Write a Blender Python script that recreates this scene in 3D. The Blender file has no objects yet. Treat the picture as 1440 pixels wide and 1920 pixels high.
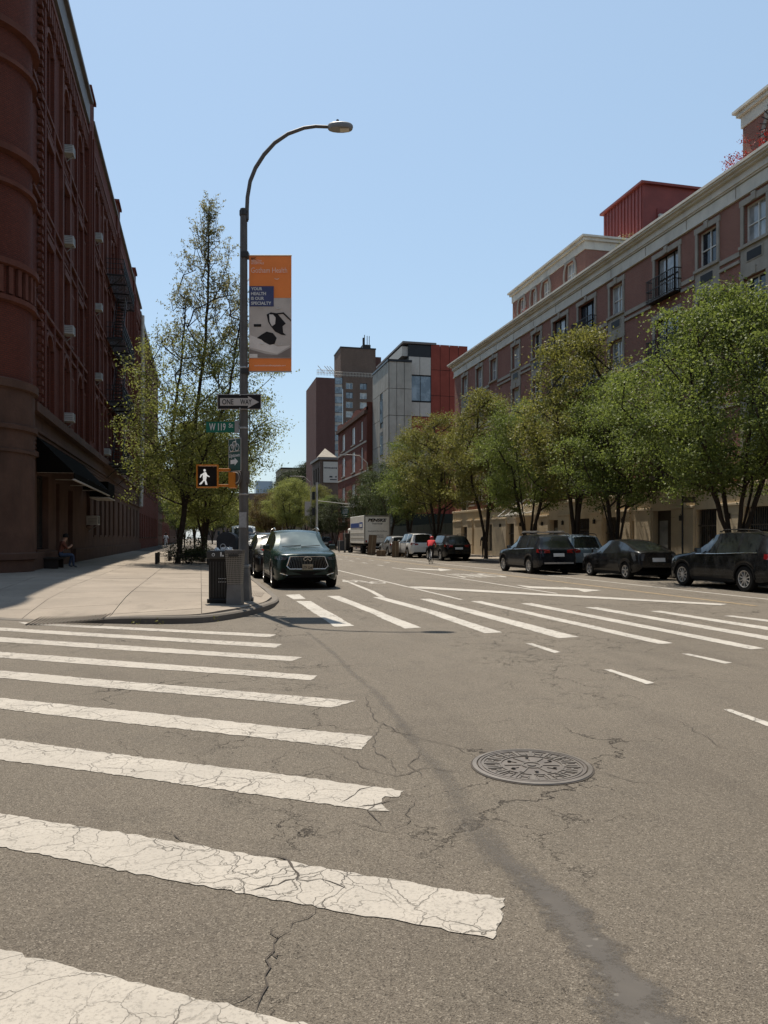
import bpy, bmesh, math, random
import numpy as np
from mathutils import Vector, Matrix
from mathutils.bvhtree import BVHTree
R = math.radians
C = bpy.context.scene.collection
scene = bpy.context.scene
random.seed(7)

# ------------------------------------------------------------ camera, sky, sun, exposure
CAM_H = 1.55
YAW = math.atan(344 / 1442)
cam = bpy.data.cameras.new('camera'); cam_o = bpy.data.objects.new('camera', cam); C.objects.link(cam_o)
cam_o.location = (0, 0, CAM_H); cam_o.rotation_euler = (R(90), 0, -YAW)
cam.sensor_fit = 'VERTICAL'; cam.sensor_height = 36; cam.lens = 36 * 1442 / 1920
cam.shift_y = 48 / 1920; cam.clip_start = 0.05; cam.clip_end = 3000
scene.camera = cam_o

SUN_EL, SUN_AZ = 65.5, -9.0      # azimuth measured clockwise from +Y
w = bpy.data.worlds.new('World'); scene.world = w; w.use_nodes = True
nt = w.node_tree; nt.nodes.clear()
sky = nt.nodes.new('ShaderNodeTexSky'); sky.sky_type = 'NISHITA'; sky.sun_disc = False
sky.sun_elevation = R(SUN_EL); sky.sun_rotation = R(SUN_AZ)
sky.altitude = 0; sky.air_density = 1.3; sky.dust_density = 0.6; sky.ozone_density = 2.0
bg = nt.nodes.new('ShaderNodeBackground'); bg.inputs['Strength'].default_value = 0.1
wo = nt.nodes.new('ShaderNodeOutputWorld')
flat = nt.nodes.new('ShaderNodeMix'); flat.data_type = 'RGBA'; flat.inputs[0].default_value = 0.62      # bright haze evens the clear noon sky out
flat.inputs[7].default_value = (2.50, 3.45, 4.45, 1)
nt.links.new(sky.outputs[0], flat.inputs[6]); nt.links.new(flat.outputs[2], bg.inputs[0]); nt.links.new(bg.outputs[0], wo.inputs[0])
sun = bpy.data.lights.new('sun', 'SUN'); sun.energy = 4.6; sun.angle = R(0.53); sun.color = (1.0, 0.92, 0.80)
sun_o = bpy.data.objects.new('sun', sun); C.objects.link(sun_o)
sd = Vector((math.sin(R(SUN_AZ)) * math.cos(R(SUN_EL)), math.cos(R(SUN_AZ)) * math.cos(R(SUN_EL)), math.sin(R(SUN_EL))))
sun_o.rotation_euler = sd.to_track_quat('Z', 'Y').to_euler()
vs = scene.view_settings; vs.view_transform = 'Standard'; vs.look = 'None'; vs.exposure = 0.75; vs.gamma = 1.0; vs.use_curve_mapping = False
scene.cycles.max_bounces = 6; scene.cycles.transparent_max_bounces = 12

# ------------------------------------------------------------ helpers
SY, CY = math.sin(YAW), math.cos(YAW)
def G(px, py, z=0.0):
    d = (CAM_H - z) * 1442 / (py - 1008); l = (px - 720) / 1442 * d
    return Vector((d * SY + l * CY, d * CY - l * SY, z))
def D(px, py, d):                 # survey helper: the point of the street seen at px,py at depth d
    l = (px - 720) / 1442 * d
    return Vector((d * SY + l * CY, d * CY - l * SY, CAM_H + (1008 - py) / 1442 * d))

def wm(o):
    m = o.matrix_basis.copy()
    while o.parent:
        m = o.matrix_parent_inverse @ m
        o = o.parent
        m = o.matrix_basis @ m
    return m
def link(o, parent=None):
    C.objects.link(o)
    if parent is not None:
        o.parent = parent; o.matrix_parent_inverse = wm(parent).inverted()
    return o
def tag(o, label=None, cat=None, group=None, kind=None):
    if label: o['label'] = label
    if cat: o['category'] = cat
    if group: o['group'] = group
    if kind: o['kind'] = kind
    return o
def thing(name, label, cat, loc=(0, 0, 0), rz=0, group=None):
    o = bpy.data.objects.new(name, None); o.empty_display_size = 0.3; C.objects.link(o)
    o.location = loc; o.rotation_euler = (0, 0, rz)
    return tag(o, label, cat, group)

class MB:
    def __init__(s): s.v = []; s.f = []; s.m = []; s.cur = 0
    def face(s, pts):
        n = len(s.v); s.v += [tuple(p) for p in pts]; s.f.append(tuple(range(n, n + len(pts)))); s.m.append(s.cur); return s
    def faces(s, vs_, fs):
        n = len(s.v); s.v += [tuple(p) for p in vs_]
        for f in fs: s.f.append(tuple(i + n for i in f)); s.m.append(s.cur)
        return s
    def box(s, x0, y0, z0, x1, y1, z1):
        v = [(x0, y0, z0), (x1, y0, z0), (x1, y1, z0), (x0, y1, z0), (x0, y0, z1), (x1, y0, z1), (x1, y1, z1), (x0, y1, z1)]
        return s.faces(v, [(0, 3, 2, 1), (4, 5, 6, 7), (0, 1, 5, 4), (1, 2, 6, 5), (2, 3, 7, 6), (3, 0, 4, 7)])
    def obox(s, c, size, M=None):      # box centred, oriented
        hx, hy, hz = size[0] / 2, size[1] / 2, size[2] / 2; c = Vector(c)
        v = [Vector(p) for p in [(-hx, -hy, -hz), (hx, -hy, -hz), (hx, hy, -hz), (-hx, hy, -hz), (-hx, -hy, hz), (hx, -hy, hz), (hx, hy, hz), (-hx, hy, hz)]]
        if M is not None: v = [M @ p for p in v]
        return s.faces([p + c for p in v], [(0, 3, 2, 1), (4, 5, 6, 7), (0, 1, 5, 4), (1, 2, 6, 5), (2, 3, 7, 6), (3, 0, 4, 7)])
    def prism(s, poly, z0, z1):        # poly ccw list of xy
        n = len(poly)
        v = [(p[0], p[1], z0) for p in poly] + [(p[0], p[1], z1) for p in poly]
        return s.faces(v, [tuple(reversed(range(n))), tuple(range(n, 2 * n))] + [(i, (i + 1) % n, n + (i + 1) % n, n + i) for i in range(n)])
    def ext(s, poly, vec):             # poly 3d planar, extruded along vec
        n = len(poly); vec = Vector(vec)
        v = [Vector(p) for p in poly] + [Vector(p) + vec for p in poly]
        return s.faces(v, [tuple(reversed(range(n))), tuple(range(n, 2 * n))] + [(i, (i + 1) % n, n + (i + 1) % n, n + i) for i in range(n)])
    def tube(s, pts, rad, seg=8, caps=True):
        pts = [Vector(p) for p in pts]
        if not hasattr(rad, '__len__'): rad = [rad] * len(pts)
        n0 = len(s.v); up = None
        for i, p in enumerate(pts):
            a = pts[max(i - 1, 0)]; b = pts[min(i + 1, len(pts) - 1)]
            t = (b - a).normalized()
            if up is None:
                up = Vector((0, 0, 1)) if abs(t.z) < .9 else Vector((1, 0, 0))
            x = t.cross(up).normalized(); y = x.cross(t).normalized(); up = y
            for k in range(seg):
                an = 2 * math.pi * k / seg
                s.v.append(tuple(p + (x * math.cos(an) + y * math.sin(an)) * rad[i]))
        for i in range(len(pts) - 1):
            for k in range(seg):
                a = n0 + i * seg + k; b = n0 + i * seg + (k + 1) % seg
                s.f.append((a, b, b + seg, a + seg)); s.m.append(s.cur)
        if caps:
            s.f.append(tuple(n0 + k for k in reversed(range(seg)))); s.m.append(s.cur)
            s.f.append(tuple(n0 + (len(pts) - 1) * seg + k for k in range(seg))); s.m.append(s.cur)
        return s
    def lathe(s, prof, c=(0, 0, 0), seg=16, M=None):  # prof list of (r,z)
        c = Vector(c); n0 = len(s.v)
        for r, z in prof:
            for k in range(seg):
                a = 2 * math.pi * k / seg; p = Vector((r * math.cos(a), r * math.sin(a), z))
                if M is not None: p = M @ p
                s.v.append(tuple(p + c))
        for i in range(len(prof) - 1):
            for k in range(seg):
                a = n0 + i * seg + k; b = n0 + i * seg + (k + 1) % seg
                s.f.append((a, b, b + seg, a + seg)); s.m.append(s.cur)
        return s
    def mesh(s, name, mats, smooth=None):
        me = bpy.data.meshes.new(name); me.from_pydata(s.v, [], s.f)
        if not isinstance(mats, (list, tuple)): mats = [mats]
        for m in mats: me.materials.append(m)
        if len(mats) > 1: me.polygons.foreach_set('material_index', s.m)
        if smooth is not None:
            me.polygons.foreach_set('use_smooth', [True] * len(me.polygons))
            me.set_sharp_from_angle(angle=R(smooth))
        me.update(); return me
    def build(s, name, mats, parent=None, smooth=None, bevel=0):
        o = bpy.data.objects.new(name, s.mesh(name, mats, smooth))
        if bevel:
            b = o.modifiers.new('bevel', 'BEVEL'); b.width = bevel; b.segments = 2; b.limit_method = 'ANGLE'
        return link(o, parent)

def copy_tree(o, parent=None):
    c = o.copy(); C.objects.link(c)
    if parent is not None: c.parent = parent; c.matrix_parent_inverse = o.matrix_parent_inverse.copy()
    for ch in list(o.children): copy_tree(ch, c)
    return c
def inst(name, me, loc, rz=0, parent=None, scale=1):
    o = bpy.data.objects.new(name, me); o.location = loc; o.rotation_euler = (0, 0, rz)
    if scale != 1: o.scale = (scale,) * 3
    return link(o, parent)

_fc = {}
def text_mesh(body, mat, width=None, height=None, bold=0.0, ext=0.002, shear=0, spacing=1.0):
    cu = bpy.data.curves.new('text', 'FONT'); cu.body = body; cu.size = 1; cu.align_x = 'LEFT'; cu.shear = shear
    cu.offset = bold; cu.resolution_u = 3; cu.space_character = spacing
    o = bpy.data.objects.new('text', cu); C.objects.link(o)
    bpy.context.view_layer.update()
    me = bpy.data.meshes.new_from_object(o.evaluated_get(bpy.context.evaluated_depsgraph_get()))
    bpy.data.objects.remove(o)
    n = len(me.vertices); co = np.empty(n * 3); me.vertices.foreach_get('co', co); co = co.reshape(-1, 3)
    mn, mx = co.min(0), co.max(0); sz = mx - mn
    sx = width / sz[0] if width else None; sy = height / sz[1] if height else None
    if sx is None: sx = sy
    if sy is None: sy = sx
    co[:, 0] = (co[:, 0] - mn[0]) * sx; co[:, 1] = (co[:, 1] - mn[1]) * sy; co[:, 2] = 0
    me.vertices.foreach_set('co', co.ravel()); me.materials.clear(); me.materials.append(mat); me.update()
    return me
def text(body, mat, origin, ux, uy, width=None, height=None, parent=None, bold=0.0, name='lettering', **k):
    """flat lettering: lower-left corner at origin, ux right, uy up"""
    me = text_mesh(body, mat, width, height, bold, **k)
    ux = Vector(ux).normalized(); uy = Vector(uy).normalized(); uz = ux.cross(uy)
    o = bpy.data.objects.new(name, me)
    M = Matrix((ux, uy, uz)).transposed().to_4x4(); M.translation = Vector(origin)
    o.matrix_basis = M
    return link(o, parent)

# ------------------------------------------------------------ materials
def newmat(name):
    m = bpy.data.materials.new(name); m.use_nodes = True; t = m.node_tree
    return m, t, t.nodes['Principled BSDF'], t.nodes['Material Output']
def N(t, typ, **k):
    n = t.nodes.new(typ)
    for a, b in k.items():
        if a.startswith('i_'): n.inputs[a[2:].replace('_', ' ')].default_value = b
        else: setattr(n, a, b)
    return n
def ramp(t, fac, stops):
    r = t.nodes.new('ShaderNodeValToRGB'); e = r.color_ramp.elements
    while len(e) < len(stops): e.new(0.5)
    for i, (p, c) in enumerate(stops):
        e[i].position = p; e[i].color = (c, c, c, 1) if not hasattr(c, '__len__') else (*c[:3], 1)
    t.links.new(fac, r.inputs[0]); return r
def mixc(t, a, b, f, blend='MIX'):
    m = t.nodes.new('ShaderNodeMix'); m.data_type = 'RGBA'; m.blend_type = blend
    for s_, v in ((6, a), (7, b), (0, f)):
        if hasattr(v, 'links'): t.links.new(v, m.inputs[s_])
        elif hasattr(v, '__len__'): m.inputs[s_].default_value = (*v[:3], 1)
        else: m.inputs[s_].default_value = v
    return m.outputs[2]
def pos(t, scale=(1, 1, 1), obj=False):
    g = t.nodes.new('ShaderNodeTexCoord' if obj else 'ShaderNodeNewGeometry')
    mp = t.nodes.new('ShaderNodeMapping'); mp.inputs['Scale'].default_value = scale
    t.links.new(g.outputs['Object' if obj else 'Position'], mp.inputs[0]); return mp.outputs[0]
def noise(t, v, sc, det=4, rough=.55, dist=0):
    n = N(t, 'ShaderNodeTexNoise'); n.inputs['Scale'].default_value = sc; n.inputs['Detail'].default_value = det
    n.inputs['Roughness'].default_value = rough; n.inputs['Distortion'].default_value = dist
    t.links.new(v, n.inputs['Vector']); return n.outputs['Fac']
def bump(t, p, h, dist, strength=1.0, prev=None):
    b = t.nodes.new('ShaderNodeBump'); b.inputs['Distance'].default_value = dist; b.inputs['Strength'].default_value = strength
    t.links.new(h, b.inputs['Height'])
    if prev is not None: t.links.new(prev, b.inputs['Normal'])
    t.links.new(b.outputs[0], p.inputs['Normal']); return b.outputs[0]

def M(name, col, rough=.6, metal=0, var=.15, vs=3.0, fine=40, bmp=0.0, coat=0, spec=None, obj=True, dirt=0.0):
    m, t, p, o = newmat(name)
    v = pos(t, obj=obj)
    n1 = noise(t, v, vs, 5); n2 = noise(t, v, fine, 3)
    c = mixc(t, [x * (1 - var) for x in col], [min(1, x * (1 + var)) for x in col], ramp(t, n1, [(.3, 0), (.7, 1)]).outputs[0])
    c = mixc(t, c, [x * (1 - var * .8) for x in col], ramp(t, n2, [(.45, 0), (.75, .6)]).outputs[0])
    if dirt: c = mixc(t, c, (.03, .025, .02), ramp(t, noise(t, pos(t, (1, 1, .25)), 1.6, 6, .65), [(.5, 0), (.75, dirt)]).outputs[0])
    t.links.new(c, p.inputs['Base Color'])
    p.inputs['Roughness'].default_value = rough; p.inputs['Metallic'].default_value = metal
    p.inputs['Coat Weight'].default_value = coat; p.inputs['Coat Roughness'].default_value = .03
    p.inputs['Specular IOR Level'].default_value = spec if spec is not None else (.12 if rough > .65 else .25)
    if bmp: bump(t, p, n2, bmp)
    return m

def brick(name, c1, c2, mortar, bw=.21, bh=.07, ms=.012, rough=.85, dirt=.25, stain=None):
    m, t, p, o = newmat(name)
    g = N(t, 'ShaderNodeNewGeometry'); sx = N(t, 'ShaderNodeSeparateXYZ'); t.links.new(g.outputs['Position'], sx.inputs[0])
    ad = N(t, 'ShaderNodeMath', operation='ADD'); t.links.new(sx.outputs[0], ad.inputs[0]); t.links.new(sx.outputs[1], ad.inputs[1])
    cb = N(t, 'ShaderNodeCombineXYZ'); t.links.new(ad.outputs[0], cb.inputs[0]); t.links.new(sx.outputs[2], cb.inputs[1])
    b = N(t, 'ShaderNodeTexBrick'); t.links.new(cb.outputs[0], b.inputs['Vector'])
    b.inputs['Color1'].default_value = (*c1, 1); b.inputs['Color2'].default_value = (*c2, 1); b.inputs['Mortar'].default_value = (*mortar, 1)
    b.inputs['Scale'].default_value = 1; b.inputs['Mortar Size'].default_value = ms; b.inputs['Brick Width'].default_value = bw; b.inputs['Row Height'].default_value = bh
    b.inputs['Mortar Smooth'].default_value = .2
    n = noise(t, pos(t, (1, 1, .35)), .7, 6, .6)
    c = mixc(t, b.outputs['Color'], [x * .45 for x in c1], ramp(t, n, [(.42, 0), (.75, dirt * 2)]).outputs[0])
    n2 = noise(t, pos(t), 9, 4)
    c = mixc(t, c, [min(1, x * 1.35) for x in c2], ramp(t, n2, [(.5, 0), (.8, .4)]).outputs[0])
    t.links.new(c, p.inputs['Base Color']); p.inputs['Roughness'].default_value = rough; p.inputs['Specular IOR Level'].default_value = .1
    inv = N(t, 'ShaderNodeMath', operation='SUBTRACT'); inv.inputs[0].default_value = 1; t.links.new(b.outputs['Fac'], inv.inputs[1])
    bump(t, p, inv.outputs[0], .008)
    return m

def glassy(name, col=(.015, .02, .025), rough=.06, spec=1.0, var=None, wob=True):
    m, t, p, o = newmat(name)
    n = noise(t, pos(t), .9, 3)
    c = mixc(t, col, var or [x * 2.2 for x in col], ramp(t, n, [(.4, 0), (.65, 1)]).outputs[0])
    t.links.new(c, p.inputs['Base Color']); p.inputs['Roughness'].default_value = rough
    p.inputs['Specular IOR Level'].default_value = spec
    if wob: bump(t, p, noise(t, pos(t), 1.3, 1), .02, .25)
    return m

def emis(name, col, st):
    m, t, p, o = newmat(name); p.inputs['Base Color'].default_value = (*[x * .5 for x in col], 1)
    p.inputs['Emission Color'].default_value = (*col, 1); p.inputs['Emission Strength'].default_value = st
    n = noise(t, pos(t, obj=True), 120, 2)
    t.links.new(mixc(t, col, [x * .6 for x in col], ramp(t, n, [(.4, 0), (.6, 1)]).outputs[0]), p.inputs['Emission Color']); return m

# ---- asphalt
def asphalt():
    m, t, p, o = newmat('asphalt')
    v = pos(t)
    big = noise(t, v, .35, 5, .6); med = noise(t, v, 3.0, 5, .6)
    vor = N(t, 'ShaderNodeTexVoronoi'); vor.inputs['Scale'].default_value = 160; t.links.new(v, vor.inputs['Vector'])
    vor2 = N(t, 'ShaderNodeTexVoronoi'); vor2.inputs['Scale'].default_value = 75; t.links.new(v, vor2.inputs['Vector'])
    fine = noise(t, v, 170, 3, .7)
    base = mixc(t, (.114, .096, .075), (.146, .124, .097), ramp(t, big, [(.3, 0), (.7, 1)]).outputs[0])
    base = mixc(t, base, (.094, .081, .065), ramp(t, med, [(.5, 0), (.8, .7)]).outputs[0])
    s1 = N(t, 'ShaderNodeSeparateColor'); t.links.new(vor.outputs['Color'], s1.inputs[0])
    base = mixc(t, base, (.27, .235, .19), ramp(t, s1.outputs[0], [(.76, 0), (.95, .55)]).outputs[0])
    base = mixc(t, base, (.048, .039, .030), ramp(t, s1.outputs[1], [(.70, 0), (.88, .6)]).outputs[0])
    s2 = N(t, 'ShaderNodeSeparateColor'); t.links.new(vor2.outputs['Color'], s2.inputs[0])
    dot = N(t, 'ShaderNodeMath', operation='MULTIPLY'); t.links.new(ramp(t, s2.outputs[0], [(.90, 0), (.96, .9)]).outputs[0], dot.inputs[0]); t.links.new(ramp(t, vor2.outputs['Distance'], [(.22, 1), (.36, 0)]).outputs[0], dot.inputs[1])
    base = mixc(t, base, (.26, .225, .18), dot.outputs[0])
    dk = N(t, 'ShaderNodeMath', operation='MULTIPLY'); t.links.new(ramp(t, s2.outputs[1], [(.86, 0), (.92, .7)]).outputs[0], dk.inputs[0]); t.links.new(ramp(t, vor2.outputs['Distance'], [(.25, 1), (.42, 0)]).outputs[0], dk.inputs[1])
    base = mixc(t, base, (.03, .025, .02), dk.outputs[0])
    stain = noise(t, pos(t, (1, .25, 1)), 1.1, 4, .6); base = mixc(t, base, (.07, .058, .046), ramp(t, stain, [(.52, 0), (.8, .55)]).outputs[0])
    spots = noise(t, v, 5.5, 2, .5); base = mixc(t, base, (.04, .034, .028), ramp(t, spots, [(.73, 0), (.78, .6)]).outputs[0])
    wvn = noise(t, v, 38, 4, .75); base = mixc(t, base, (.20, .172, .138), ramp(t, wvn, [(.56, 0), (.72, .6)]).outputs[0]); base = mixc(t, base, (.055, .045, .036), ramp(t, wvn, [(.30, .6), (.44, 0)]).outputs[0])
    base = mixc(t, base, (.05, .042, .034), ramp(t, fine, [(.55, 0), (.78, .6)]).outputs[0])
    crack = cracks(t, v)
    base = mixc(t, base, (.035, .028, .022), crack)
    # oil drip band along the lane centres, worn tyre tracks
    t.links.new(base, p.inputs['Base Color']); p.inputs['Roughness'].default_value = .82; p.inputs['Specular IOR Level'].default_value = .2
    b = bump(t, p, fine, .006, .9); b2 = bump(t, p, vor.outputs['Distance'], .006, .8, b)
    inv = N(t, 'ShaderNodeMath', operation='SUBTRACT'); inv.inputs[0].default_value = 1; t.links.new(crack, inv.inputs[1])
    bump(t, p, inv.outputs[0], .012, 1, b2)
    return m
def cracks(t, v):
    """wandering cracks, only where a slow noise allows them; returns 0..1"""
    dn = N(t, 'ShaderNodeTexNoise'); dn.inputs['Scale'].default_value = 2.2; dn.inputs['Detail'].default_value = 6; dn.inputs['Roughness'].default_value = .65
    t.links.new(v, dn.inputs['Vector'])
    va = N(t, 'ShaderNodeVectorMath', operation='MULTIPLY_ADD'); va.inputs[1].default_value = (.9, .9, 0); t.links.new(dn.outputs['Color'], va.inputs[0]); t.links.new(v, va.inputs[2])
    out = None
    for sc, wd, lo, hi, msc in ((.55, .0035, .50, .56, .22), (1.6, .006, .53, .60, .30), (4.5, .013, .58, .64, .35)):
        vo = N(t, 'ShaderNodeTexVoronoi', feature='DISTANCE_TO_EDGE'); vo.inputs['Scale'].default_value = sc
        t.links.new(va.outputs[0], vo.inputs['Vector'])
        line = ramp(t, vo.outputs['Distance'], [(0, 1), (wd, 0)]).outputs[0]
        mk = ramp(t, noise(t, v, msc, 3), [(lo, 0), (hi, 1)]).outputs[0]
        mm = N(t, 'ShaderNodeMath', operation='MULTIPLY'); t.links.new(line, mm.inputs[0]); t.links.new(mk, mm.inputs[1])
        if out is None: out = mm.outputs[0]
        else:
            mx = N(t, 'ShaderNodeMath', operation='MAXIMUM'); t.links.new(out, mx.inputs[0]); t.links.new(mm.outputs[0], mx.inputs[1]); out = mx.outputs[0]
    return out
def paint_mat(name, col, wear=.5, crk=True):
    m, t, p, o = newmat(name)
    v = pos(t)
    n = noise(t, v, 60, 4, .7); n1 = noise(t, v, 2.2, 5, .6); n2 = noise(t, v, 14, 4, .7)
    c = mixc(t, [x * .86 for x in col], col, ramp(t, n1, [(.35, 0), (.65, 1)]).outputs[0])
    c = mixc(t, c, [x * .5 for x in col], ramp(t, n, [(.50, 0), (.70, .8)]).outputs[0])
    c = mixc(t, c, [x * .72 for x in col], ramp(t, noise(t, pos(t, (1, 1, 1)), .9, 5, .7), [(.45, 0), (.75, .8)]).outputs[0])
    flk = noise(t, v, 26, 6, .8); c = mixc(t, c, (.10, .088, .07), ramp(t, flk, [(.585, 0), (.62, wear + .2)]).outputs[0])
    # thermoplastic crackle
    dn = N(t, 'ShaderNodeTexNoise'); dn.inputs['Scale'].default_value = 5; dn.inputs['Detail'].default_value = 5; t.links.new(v, dn.inputs['Vector'])
    va = N(t, 'ShaderNodeVectorMath', operation='MULTIPLY_ADD'); va.inputs[1].default_value = (.35, .35, 0); t.links.new(dn.outputs['Color'], va.inputs[0]); t.links.new(v, va.inputs[2])
    acc = None
    for sc, wd, lo, hi in ((2.3, .010, .42, .55), (6.5, .020, .52, .66)):
        vo = N(t, 'ShaderNodeTexVoronoi', feature='DISTANCE_TO_EDGE'); vo.inputs['Scale'].default_value = sc; t.links.new(va.outputs[0], vo.inputs['Vector'])
        l = ramp(t, vo.outputs['Distance'], [(0, 1), (wd, 0)]).outputs[0]
        k = ramp(t, noise(t, v, .8, 3), [(lo - .12, .15), (hi - .06, 1)]).outputs[0]
        mm = N(t, 'ShaderNodeMath', operation='MULTIPLY'); t.links.new(l, mm.inputs[0]); t.links.new(k, mm.inputs[1])
        if acc is None: acc = mm.outputs[0]
        else:
            mx = N(t, 'ShaderNodeMath', operation='MAXIMUM'); t.links.new(acc, mx.inputs[0]); t.links.new(mm.outputs[0], mx.inputs[1]); acc = mx.outputs[0]
    c = mixc(t, c, (.10, .085, .068), acc)
    sp = ramp(t, n2, [(.62, 0), (.70, wear)]).outputs[0]
    c = mixc(t, c, (.09, .08, .065), sp)
    t.links.new(c, p.inputs['Base Color']); p.inputs['Roughness'].default_value = .75
    inv = N(t, 'ShaderNodeMath', operation='SUBTRACT'); inv.inputs[0].default_value = 1; t.links.new(acc, inv.inputs[1])
    b = bump(t, p, n, .004, .8); bump(t, p, inv.outputs[0], .006, 1, b)
    return m

ASPH = asphalt()
WHITE_P = paint_mat('white_road_paint', (.325, .292, .248))
WHITE_P2 = paint_mat('white_line_paint', (.37, .34, .295), .25)
YELLOW_P = paint_mat('yellow_road_paint', (.27, .185, .085), .6)
def concrete(name, col, sc=1.0):
    m, t, p, o = newmat(name); v = pos(t)
    n1 = noise(t, v, .6 * sc, 6, .65); n2 = noise(t, v, 8, 5, .7); n3 = noise(t, v, 90, 3, .7)
    c = mixc(t, [x * .78 for x in col], [x * 1.1 for x in col], ramp(t, n1, [(.3, 0), (.7, 1)]).outputs[0])
    c = mixc(t, c, [x * .7 for x in col], ramp(t, n2, [(.5, 0), (.8, .5)]).outputs[0])
    c = mixc(t, c, [x * .5 for x in col], ramp(t, n3, [(.55, 0), (.8, .5)]).outputs[0])
    vo = N(t, 'ShaderNodeTexVoronoi'); vo.inputs['Scale'].default_value = 2.3; t.links.new(v, vo.inputs['Vector'])
    c = mixc(t, c, (.05, .044, .038), ramp(t, vo.outputs['Distance'], [(.06, .8), (.085, 0)]).outputs[0])  # gum spots
    st_ = noise(t, pos(t, (1, .6, 1)), 1.4, 6, .7); c = mixc(t, c, [x * .6 for x in col], ramp(t, st_, [(.52, 0), (.72, .7)]).outputs[0])
    rnd = N(t, 'ShaderNodeObjectInfo')
    c = mixc(t, c, [x * .72 for x in col], ramp(t, rnd.outputs['Random'], [(0, 0), (1, .55)]).outputs[0])
    t.links.new(c, p.inputs['Base Color']); p.inputs['Roughness'].default_value = .9; p.inputs['Specular IOR Level'].default_value = .15
    bump(t, p, n3, .004, .6); return m
SIDEWALK = concrete('sidewalk_concrete', (.245, .208, .168))
JOINT = concrete('joint_concrete', (.085, .072, .06))
KERB = concrete('kerb_stone', (.15, .132, .112))
# ------------------------------------------------------------ ground
MB().face([(-700, -300, 0), (700, -300, 0), (700, 1300, 0), (-700, 1300, 0)]).build('road', ASPH)
road = bpy.data.objects['road']; tag(road, kind='structure')

def jagged(poly, jag, step=.05, zz=.004):
    out = []; n = len(poly)
    for i in range(n):
        a = Vector(poly[i]); b = Vector(poly[(i + 1) % n]); L = (b - a).length
        k = max(1, min(160, int(L / step)))
        nrm = Vector((-(b - a).y, (b - a).x, 0)).normalized() if L > 0 else Vector((0, 0, 0))
        ph = random.random() * 9
        for j in range(k):
            t = j / k; e = (random.random() - .5) * jag + math.sin(ph + t * L * 2.3) * jag * .35
            if j == 0: e *= .3
            p = a.lerp(b, t) + nrm * e; out.append((p.x, p.y, zz))
    return out
def marking(name, px, mat=WHITE_P, jag=.022, z=.004, step=.05):
    pts = [G(x, y) for x, y in px]
    me = MB().face(jagged(pts, jag, step, z)).mesh(name, mat)
    bm = bmesh.new(); bm.from_mesh(me); bmesh.ops.triangulate(bm, faces=bm.faces[:]); bm.to_mesh(me); bm.free()
    return link(bpy.data.objects.new(name, me), road)
def strip(name, x, y0, y1, wd=.11, mat=WHITE_P2, z=.004, jag=.012):
    pts = [(x - wd / 2, y0), (x + wd / 2, y0), (x + wd / 2, y1), (x - wd / 2, y1)]
    pts = [Vector((a, b, 0)) for a, b in pts]
    return MB().face(jagged(pts, jag, .12, z)).build(name, mat, road)

# side street zebra, near to far  (left edge prolonged along the same lines out of frame)
def ext_left(p, q, x=-420): return (x, p[1] + (p[1] - q[1]) / (p[0] - q[0]) * (x - p[0]))
side = [
    ((0, 1167 - 2.0), (519, 1190), (506, 1195), (0, 1168.5)),
    ((0, 1177), (528, 1208), (515, 1215), (0, 1183)),
    ((0, 1195), (566, 1233), (548, 1240), (0, 1204)),
    ((0, 1222.6), (595, 1267), (583, 1276), (0, 1234)),
    ((0, 1258), (669, 1315), (622, 1327), (0, 1272)),
    ((0, 1308.6), (698, 1381), (680, 1406), (0, 1330)),
    ((0, 1386), (756, 1484), (722, 1524), (0, 1425)),
    ((0, 1525), (947, 1685), (924, 1763), (0, 1590)),
    ((0, 1779), (640, 1942), (610, 2085), (0, 1925)),
]
for k, (a, b, c, d) in enumerate(side):
    if k == 0: marking('crosswalk_stripe', [(35, 1166.5), b, c, (47, 1171)])
    elif k == 6: marking('crosswalk_stripe', [ext_left(a, b), a, (600, 1463), (742, 1482), (757, 1484), (748, 1495), (722, 1494), (716, 1508), (731, 1522), (705, 1521), (640, 1512), d, ext_left(d, c)], step=.035)
    else: marking('crosswalk_stripe', [ext_left(a, b), b, c, ext_left(d, c)], step=.035)
# avenue zebra
for q in [
    [(555.5, 1127.3), (582, 1127.3), (664, 1173.8), (628, 1175.5)],
    [(612.8, 1117.6), (636, 1117.6), (789.6, 1177), (758.7, 1178.9), (690, 1147.5)],
    [(699, 1120), (719.6, 1120), (819, 1146.5), (941, 1186), (909, 1187.6), (793, 1146.5)],
    [(786.7, 1123.4), (805.4, 1122.8), (1086, 1194.6), (1048, 1197)],
    [(881.8, 1127.5), (900.5, 1127), (1262, 1206.3), (1236, 1208)],
    [(975, 1131.6), (996.7, 1131), (1434, 1216), (1408, 1218)],
    [(1096, 1139), (1119, 1138.6), (1580, 1217), (1545, 1219)],
    [(1218.5, 1146), (1239, 1145.6), (1705, 1216), (1670, 1219)],
    [(1357, 1155), (1373, 1154.4), (1800, 1206), (1790, 1214)]]:
    marking('crosswalk_stripe', q, WHITE_P2, .02, step=.1)
for q in [[(985, 1206.8), (998, 1206.6), (1052, 1223), (1040, 1224.8)], [(1132, 1256), (1146, 1255.5), (1227, 1281), (1212, 1283.4)],
          [(1277, 1226), (1291, 1226), (1373, 1243), (1359, 1244.8)], [(1357, 1331), (1370, 1330), (1470, 1365), (1452, 1367)],
          [(535, 1115.6), (562, 1114.5), (573, 1123), (551, 1124)]]:
    marking('lane_dash', q, WHITE_P2, .012)
marking('stop_line', [(766, 1100.2), (790, 1100.2), (1364, 1133), (1352, 1135.5), (775, 1103.3)], WHITE_P2, .02, z=.008, step=.1)
strip('bike_lane_line', 6.33, 18.2, 62); 
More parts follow.
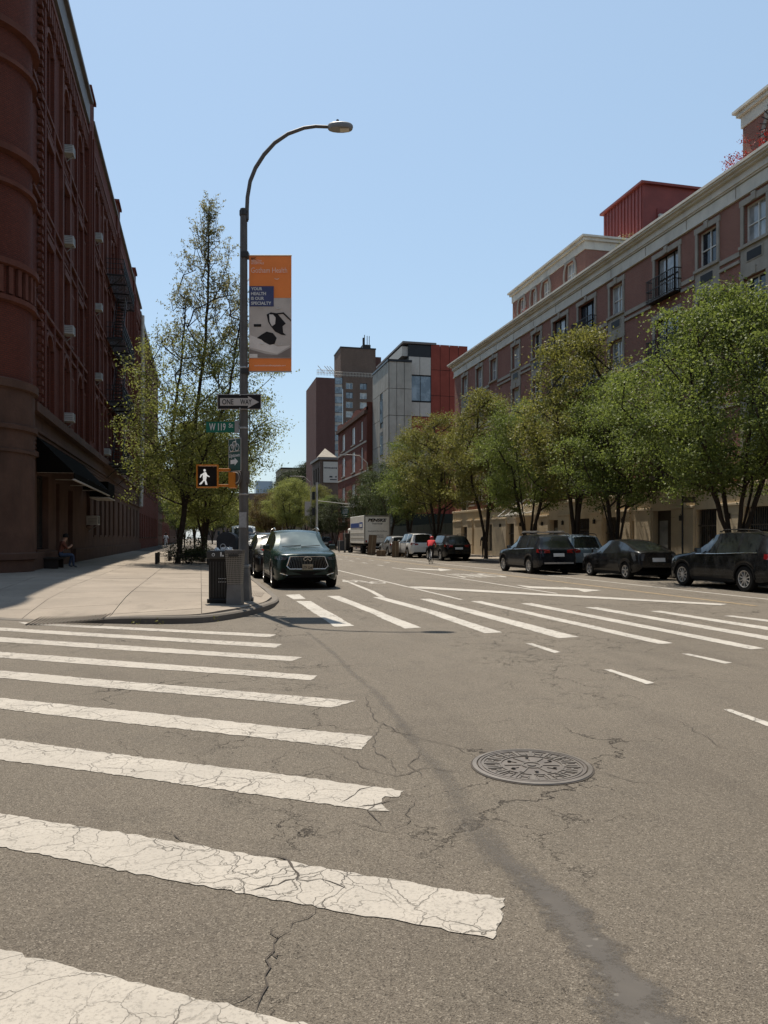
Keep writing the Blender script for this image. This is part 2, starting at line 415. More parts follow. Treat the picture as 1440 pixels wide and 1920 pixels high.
marking('bike_lane_line', [(640, 1087), (646, 1087), (700, 1108), (722, 1119.5), (711, 1119.5), (690, 1108)], WHITE_P2, .01)
strip('lane_line', 9.6, 19.6, 38.5)
for k in range(9): strip('lane_dash', 9.75, 41 + k * 4.2, 42.5 + k * 4.2, .12)
for k in range(7): strip('lane_dash', 11.35, 46 + k * 4.6, 47.4 + k * 4.6, .12)
strip('yellow_centre_line', 12.25, 15.0, 190, .13, YELLOW_P)
strip('parking_lane_line', 13.85, 11, 190, .12)
marking('turn_arrow', [(967, 1096.6), (993, 1099.3), (1062, 1102.2), (1036, 1099.4), (1128, 1106.8), (1096, 1110.3), (1083, 1106.2), (993, 1103)], WHITE_P2, .01)
marking('turn_arrow', [(758, 1065), (772, 1065.6), (822, 1067.8), (822, 1065.8), (848, 1068.6), (826, 1070.8), (822, 1069.4), (770, 1067.4)], WHITE_P2, .01)
def flat_disc_ring(mb, cx, cy, rx, ry, wd, seg=24, z=.004):
    for k in range(seg):
        a, b = 2 * math.pi * k / seg, 2 * math.pi * (k + 1) / seg
        mb.face([(cx + (rx) * math.cos(a), cy + ry * math.sin(a), z), (cx + rx * math.cos(b), cy + ry * math.sin(b), z),
                 (cx + (rx - wd) * math.cos(b), cy + (ry - wd * 1.6) * math.sin(b), z), (cx + (rx - wd) * math.cos(a), cy + (ry - wd * 1.6) * math.sin(a), z)])
m = MB(); bx, by = 5.55, 26.2
flat_disc_ring(m, bx - .42, by + .5, .26, .62, .09); flat_disc_ring(m, bx + .40, by - .35, .26, .62, .09)
for (a, b) in (((-.4, .5), (0, .9)), ((0, .9), (.1, -.3)), ((.1, -.3), (.4, -.35)), ((.1, -.3), (-.2, .2)), ((0, .9), (-.15, 1.4)), ((.05, -.35), (.1, -.95))):
    p, q = Vector((*a, 0)), Vector((*b, 0)); n_ = Vector((-(q - p).y, (q - p).x, 0)).normalized() * .05
    m.face([(bx + v.x, by + v.y, .0045) for v in (p - n_, q - n_, q + n_, p + n_)])
m.build('bicycle_symbol', WHITE_P2, road)
me = text_mesh('ONLY', WHITE_P2, 2.0, 3.0, bold=.02)
o = bpy.data.objects.new('lane_lettering', me); o.location = (11.9, 31.2, .004); o.rotation_euler = (0, 0, math.pi); link(o, road)

# explicit cracks and the sealed seam
CRK, t_, p_, o_ = newmat('crack_fill'); p_.inputs['Base Color'].default_value = (.03, .024, .02, 1)
t_.links.new(mixc(t_, (.028, .022, .017), (.06, .048, .038), noise(t_, pos(t_), 30, 3)), p_.inputs['Base Color'])
p_.inputs['Roughness'].default_value = .95
def crack(px, w0=.012, z=.0065):
    pts = [G(x, y) for x, y in px]; path = []
    for a, b in zip(pts[:-1], pts[1:]):
        L = (b - a).length; k = max(2, int(L / .045)); n_ = Vector((-(b - a).y, (b - a).x, 0)).normalized()
        off = 0
        for j in range(k):
            off = off * .75 + (random.random() - .5) * .045
            path.append(a.lerp(b, j / k) + n_ * off * abs(math.sin(math.pi * (j + .01) / k)) ** .3)
    path.append(pts[-1]); m = MB(); n = len(path); last = None
    for i in range(n):
        t = (path[min(i + 1, n - 1)] - path[max(i - 1, 0)]).normalized(); s_ = Vector((-t.y, t.x, 0))
        wd = w0 * .55 * (.15 + .85 * abs(math.sin(math.pi * i / (n - 1))) ** .6) * (.4 + random.random() * 1.1) / 2
        cur = (path[i] + s_ * wd, path[i] - s_ * wd)
        if last: m.face([(v.x, v.y, z) for v in (last[0], last[1], cur[1], cur[0])])
        last = cur
    return m.build('crack', CRK, road)
for c_, w_ in [
    ([(476, 1905), (500, 1850), (496, 1800), (515, 1770), (545, 1745)], .014), ([(500, 1800), (520, 1798), (533, 1790)], .014), ([(515, 1770), (510, 1752), (520, 1735)], .012), ([(545, 1745), (575, 1722), (590, 1700), (625, 1680)], .009), ([(500, 1850), (478, 1862), (430, 1885)], .008),
    ([(330, 1295), (380, 1300), (470, 1290), (560, 1297), (690, 1275)], .012),
    ([(0, 1325), (90, 1322), (130, 1315), (210, 1310), (285, 1308)], .012),
    ([(330, 1313), (400, 1303), (470, 1291)], .01),
    ([(690, 1300), (700, 1345), (740, 1372), (790, 1385), (850, 1400), (893, 1420)], .012),
    ([(620, 1405), (680, 1440), (740, 1456), (800, 1440), (846, 1447), (890, 1442)], .012),
    ([(730, 1345), (705, 1375), (700, 1400), (735, 1430), (742, 1456)], .01),
    ([(790, 1408), (770, 1440), (790, 1458)], .012),
    ([(1108, 1440), (1135, 1450), (1180, 1465), (1240, 1468)], .01),
    ([(1270, 1350), (1320, 1380), (1360, 1405)], .008),
    ([(655, 1538), (700, 1555), (760, 1560)], .008),
    ([(700, 1500), (690, 1520), (715, 1550)], .012),
    ([(780, 1500), (768, 1540), (735, 1556)], .008),
    ([(460, 1600), (520, 1606), (540, 1615), (556, 1650), (600, 1650), (650, 1668)], .016),
    ([(556, 1650), (520, 1660), (470, 1672)], .016),
    ([(640, 1505), (690, 1478), (700, 1470)], .014), ([(668, 1515), (740, 1500)], .016),
    ([(250, 1570), (300, 1560), (385, 1592)], .01)]:
    crack(c_, w_)
# seam: a soft-edged band of finer, greyer sealed asphalt
SEAM, t_, p_, o_ = newmat('sealed_asphalt'); v_ = pos(t_)
c_ = mixc(t_, (.052, .045, .038), (.070, .060, .050), ramp(t_, noise(t_, v_, 4, 4), [(.35, 0), (.65, 1)]).outputs[0])
vv = N(t_, 'ShaderNodeTexVoronoi'); vv.inputs['Scale'].default_value = 60; t_.links.new(v_, vv.inputs['Vector']); ss = N(t_, 'ShaderNodeSeparateColor'); t_.links.new(vv.outputs['Color'], ss.inputs[0])
c_ = mixc(t_, c_, (.16, .145, .125), ramp(t_, ss.outputs[0], [(.985, 0), (.992, .5)]).outputs[0])
c_ = mixc(t_, c_, (.045, .04, .036), ramp(t_, noise(t_, v_, 150, 3), [(.55, 0), (.75, .6)]).outputs[0])
t_.links.new(c_, p_.inputs['Base Color']); p_.inputs['Roughness'].default_value = .8
uvn = N(t_, 'ShaderNodeUVMap'); sx_ = N(t_, 'ShaderNodeSeparateXYZ'); t_.links.new(uvn.outputs[0], sx_.inputs[0])
ab = N(t_, 'ShaderNodeMath', operation='ABSOLUTE'); t_.links.new(sx_.outputs[0], ab.inputs[0])
ad = N(t_, 'ShaderNodeMath', operation='MULTIPLY_ADD'); ad.inputs[1].default_value = 2.8
nz = N(t_, 'ShaderNodeMath', operation='SUBTRACT'); t_.links.new(noise(t_, v_, 5, 7, .8), nz.inputs[0]); nz.inputs[1].default_value = .5
t_.links.new(nz.outputs[0], ad.inputs[0]); t_.links.new(ab.outputs[0], ad.inputs[2])
al = ramp(t_, ad.outputs[0], [(.15, .9), (.8, 0)])
am = N(t_, 'ShaderNodeMath', operation='MULTIPLY'); t_.links.new(al.outputs[0], am.inputs[0]); t_.links.new(sx_.outputs[1], am.inputs[1]); t_.links.new(am.outputs[0], p_.inputs['Alpha'])
seam = [(575, 1185, 12), (625, 1225, 14), (660, 1262, 16), (705, 1300, 24), (745, 1345, 26), (790, 1410, 30), (830, 1450, 45), (862, 1500, 60), (885, 1550, 90),
        (935, 1600, 80), (1000, 1655, 85), (1050, 1700, 100), (1090, 1750, 115), (1135, 1805, 135), (1180, 1860, 155), (1220, 1930, 175), (1250, 2010, 190)]
m = MB(); uvs = []
for (a, b) in zip(seam[:-1], seam[1:]):
    A0, A1 = G(a[0] - a[2] / 2 * 1.3, a[1]), G(a[0] + a[2] / 2 * 1.3, a[1]); B0, B1 = G(b[0] - b[2] / 2 * 1.3, b[1]), G(b[0] + b[2] / 2 * 1.3, b[1])
    Am, Bm = (A0 + A1) / 2, (B0 + B1) / 2
    m.face([(v.x, v.y, .0042) for v in (A0, Am, Bm, B0)]); va_, vb_ = [min(1, .26 + max(0, (q_[1] - 1560)) / 150) for q_ in (a, b)]; uvs += [(-1, va_), (0, va_), (0, vb_), (-1, vb_)]
    m.face([(v.x, v.y, .0042) for v in (Am, A1, B1, Bm)]); uvs += [(0, va_), (1, va_), (1, vb_), (0, vb_)]
so = m.build('sealed_seam', SEAM, road); ul = so.data.uv_layers.new(name='UVMap')
for i, uv in enumerate(uvs): ul.data[i].uv = uv

# ------------------------------------------------------------ sidewalks
KX = 1.85
P0 = Vector((-1.65, 14.7)); UD = Vector((-.83, .558)); ND = Vector((.558, .83))
kerb_px = [(0, 1162.5), (60, 1165), (120, 1167), (200, 1169), (300, 1170), (380, 1168), (440, 1160), (480, 1151), (507, 1142), (519, 1133), (521, 1124)]
kerb = [G(x, y).to_2d() for x, y in kerb_px]
kerb = [kerb[0] + UD * 60, kerb[0] + UD * 20, kerb[0] + UD * 6] + kerb + [Vector((KX, 23)), Vector((KX, 40)), Vector((KX, 132))]
def hk(p):
    return .13 - .115 * math.exp(-(((p - Vector((-3.1, 15.5))).length) / 1.5) ** 4) - .05 * math.exp(-((p - Vector((1.85, 18.9))).length / 1.6) ** 4)
def zs(x, y):
    p = Vector((x, y)); d1 = KX - x; d2 = (p - P0).dot(ND)
    z = .13 + .03 * max(0, min(d1, d2))
    r = (p - Vector((-3.1, 15.5))); a = abs(r.dot(UD)); b = r.dot(ND)
    z -= .115 * math.exp(-(a / 1.5) ** 4) * max(0, 1 - max(0, b) / 2.2)
    return z
def smooth_curve(pts, k=4):
    out = []
    for i in range(len(pts) - 1):
        p0 = pts[max(i - 1, 0)]; p1 = pts[i]; p2 = pts[i + 1]; p3 = pts[min(i + 2, len(pts) - 1)]
        kk = k if (p2 - p1).length < 5 else 2
        for j in range(kk):
            t = j / kk
            out.append(.5 * ((2 * p1) + (-p0 + p2) * t + (2 * p0 - 5 * p1 + 4 * p2 - p3) * t * t + (-p0 + 3 * p1 - 3 * p2 + p3) * t ** 3) if (p1 - p0).length < 6 and (p3 - p2).length < 6 else p1.lerp(p2, t))
    out.append(pts[-1]); return out
kc = smooth_curve(kerb)
m = MB(); inner = []; prof = None
for i, p in enumerate(kc):
    t = (kc[min(i + 1, len(kc) - 1)] - kc[max(i - 1, 0)]).normalized(); nin = Vector((-t.y, t.x))
    h = hk(p); q = p + nin * .17; inner.append(q)
    row = [(p.x - nin.x * .01, p.y - nin.y * .01, -.05), (p.x, p.y, max(.005, h - .03)), (p.x + nin.x * .03, p.y + nin.y * .03, h), (q.x, q.y, h + .004), (q.x, q.y, -.05)]
    if prof:
        for k in range(4): m.face([prof[k], row[k], row[k + 1], prof[k + 1]])
    prof = row
lsw = thing('left_sidewalk', None, None); del_keys = []
tag(lsw, kind='structure')
m.build('kerb', KERB, lsw, smooth=40)
# under-sheet
m = MB(); bnd = [(q.x, q.y) for q in inner]
inner_pts = [Vector(b) for b in bnd]
def inside_clip(poly, clip):
    out = poly
    for i in range(len(clip)):
        a, b = clip[i], clip[(i + 1) % len(clip)]
        inp, out = out, []
        if not inp: break
        for j in range(len(inp)):
            p, q = inp[j], inp[(j + 1) % len(inp)]
            sp = (b - a).cross(p - a); sq = (b - a).cross(q - a)
            if sp >= 0: out.append(p)
            if (sp >= 0) != (sq >= 0):
                t = sp / (sp - sq); out.append(p.lerp(q, t))
    return out
clip = inner_pts + [Vector((-60, 132))]
clip = [clip[0]] + [c for i, c in enumerate(clip[1:], 1) if (c - clip[i - 1]).length > .01]
def cells(x0, x1, y0, y1, cw, ch, gap):
    nx = round((x1 - x0) / cw); ny = round((y1 - y0) / ch)
    for i in range(nx):
        for j in range(ny):
            a, b = x0 + i * cw + gap / 2, x0 + (i + 1) * cw - gap / 2; c, d = y0 + j * ch + gap / 2, y0 + (j + 1) * ch - gap / 2
            yield [Vector((a, c)), Vector((b, c)), Vector((b, d)), Vector((a, d))]
for c in list(cells(-54.32, 1.68, 12, 72, 2, 2, 0)):
    if max(v.x for v in c) < -12 and max(v.y for v in c) < 10: continue
    q = inside_clip(c, clip)
    if len(q) > 2: m.face([(v.x, v.y, zs(v.x, v.y) - .04) for v in q])
for c in list(cells(-54.32, 1.68, 72, 132, 56, 10, 0)):
    m.face([(v.x, v.y, .13 + .03 * (KX - v.x) if v.x > -7 else .4) for v in (Vector((-7, c[0].y)), Vector((1.68, c[1].y)), Vector((1.68, c[2].y)), Vector((-7, c[3].y)))])
m.build('joint_bed', JOINT, lsw)
slabs = 0
for c in list(cells(-8.23, 1.67, 13.9, 71.9, 1.65, 1.45, .014)) + list(cells(-16.5, -8.25, 18, 26, 1.65, 1.6, .014)):
    cx, cy = sum(v.x for v in c) / 4, sum(v.y for v in c) / 4
    if cy > 30.5 and cx < -6.9: continue
    q = inside_clip(c, clip)
    if len(q) < 3: continue
    if abs(sum((q[i].x * q[(i + 1) % len(q)].y - q[(i + 1) % len(q)].x * q[i].y) for i in range(len(q)))) / 2 < .03: continue
    mm = MB(); n = len(q); dz = random.uniform(-.002, .003)
    top = [(v.x, v.y, zs(v.x, v.y) + dz) for v in q]; bot = [(v.x, v.y, zs(v.x, v.y) - .05) for v in q]
    mm.faces(top + bot, [tuple(range(n))] + [(i, (i + 1) % n, n + (i + 1) % n, n + i) for i in range(n)])
    mm.build('paving_slab', SIDEWALK, lsw); slabs += 1
# ridged ramps at the two crossings
def ridges(px_quad, n, name):
    a, b, c, d = [G(x, y, .13) for x, y in px_quad]; mm = MB()
    for k in range(n):
        t = (k + .3) / n; t2 = (k + .62) / n
        q = [a.lerp(b, t), a.lerp(b, t2), d.lerp(c, t2), d.lerp(c, t)]
        q = [(p.x, p.y, zs(p.x, p.y) + .012) for p in q]; lo = [(p[0], p[1], p[2] - .02) for p in q]
        mm.faces(q + lo, [(0, 1, 2, 3), (0, 4, 5, 1), (1, 5, 6, 2), (2, 6, 7, 3), (3, 7, 4, 0)])
    mm.build(name, SIDEWALK, lsw)
ridges([(75, 1147), (212, 1147), (190, 1160), (45, 1159)], 18, 'ramp_ridges')
ridges([(470, 1108), (497, 1112), (490, 1121), (468, 1117)], 8, 'ramp_ridges')
# right sidewalk
RK = 17.45
rsw = thing('right_sidewalk', None, None); tag(rsw, kind='structure')
MB().box(RK, 2, -.05, RK + .17, 131, .14).build('kerb', KERB, rsw, bevel=.02)
MB().box(RK + .17, 2, -.05, 22.6, 131, .128).build('joint_bed', JOINT, rsw)
for i in range(3):
    for j in range(44):
        y = 9 + j * 1.65
        MB().box(RK + .185 + i * 1.65, y, .12, RK + .185 + i * 1.65 + 1.635, y + 1.635, .142 + random.uniform(-.001, .002)).build('paving_slab', SIDEWALK, rsw)

# ------------------------------------------------------------ manhole
IRON = M('cast_iron', (.105, .088, .074), .5, .35, .25, 6, 90, .0015, spec=.6)
IRON2 = M('worn_cast_iron', (.16, .14, .12), .42, .5, .2, 8, 90, .001)
mc = G(997, 1437)
mh = thing('manhole_cover', 'round cast iron manhole cover with raised radial pattern in the bare asphalt of the junction', 'manhole cover', mc)
m = MB(); m.lathe([(.405, .0), (.40, .010), (.372, .013), (.368, .006), (.366, .0)], mc, 64); m.build('rim', IRON2, mh, smooth=30)
m = MB(); m.lathe([(.404, .0046), (.412, .0046)], mc, 64); m.build('joint_ring', CRK, mh)
m = MB(); m.lathe([(.364, .0), (.362, .012), (.345, .013), (.343, .007), (.0001, .007)], mc, 64); m.build('cover_plate', IRON, mh, smooth=30)
m = MB()
def arcbox(m, r0, r1, a0, a1, z0, z1, c, seg=3):
    for k in range(seg):
        a, b = a0 + (a1 - a0) * k / seg, a0 + (a1 - a0) * (k + 1) / seg
        q = [(r0, a), (r1, a), (r1, b), (r0, b)]
        m.prism([(c.x + r * math.cos(t), c.y + r * math.sin(t)) for r, t in q], z0, z1)
for k in range(16):
    a = 2 * math.pi * k / 16
    arcbox(m, .205, .215, a, a + .38, .006, .0125, mc); arcbox(m, .322, .335, a, a + .39, .006, .0125, mc)
    arcbox(m, .215, .322, a - .035, a + .035, .006, .0125, mc, 1)
    r_ = random.Random(k)
    for j in range(3):
        b = a + .10 + j * .09
        if j == 1: arcbox(m, .235 if k % 2 else .262, .25 if k % 2 else .278, a + .09, a + .30, .006, .012, mc, 2)
        else: arcbox(m, .232, .306, b, b + .028, .006, .012, mc, 1)
m.build('raised_border', IRON2, mh)
m = MB()
for k in range(12):
    a = 2 * math.pi * (k + .5) / 12
    arcbox(m, .075, .185, a - .075, a + .075, .006, .0125, mc, 1) if k % 2 else arcbox(m, .11, .175, a - .02, a + .02, .006, .0125, mc, 1)
    arcbox(m, .055, .07, a - .27, a + .27, .006, .0125, mc, 2)
m.lathe([(.03, .007), (.028, .014), (.0001, .015)], mc, 14)
m.build('spokes', IRON2, mh)
HB = M('hole_black', (.006, .005, .005), .9)
for k in range(6):
    a = 2 * math.pi * (k + .3) / 6; q = mc + Vector((.16 * math.cos(a), .16 * math.sin(a), 0)); MB().lathe([(.014, .0145), (.0001, .0146)], q, 10).build('vent_hole', HB, mh)

# ------------------------------------------------------------ buildings
BRICK_L = brick('dark_red_brick', (.150, .042, .027), (.120, .035, .024), (.07, .035, .026), dirt=.3)
STONE_L = M('brownstone', (.092, .052, .037), .85, var=.2, vs=1.2, fine=14, bmp=.01, dirt=.35)
TERRA = M('red_terracotta', (.125, .047, .032), .8, var=.2, vs=1.5, fine=20, bmp=.008, dirt=.3)
FASCIA = M('grey_painted_fascia', (.14, .125, .115), .6, var=.2, vs=1)
GLASS_D = glassy('dark_window_glass')
GLASS_B = glassy('window_glass_with_pale_blind', (.20, .21, .21), .07, .8, (.42, .43, .42)); GLASS_D.node_tree.nodes['Principled BSDF'].inputs['Specular IOR Level'].default_value = .6
FRAME_D = M('dark_window_frame', (.03, .024, .020), .7)
FRAME_W = M('white_window_frame', (.62, .60, .55), .5, var=.08)
FRAME_C = M('limestone_trim', (.34, .30, .25), .8, var=.15, vs=2, fine=18, bmp=.004, dirt=.2)
IRONW = M('black_ironwork', (.018, .015, .013), .5)
BRICK_R = brick('mauve_red_brick', (.30, .125, .092), (.25, .100, .078), (.26, .19, .15), dirt=.2)
CREAM = M('cream_stone', (.62, .51, .36), .8, var=.12, vs=.8, fine=12, bmp=.004, dirt=.12)
CORN = M('painted_cornice', (.60, .56, .48), .7, var=.12, vs=1.2, fine=14, dirt=.2)
REDMET = M('red_sheet_metal', (.19, .042, .033), .5, var=.15, vs=1.2, dirt=.1)
ROOF = M('roof_tar', (.05, .05, .05), .9)

def wall(mb, O, U, Wd, H, holes, depth, Nn, z0=0):
    O = Vector(O); U = Vector(U); Nn = Vector(Nn); Z = Vector((0, 0, 1))
    us = sorted({0, Wd} | {h[0] for h in holes} | {h[2] for h in holes}); vs_ = sorted({0, H} | {h[1] for h in holes} | {h[3] for h in holes})
    P = lambda u, v, d=0: O + U * u + Z * v - Nn * d
    for i in range(len(us) - 1):
        j = 0
        while j < len(vs_) - 1:
            uc = (us[i] + us[i + 1]) / 2
            if any(h[0] < uc < h[2] and h[1] < (vs_[j] + vs_[j + 1]) / 2 < h[3] for h in holes): j += 1; continue
            k = j + 1
            while k < len(vs_) - 1 and not any(h[0] < uc < h[2] and h[1] < (vs_[k] + vs_[k + 1]) / 2 < h[3] for h in holes): k += 1
            mb.face([P(us[i], vs_[j]), P(us[i + 1], vs_[j]), P(us[i + 1], vs_[k]), P(us[i], vs_[k])]); j = k
    for a, b, c, d in holes:
        for q in (((a, b), (c, b)), ((c, b), (c, d)), ((c, d), (a, d)), ((a, d), (a, b))):
            (x0, y0), (x1, y1) = q
            mb.face([P(x0, y0), P(x1, y1), P(x1, y1, depth), P(x0, y0, depth)])
    return mb
# window units: local x = width centred, z up from sill, looking towards -y
_wc = {}
def win_unit(w_, h_, frame, bars='h', t=.06):
    key = (w_, h_, frame.name, bars)
    if key not in _wc:
        m = MB(); a = w_ / 2
        m.box(-a, -.03, 0, -a + t, .05, h_); m.box(a - t, -.03, 0, a, .05, h_); m.box(-a + t, -.03, 0, a - t, .05, t); m.box(-a + t, -.03, h_ - t, a - t, .05, h_)
        if 'h' in bars: m.box(-a + t, -.025, h_ * .48, a - t, .045, h_ * .48 + .05)
        if 'v' in bars: m.box(-.03, -.032, t, .03, .045, h_ - t)
        if 'V' in bars:
            for s_ in (-1, 1): m.box(s_ * w_ / 6 - .02, -.028, t, s_ * w_ / 6 + .02, .04, h_ - t)
        g = MB(); g.face([(-a + t * .5, .02, t * .5), (a - t * .5, .02, t * .5), (a - t * .5, .02, h_ - t * .5), (-a + t * .5, .02, h_ - t * .5)])
        _wc[key] = (m.mesh('window', frame), {})
        _wc[key][1]['g'] = g
    return _wc[key]
def window(parent, p, rz, w_, h_, frame, glass, bars='h', sill=None):
    me, d = win_unit(w_, h_, frame, bars)
    if glass.name not in d: d[glass.name] = d['g'].mesh('pane', glass)
    o = inst('window', me, p, rz, parent); 
    inst('pane', d[glass.name], p, rz, o)
    if sill:
        k = ('sill', w_, sill.name)
        if k not in _wc:
            _wc[k] = MB().box(-w_ / 2 - .08, -.3, -.12, w_ / 2 + .08, .03, 0).mesh('sill', sill)
        inst('sill', _wc[k], p, rz, o)
    return o
RL, RR = R(90), R(-90)
SHOPG = glassy('shop_window_glass', (.02, .02, .018), .02, 1.0, wob=False)

# ---- corner apartment house on the left
LX = -6.0; LT = 24.9
lb = thing('apartment_building', 'dark red brick corner apartment house with round turret and fire escape, along the left sidewalk', 'building', (LX, 30, .3))
cols = [33.3, 37.3, 41.3, 47.6, 51.7, 55.8, 61.9, 66.0, 70.0, 76.2, 79.3]
sills = [6.75, 10.7, 14.75, 18.85]; WH = 2.55
Y0, Y1 = 30.0, 81.3
holes = []
for c in cols:
    wd = 1.25 if cols.index(c) % 3 == 1 else .95
    for s in sills: holes.append((c - wd / 2 - Y0, s - .0, c + wd / 2 - Y0, s + WH))
ghol = []
for y0, y1, z0, z1 in [(31.2, 33.5, 1.1, 4.0), (35.2, 36.0, .5, 3.9), (38.2, 39.6, .45, 3.8), (44.2, 45.6, 2.2, 4.1), (47, 48.2, 1.7, 4.2), (49.6, 50.8, 1.7, 4.2), (52, 53.1, 1.7, 4.2), (54.4, 55.5, 1.7, 4.2),
                       (57, 58.1, 1.7, 4.2), (60.4, 61.6, 1.7, 4.2), (63.6, 64.8, 1.7, 4.2), (67, 68.2, 1.7, 4.2), (70.4, 71.5, 1.7, 4.2), (74, 75.2, 1.7, 4.2), (77.5, 78.7, 1.7, 4.2)]:
    ghol.append((y0 - Y0, z0, y1 - Y0, z1))
m = MB(); wall(m, (LX, Y0, 0), (0, 1, 0), Y1 - Y0, 6.2, ghol, .35, (1, 0, 0)); m.build('ground_floor_wall', STONE_L, lb)
m = MB(); wall(m, (LX - .02, Y0, 6.2), (0, 1, 0), Y1 - Y0, LT - 6.2, [(a, b - 6.2, c, d - 6.2) for a, b, c, d in holes], .38, (1, 0, 0))
side_dir = Vector((-.83, .558, 0)); c0 = Vector((-8.6, 29.2, 0))
q = c0 + side_dir * 30
m.face([c0, q, q + Vector((0, 0, LT)), c0 + Vector((0, 0, LT))])
m.face([(LX - .02, Y1, 0), (LX - 20, Y1, 0), (LX - 20, Y1, LT), (LX - .02, Y1, LT)])
m.face([(LX - .02, Y0, LT - .5), (LX - .02, Y1, LT - .5), (LX - 20, Y1, LT - .5), (q.x, q.y, LT - .5), (c0.x, c0.y, LT - .5)])
m.build('brick_wall', BRICK_L, lb)
for a, b, c, d in holes: window(lb, (LX - .3, Y0 + (a + c) / 2, b), RL, round(c - a, 2), WH, FRAME_D, GLASS_D if random.random() < .8 else GLASS_B, 'h', STONE_L)
for i, (a, b, c, d) in enumerate(ghol): window(lb, (LX - .26, Y0 + (a + c) / 2, b), RL, round(c - a, 2), round(d - b, 2), FRAME_D, SHOPG if i < 3 else GLASS_D, '' if i < 3 else 'h', STONE_L)
# plinth and base courses, belt, string courses, lintels, pilasters, panels
def band(name, mat, z0, z1, pr, y0=Y0, y1=Y1): return MB().box(LX - .05, y0, z0, LX + pr, y1, z1).build(name, mat, lb, bevel=.015)
for y0, y1 in ((Y0, 35.1), (36.1, 38.1), (39.7, 44.1), (44.1, 81.3)):
    band('plinth', STONE_L, -.1, 1.0, .14, y0 + .003, y1 - .003)
band('string_course', STONE_L, 4.55, 4.75, .12); band('string_course', STONE_L, 5.5, 5.62, .10); band('belt_course', STONE_L, 6.15, 6.5, .26)
for k in range(4): band('rustic_joint', STONE_L, 4.85 + k * .17, 4.95 + k * .17, .035)
for i, s in enumerate(sills):
    if i: band('string_course', TERRA, s - .42, s - .28, .13)
    band('string_course', TERRA, s + WH + .5, s + WH + .62, .10) if i < 3 else None
piers = [30.6, 44.6, 58.9, 73.2]
for p in piers[1:]:
    m = MB(); m.box(LX - .04, p - .85, 6.5, LX + .22, p + .85, LT + .7); m.box(LX + .22, p - .55, 6.8, LX + .30, p - .35, 23.5); m.box(LX + .22, p + .35, 6.8, LX + .30, p + .55, 23.5)
    m.box(LX - .3, p - .95, LT + .7, LX + .34, p + .95, LT + .88)
    m.build('pier', BRICK_L, lb)
for c in cols:
    for s_ in (-1, 1):
        y = c + s_ * .98
        MB().box(LX - .03, y - .17, 6.5, LX + .12, y + .17, 22.2).build('pilaster', TERRA if cols.index(c) % 3 == 1 else BRICK_L, lb)
    for i, s in enumerate(sills):
        m = MB()
        if i < 3:
            z0, z1 = s + WH + .70, sills[i + 1] - .5
            if z1 - z0 > .2:
                m.box(LX - .03, c - .55, z0, LX + .03, c + .55, z1)
                for k in range(5): m.box(LX + .03, c - .48 + k * .21, z0 + .05, LX + .085, c - .38 + k * .21, z1 - .05)
        if i in (0, 3):   # round arch over the lowest and the top windows
            r0, r1 = .66, .86
            for k in range(10):
                a0, a1 = math.pi * k / 10, math.pi * (k + 1) / 10
                q = [(LX - .02, c + r * math.cos(a), s + WH - .1 + r * .75 * math.sin(a)) for r, a in ((r0, a0), (r1, a0), (r1, a1), (r0, a1))]
                m.ext(q, (.14, 0, 0))
        else: m.box(LX - .03, c - .72, s + WH + .01, LX + .15, c + .72, s + WH + .3)
        if m.f: m.build('window_surround', TERRA, lb)
# narrow ribbed panels between the window columns
for p in [39.3, 43.0, 49.7, 53.8, 57.2, 64, 68, 71.6, 75.0, 78]:
    for s in sills:
        m = MB(); m.box(LX - .03, p - .42, s - .1, LX + .05, p + .42, s + .02); m.box(LX - .03, p - .42, s + 2.3, LX + .06, p + .42, s + 2.42)
        for k in range(4): m.box(LX - .03, p - .40 + k * .235, s + .02, LX + .055, p - .31 + k * .235, s + 2.3)
        m.build('ribbed_panel', TERRA, lb)
# corbel table, frieze and fascia
m = MB()
y = Y0 + .2
while y < Y1 - .3:
    m.box(LX - .03, y, 22.35, LX + .16, y + .22, 23.1); y += .46
tag(m.build('corbel_table', TERRA, lb), kind='stuff')
band('frieze', TERRA, 23.1, 23.35, .2); band('fascia', FASCIA, 23.7, 24.75, .25, Y0, 43.7); band('fascia', BRICK_L, 23.7, 24.6, .1, 45.5, Y1)
band('coping', FASCIA, 24.75, 24.95, .42, Y0, 43.7); band('coping', FASCIA, 24.62, 24.8, .26, 45.5, Y1)
# dotted quoin strip beside the turret
m = MB(); z = 6.7
while z < 22: m.box(LX + .0, 31.35, z, LX + .17, 31.6, z + .16); z += .32
tag(m.build('quoin_strip', TERRA, lb), kind='stuff')
# turret
TC = Vector((-7.78, 29.4, 0)); TR = 1.95
def ring(name, mat, r, z0, z1, sm=None, seg=40):
    return MB().lathe([(r, z0), (r, z1)], TC, seg).build(name, mat, lb, smooth=40)
def torus(name, mat, r, z, h, pr):
    return MB().lathe([(r, z - h / 2), (r + pr, z - h / 3), (r + pr, z + h / 3), (r, z + h / 2)], TC, 40).build(name, mat, lb, smooth=30)
ring('turret_base', STONE_L, TR + .08, -.2, 6.7); ring('turret_wall', BRICK_L, TR, 6.7, 25.6)
torus('turret_band', STONE_L, TR + .06, .9, .3, .1); torus('turret_band', STONE_L, TR + .06, 5.3, .22, .12); torus('turret_band', STONE_L, TR + .06, 4.5, .15, .08)
torus('turret_band', STONE_L, TR, 6.75, .4, .2)
for z, h, pr in [(9.6, .25, .16), (10.8, .3, .22), (13.5, .22, .16), (14.6, .34, .24), (17.6, .22, .16), (18.8, .34, .24), (21.6, .2, .14), (22.8, .3, .2), (24.4, .3, .25), (25.5, .5, .4)]:
    torus('turret_band', TERRA, TR, z, h, pr)
m = MB()
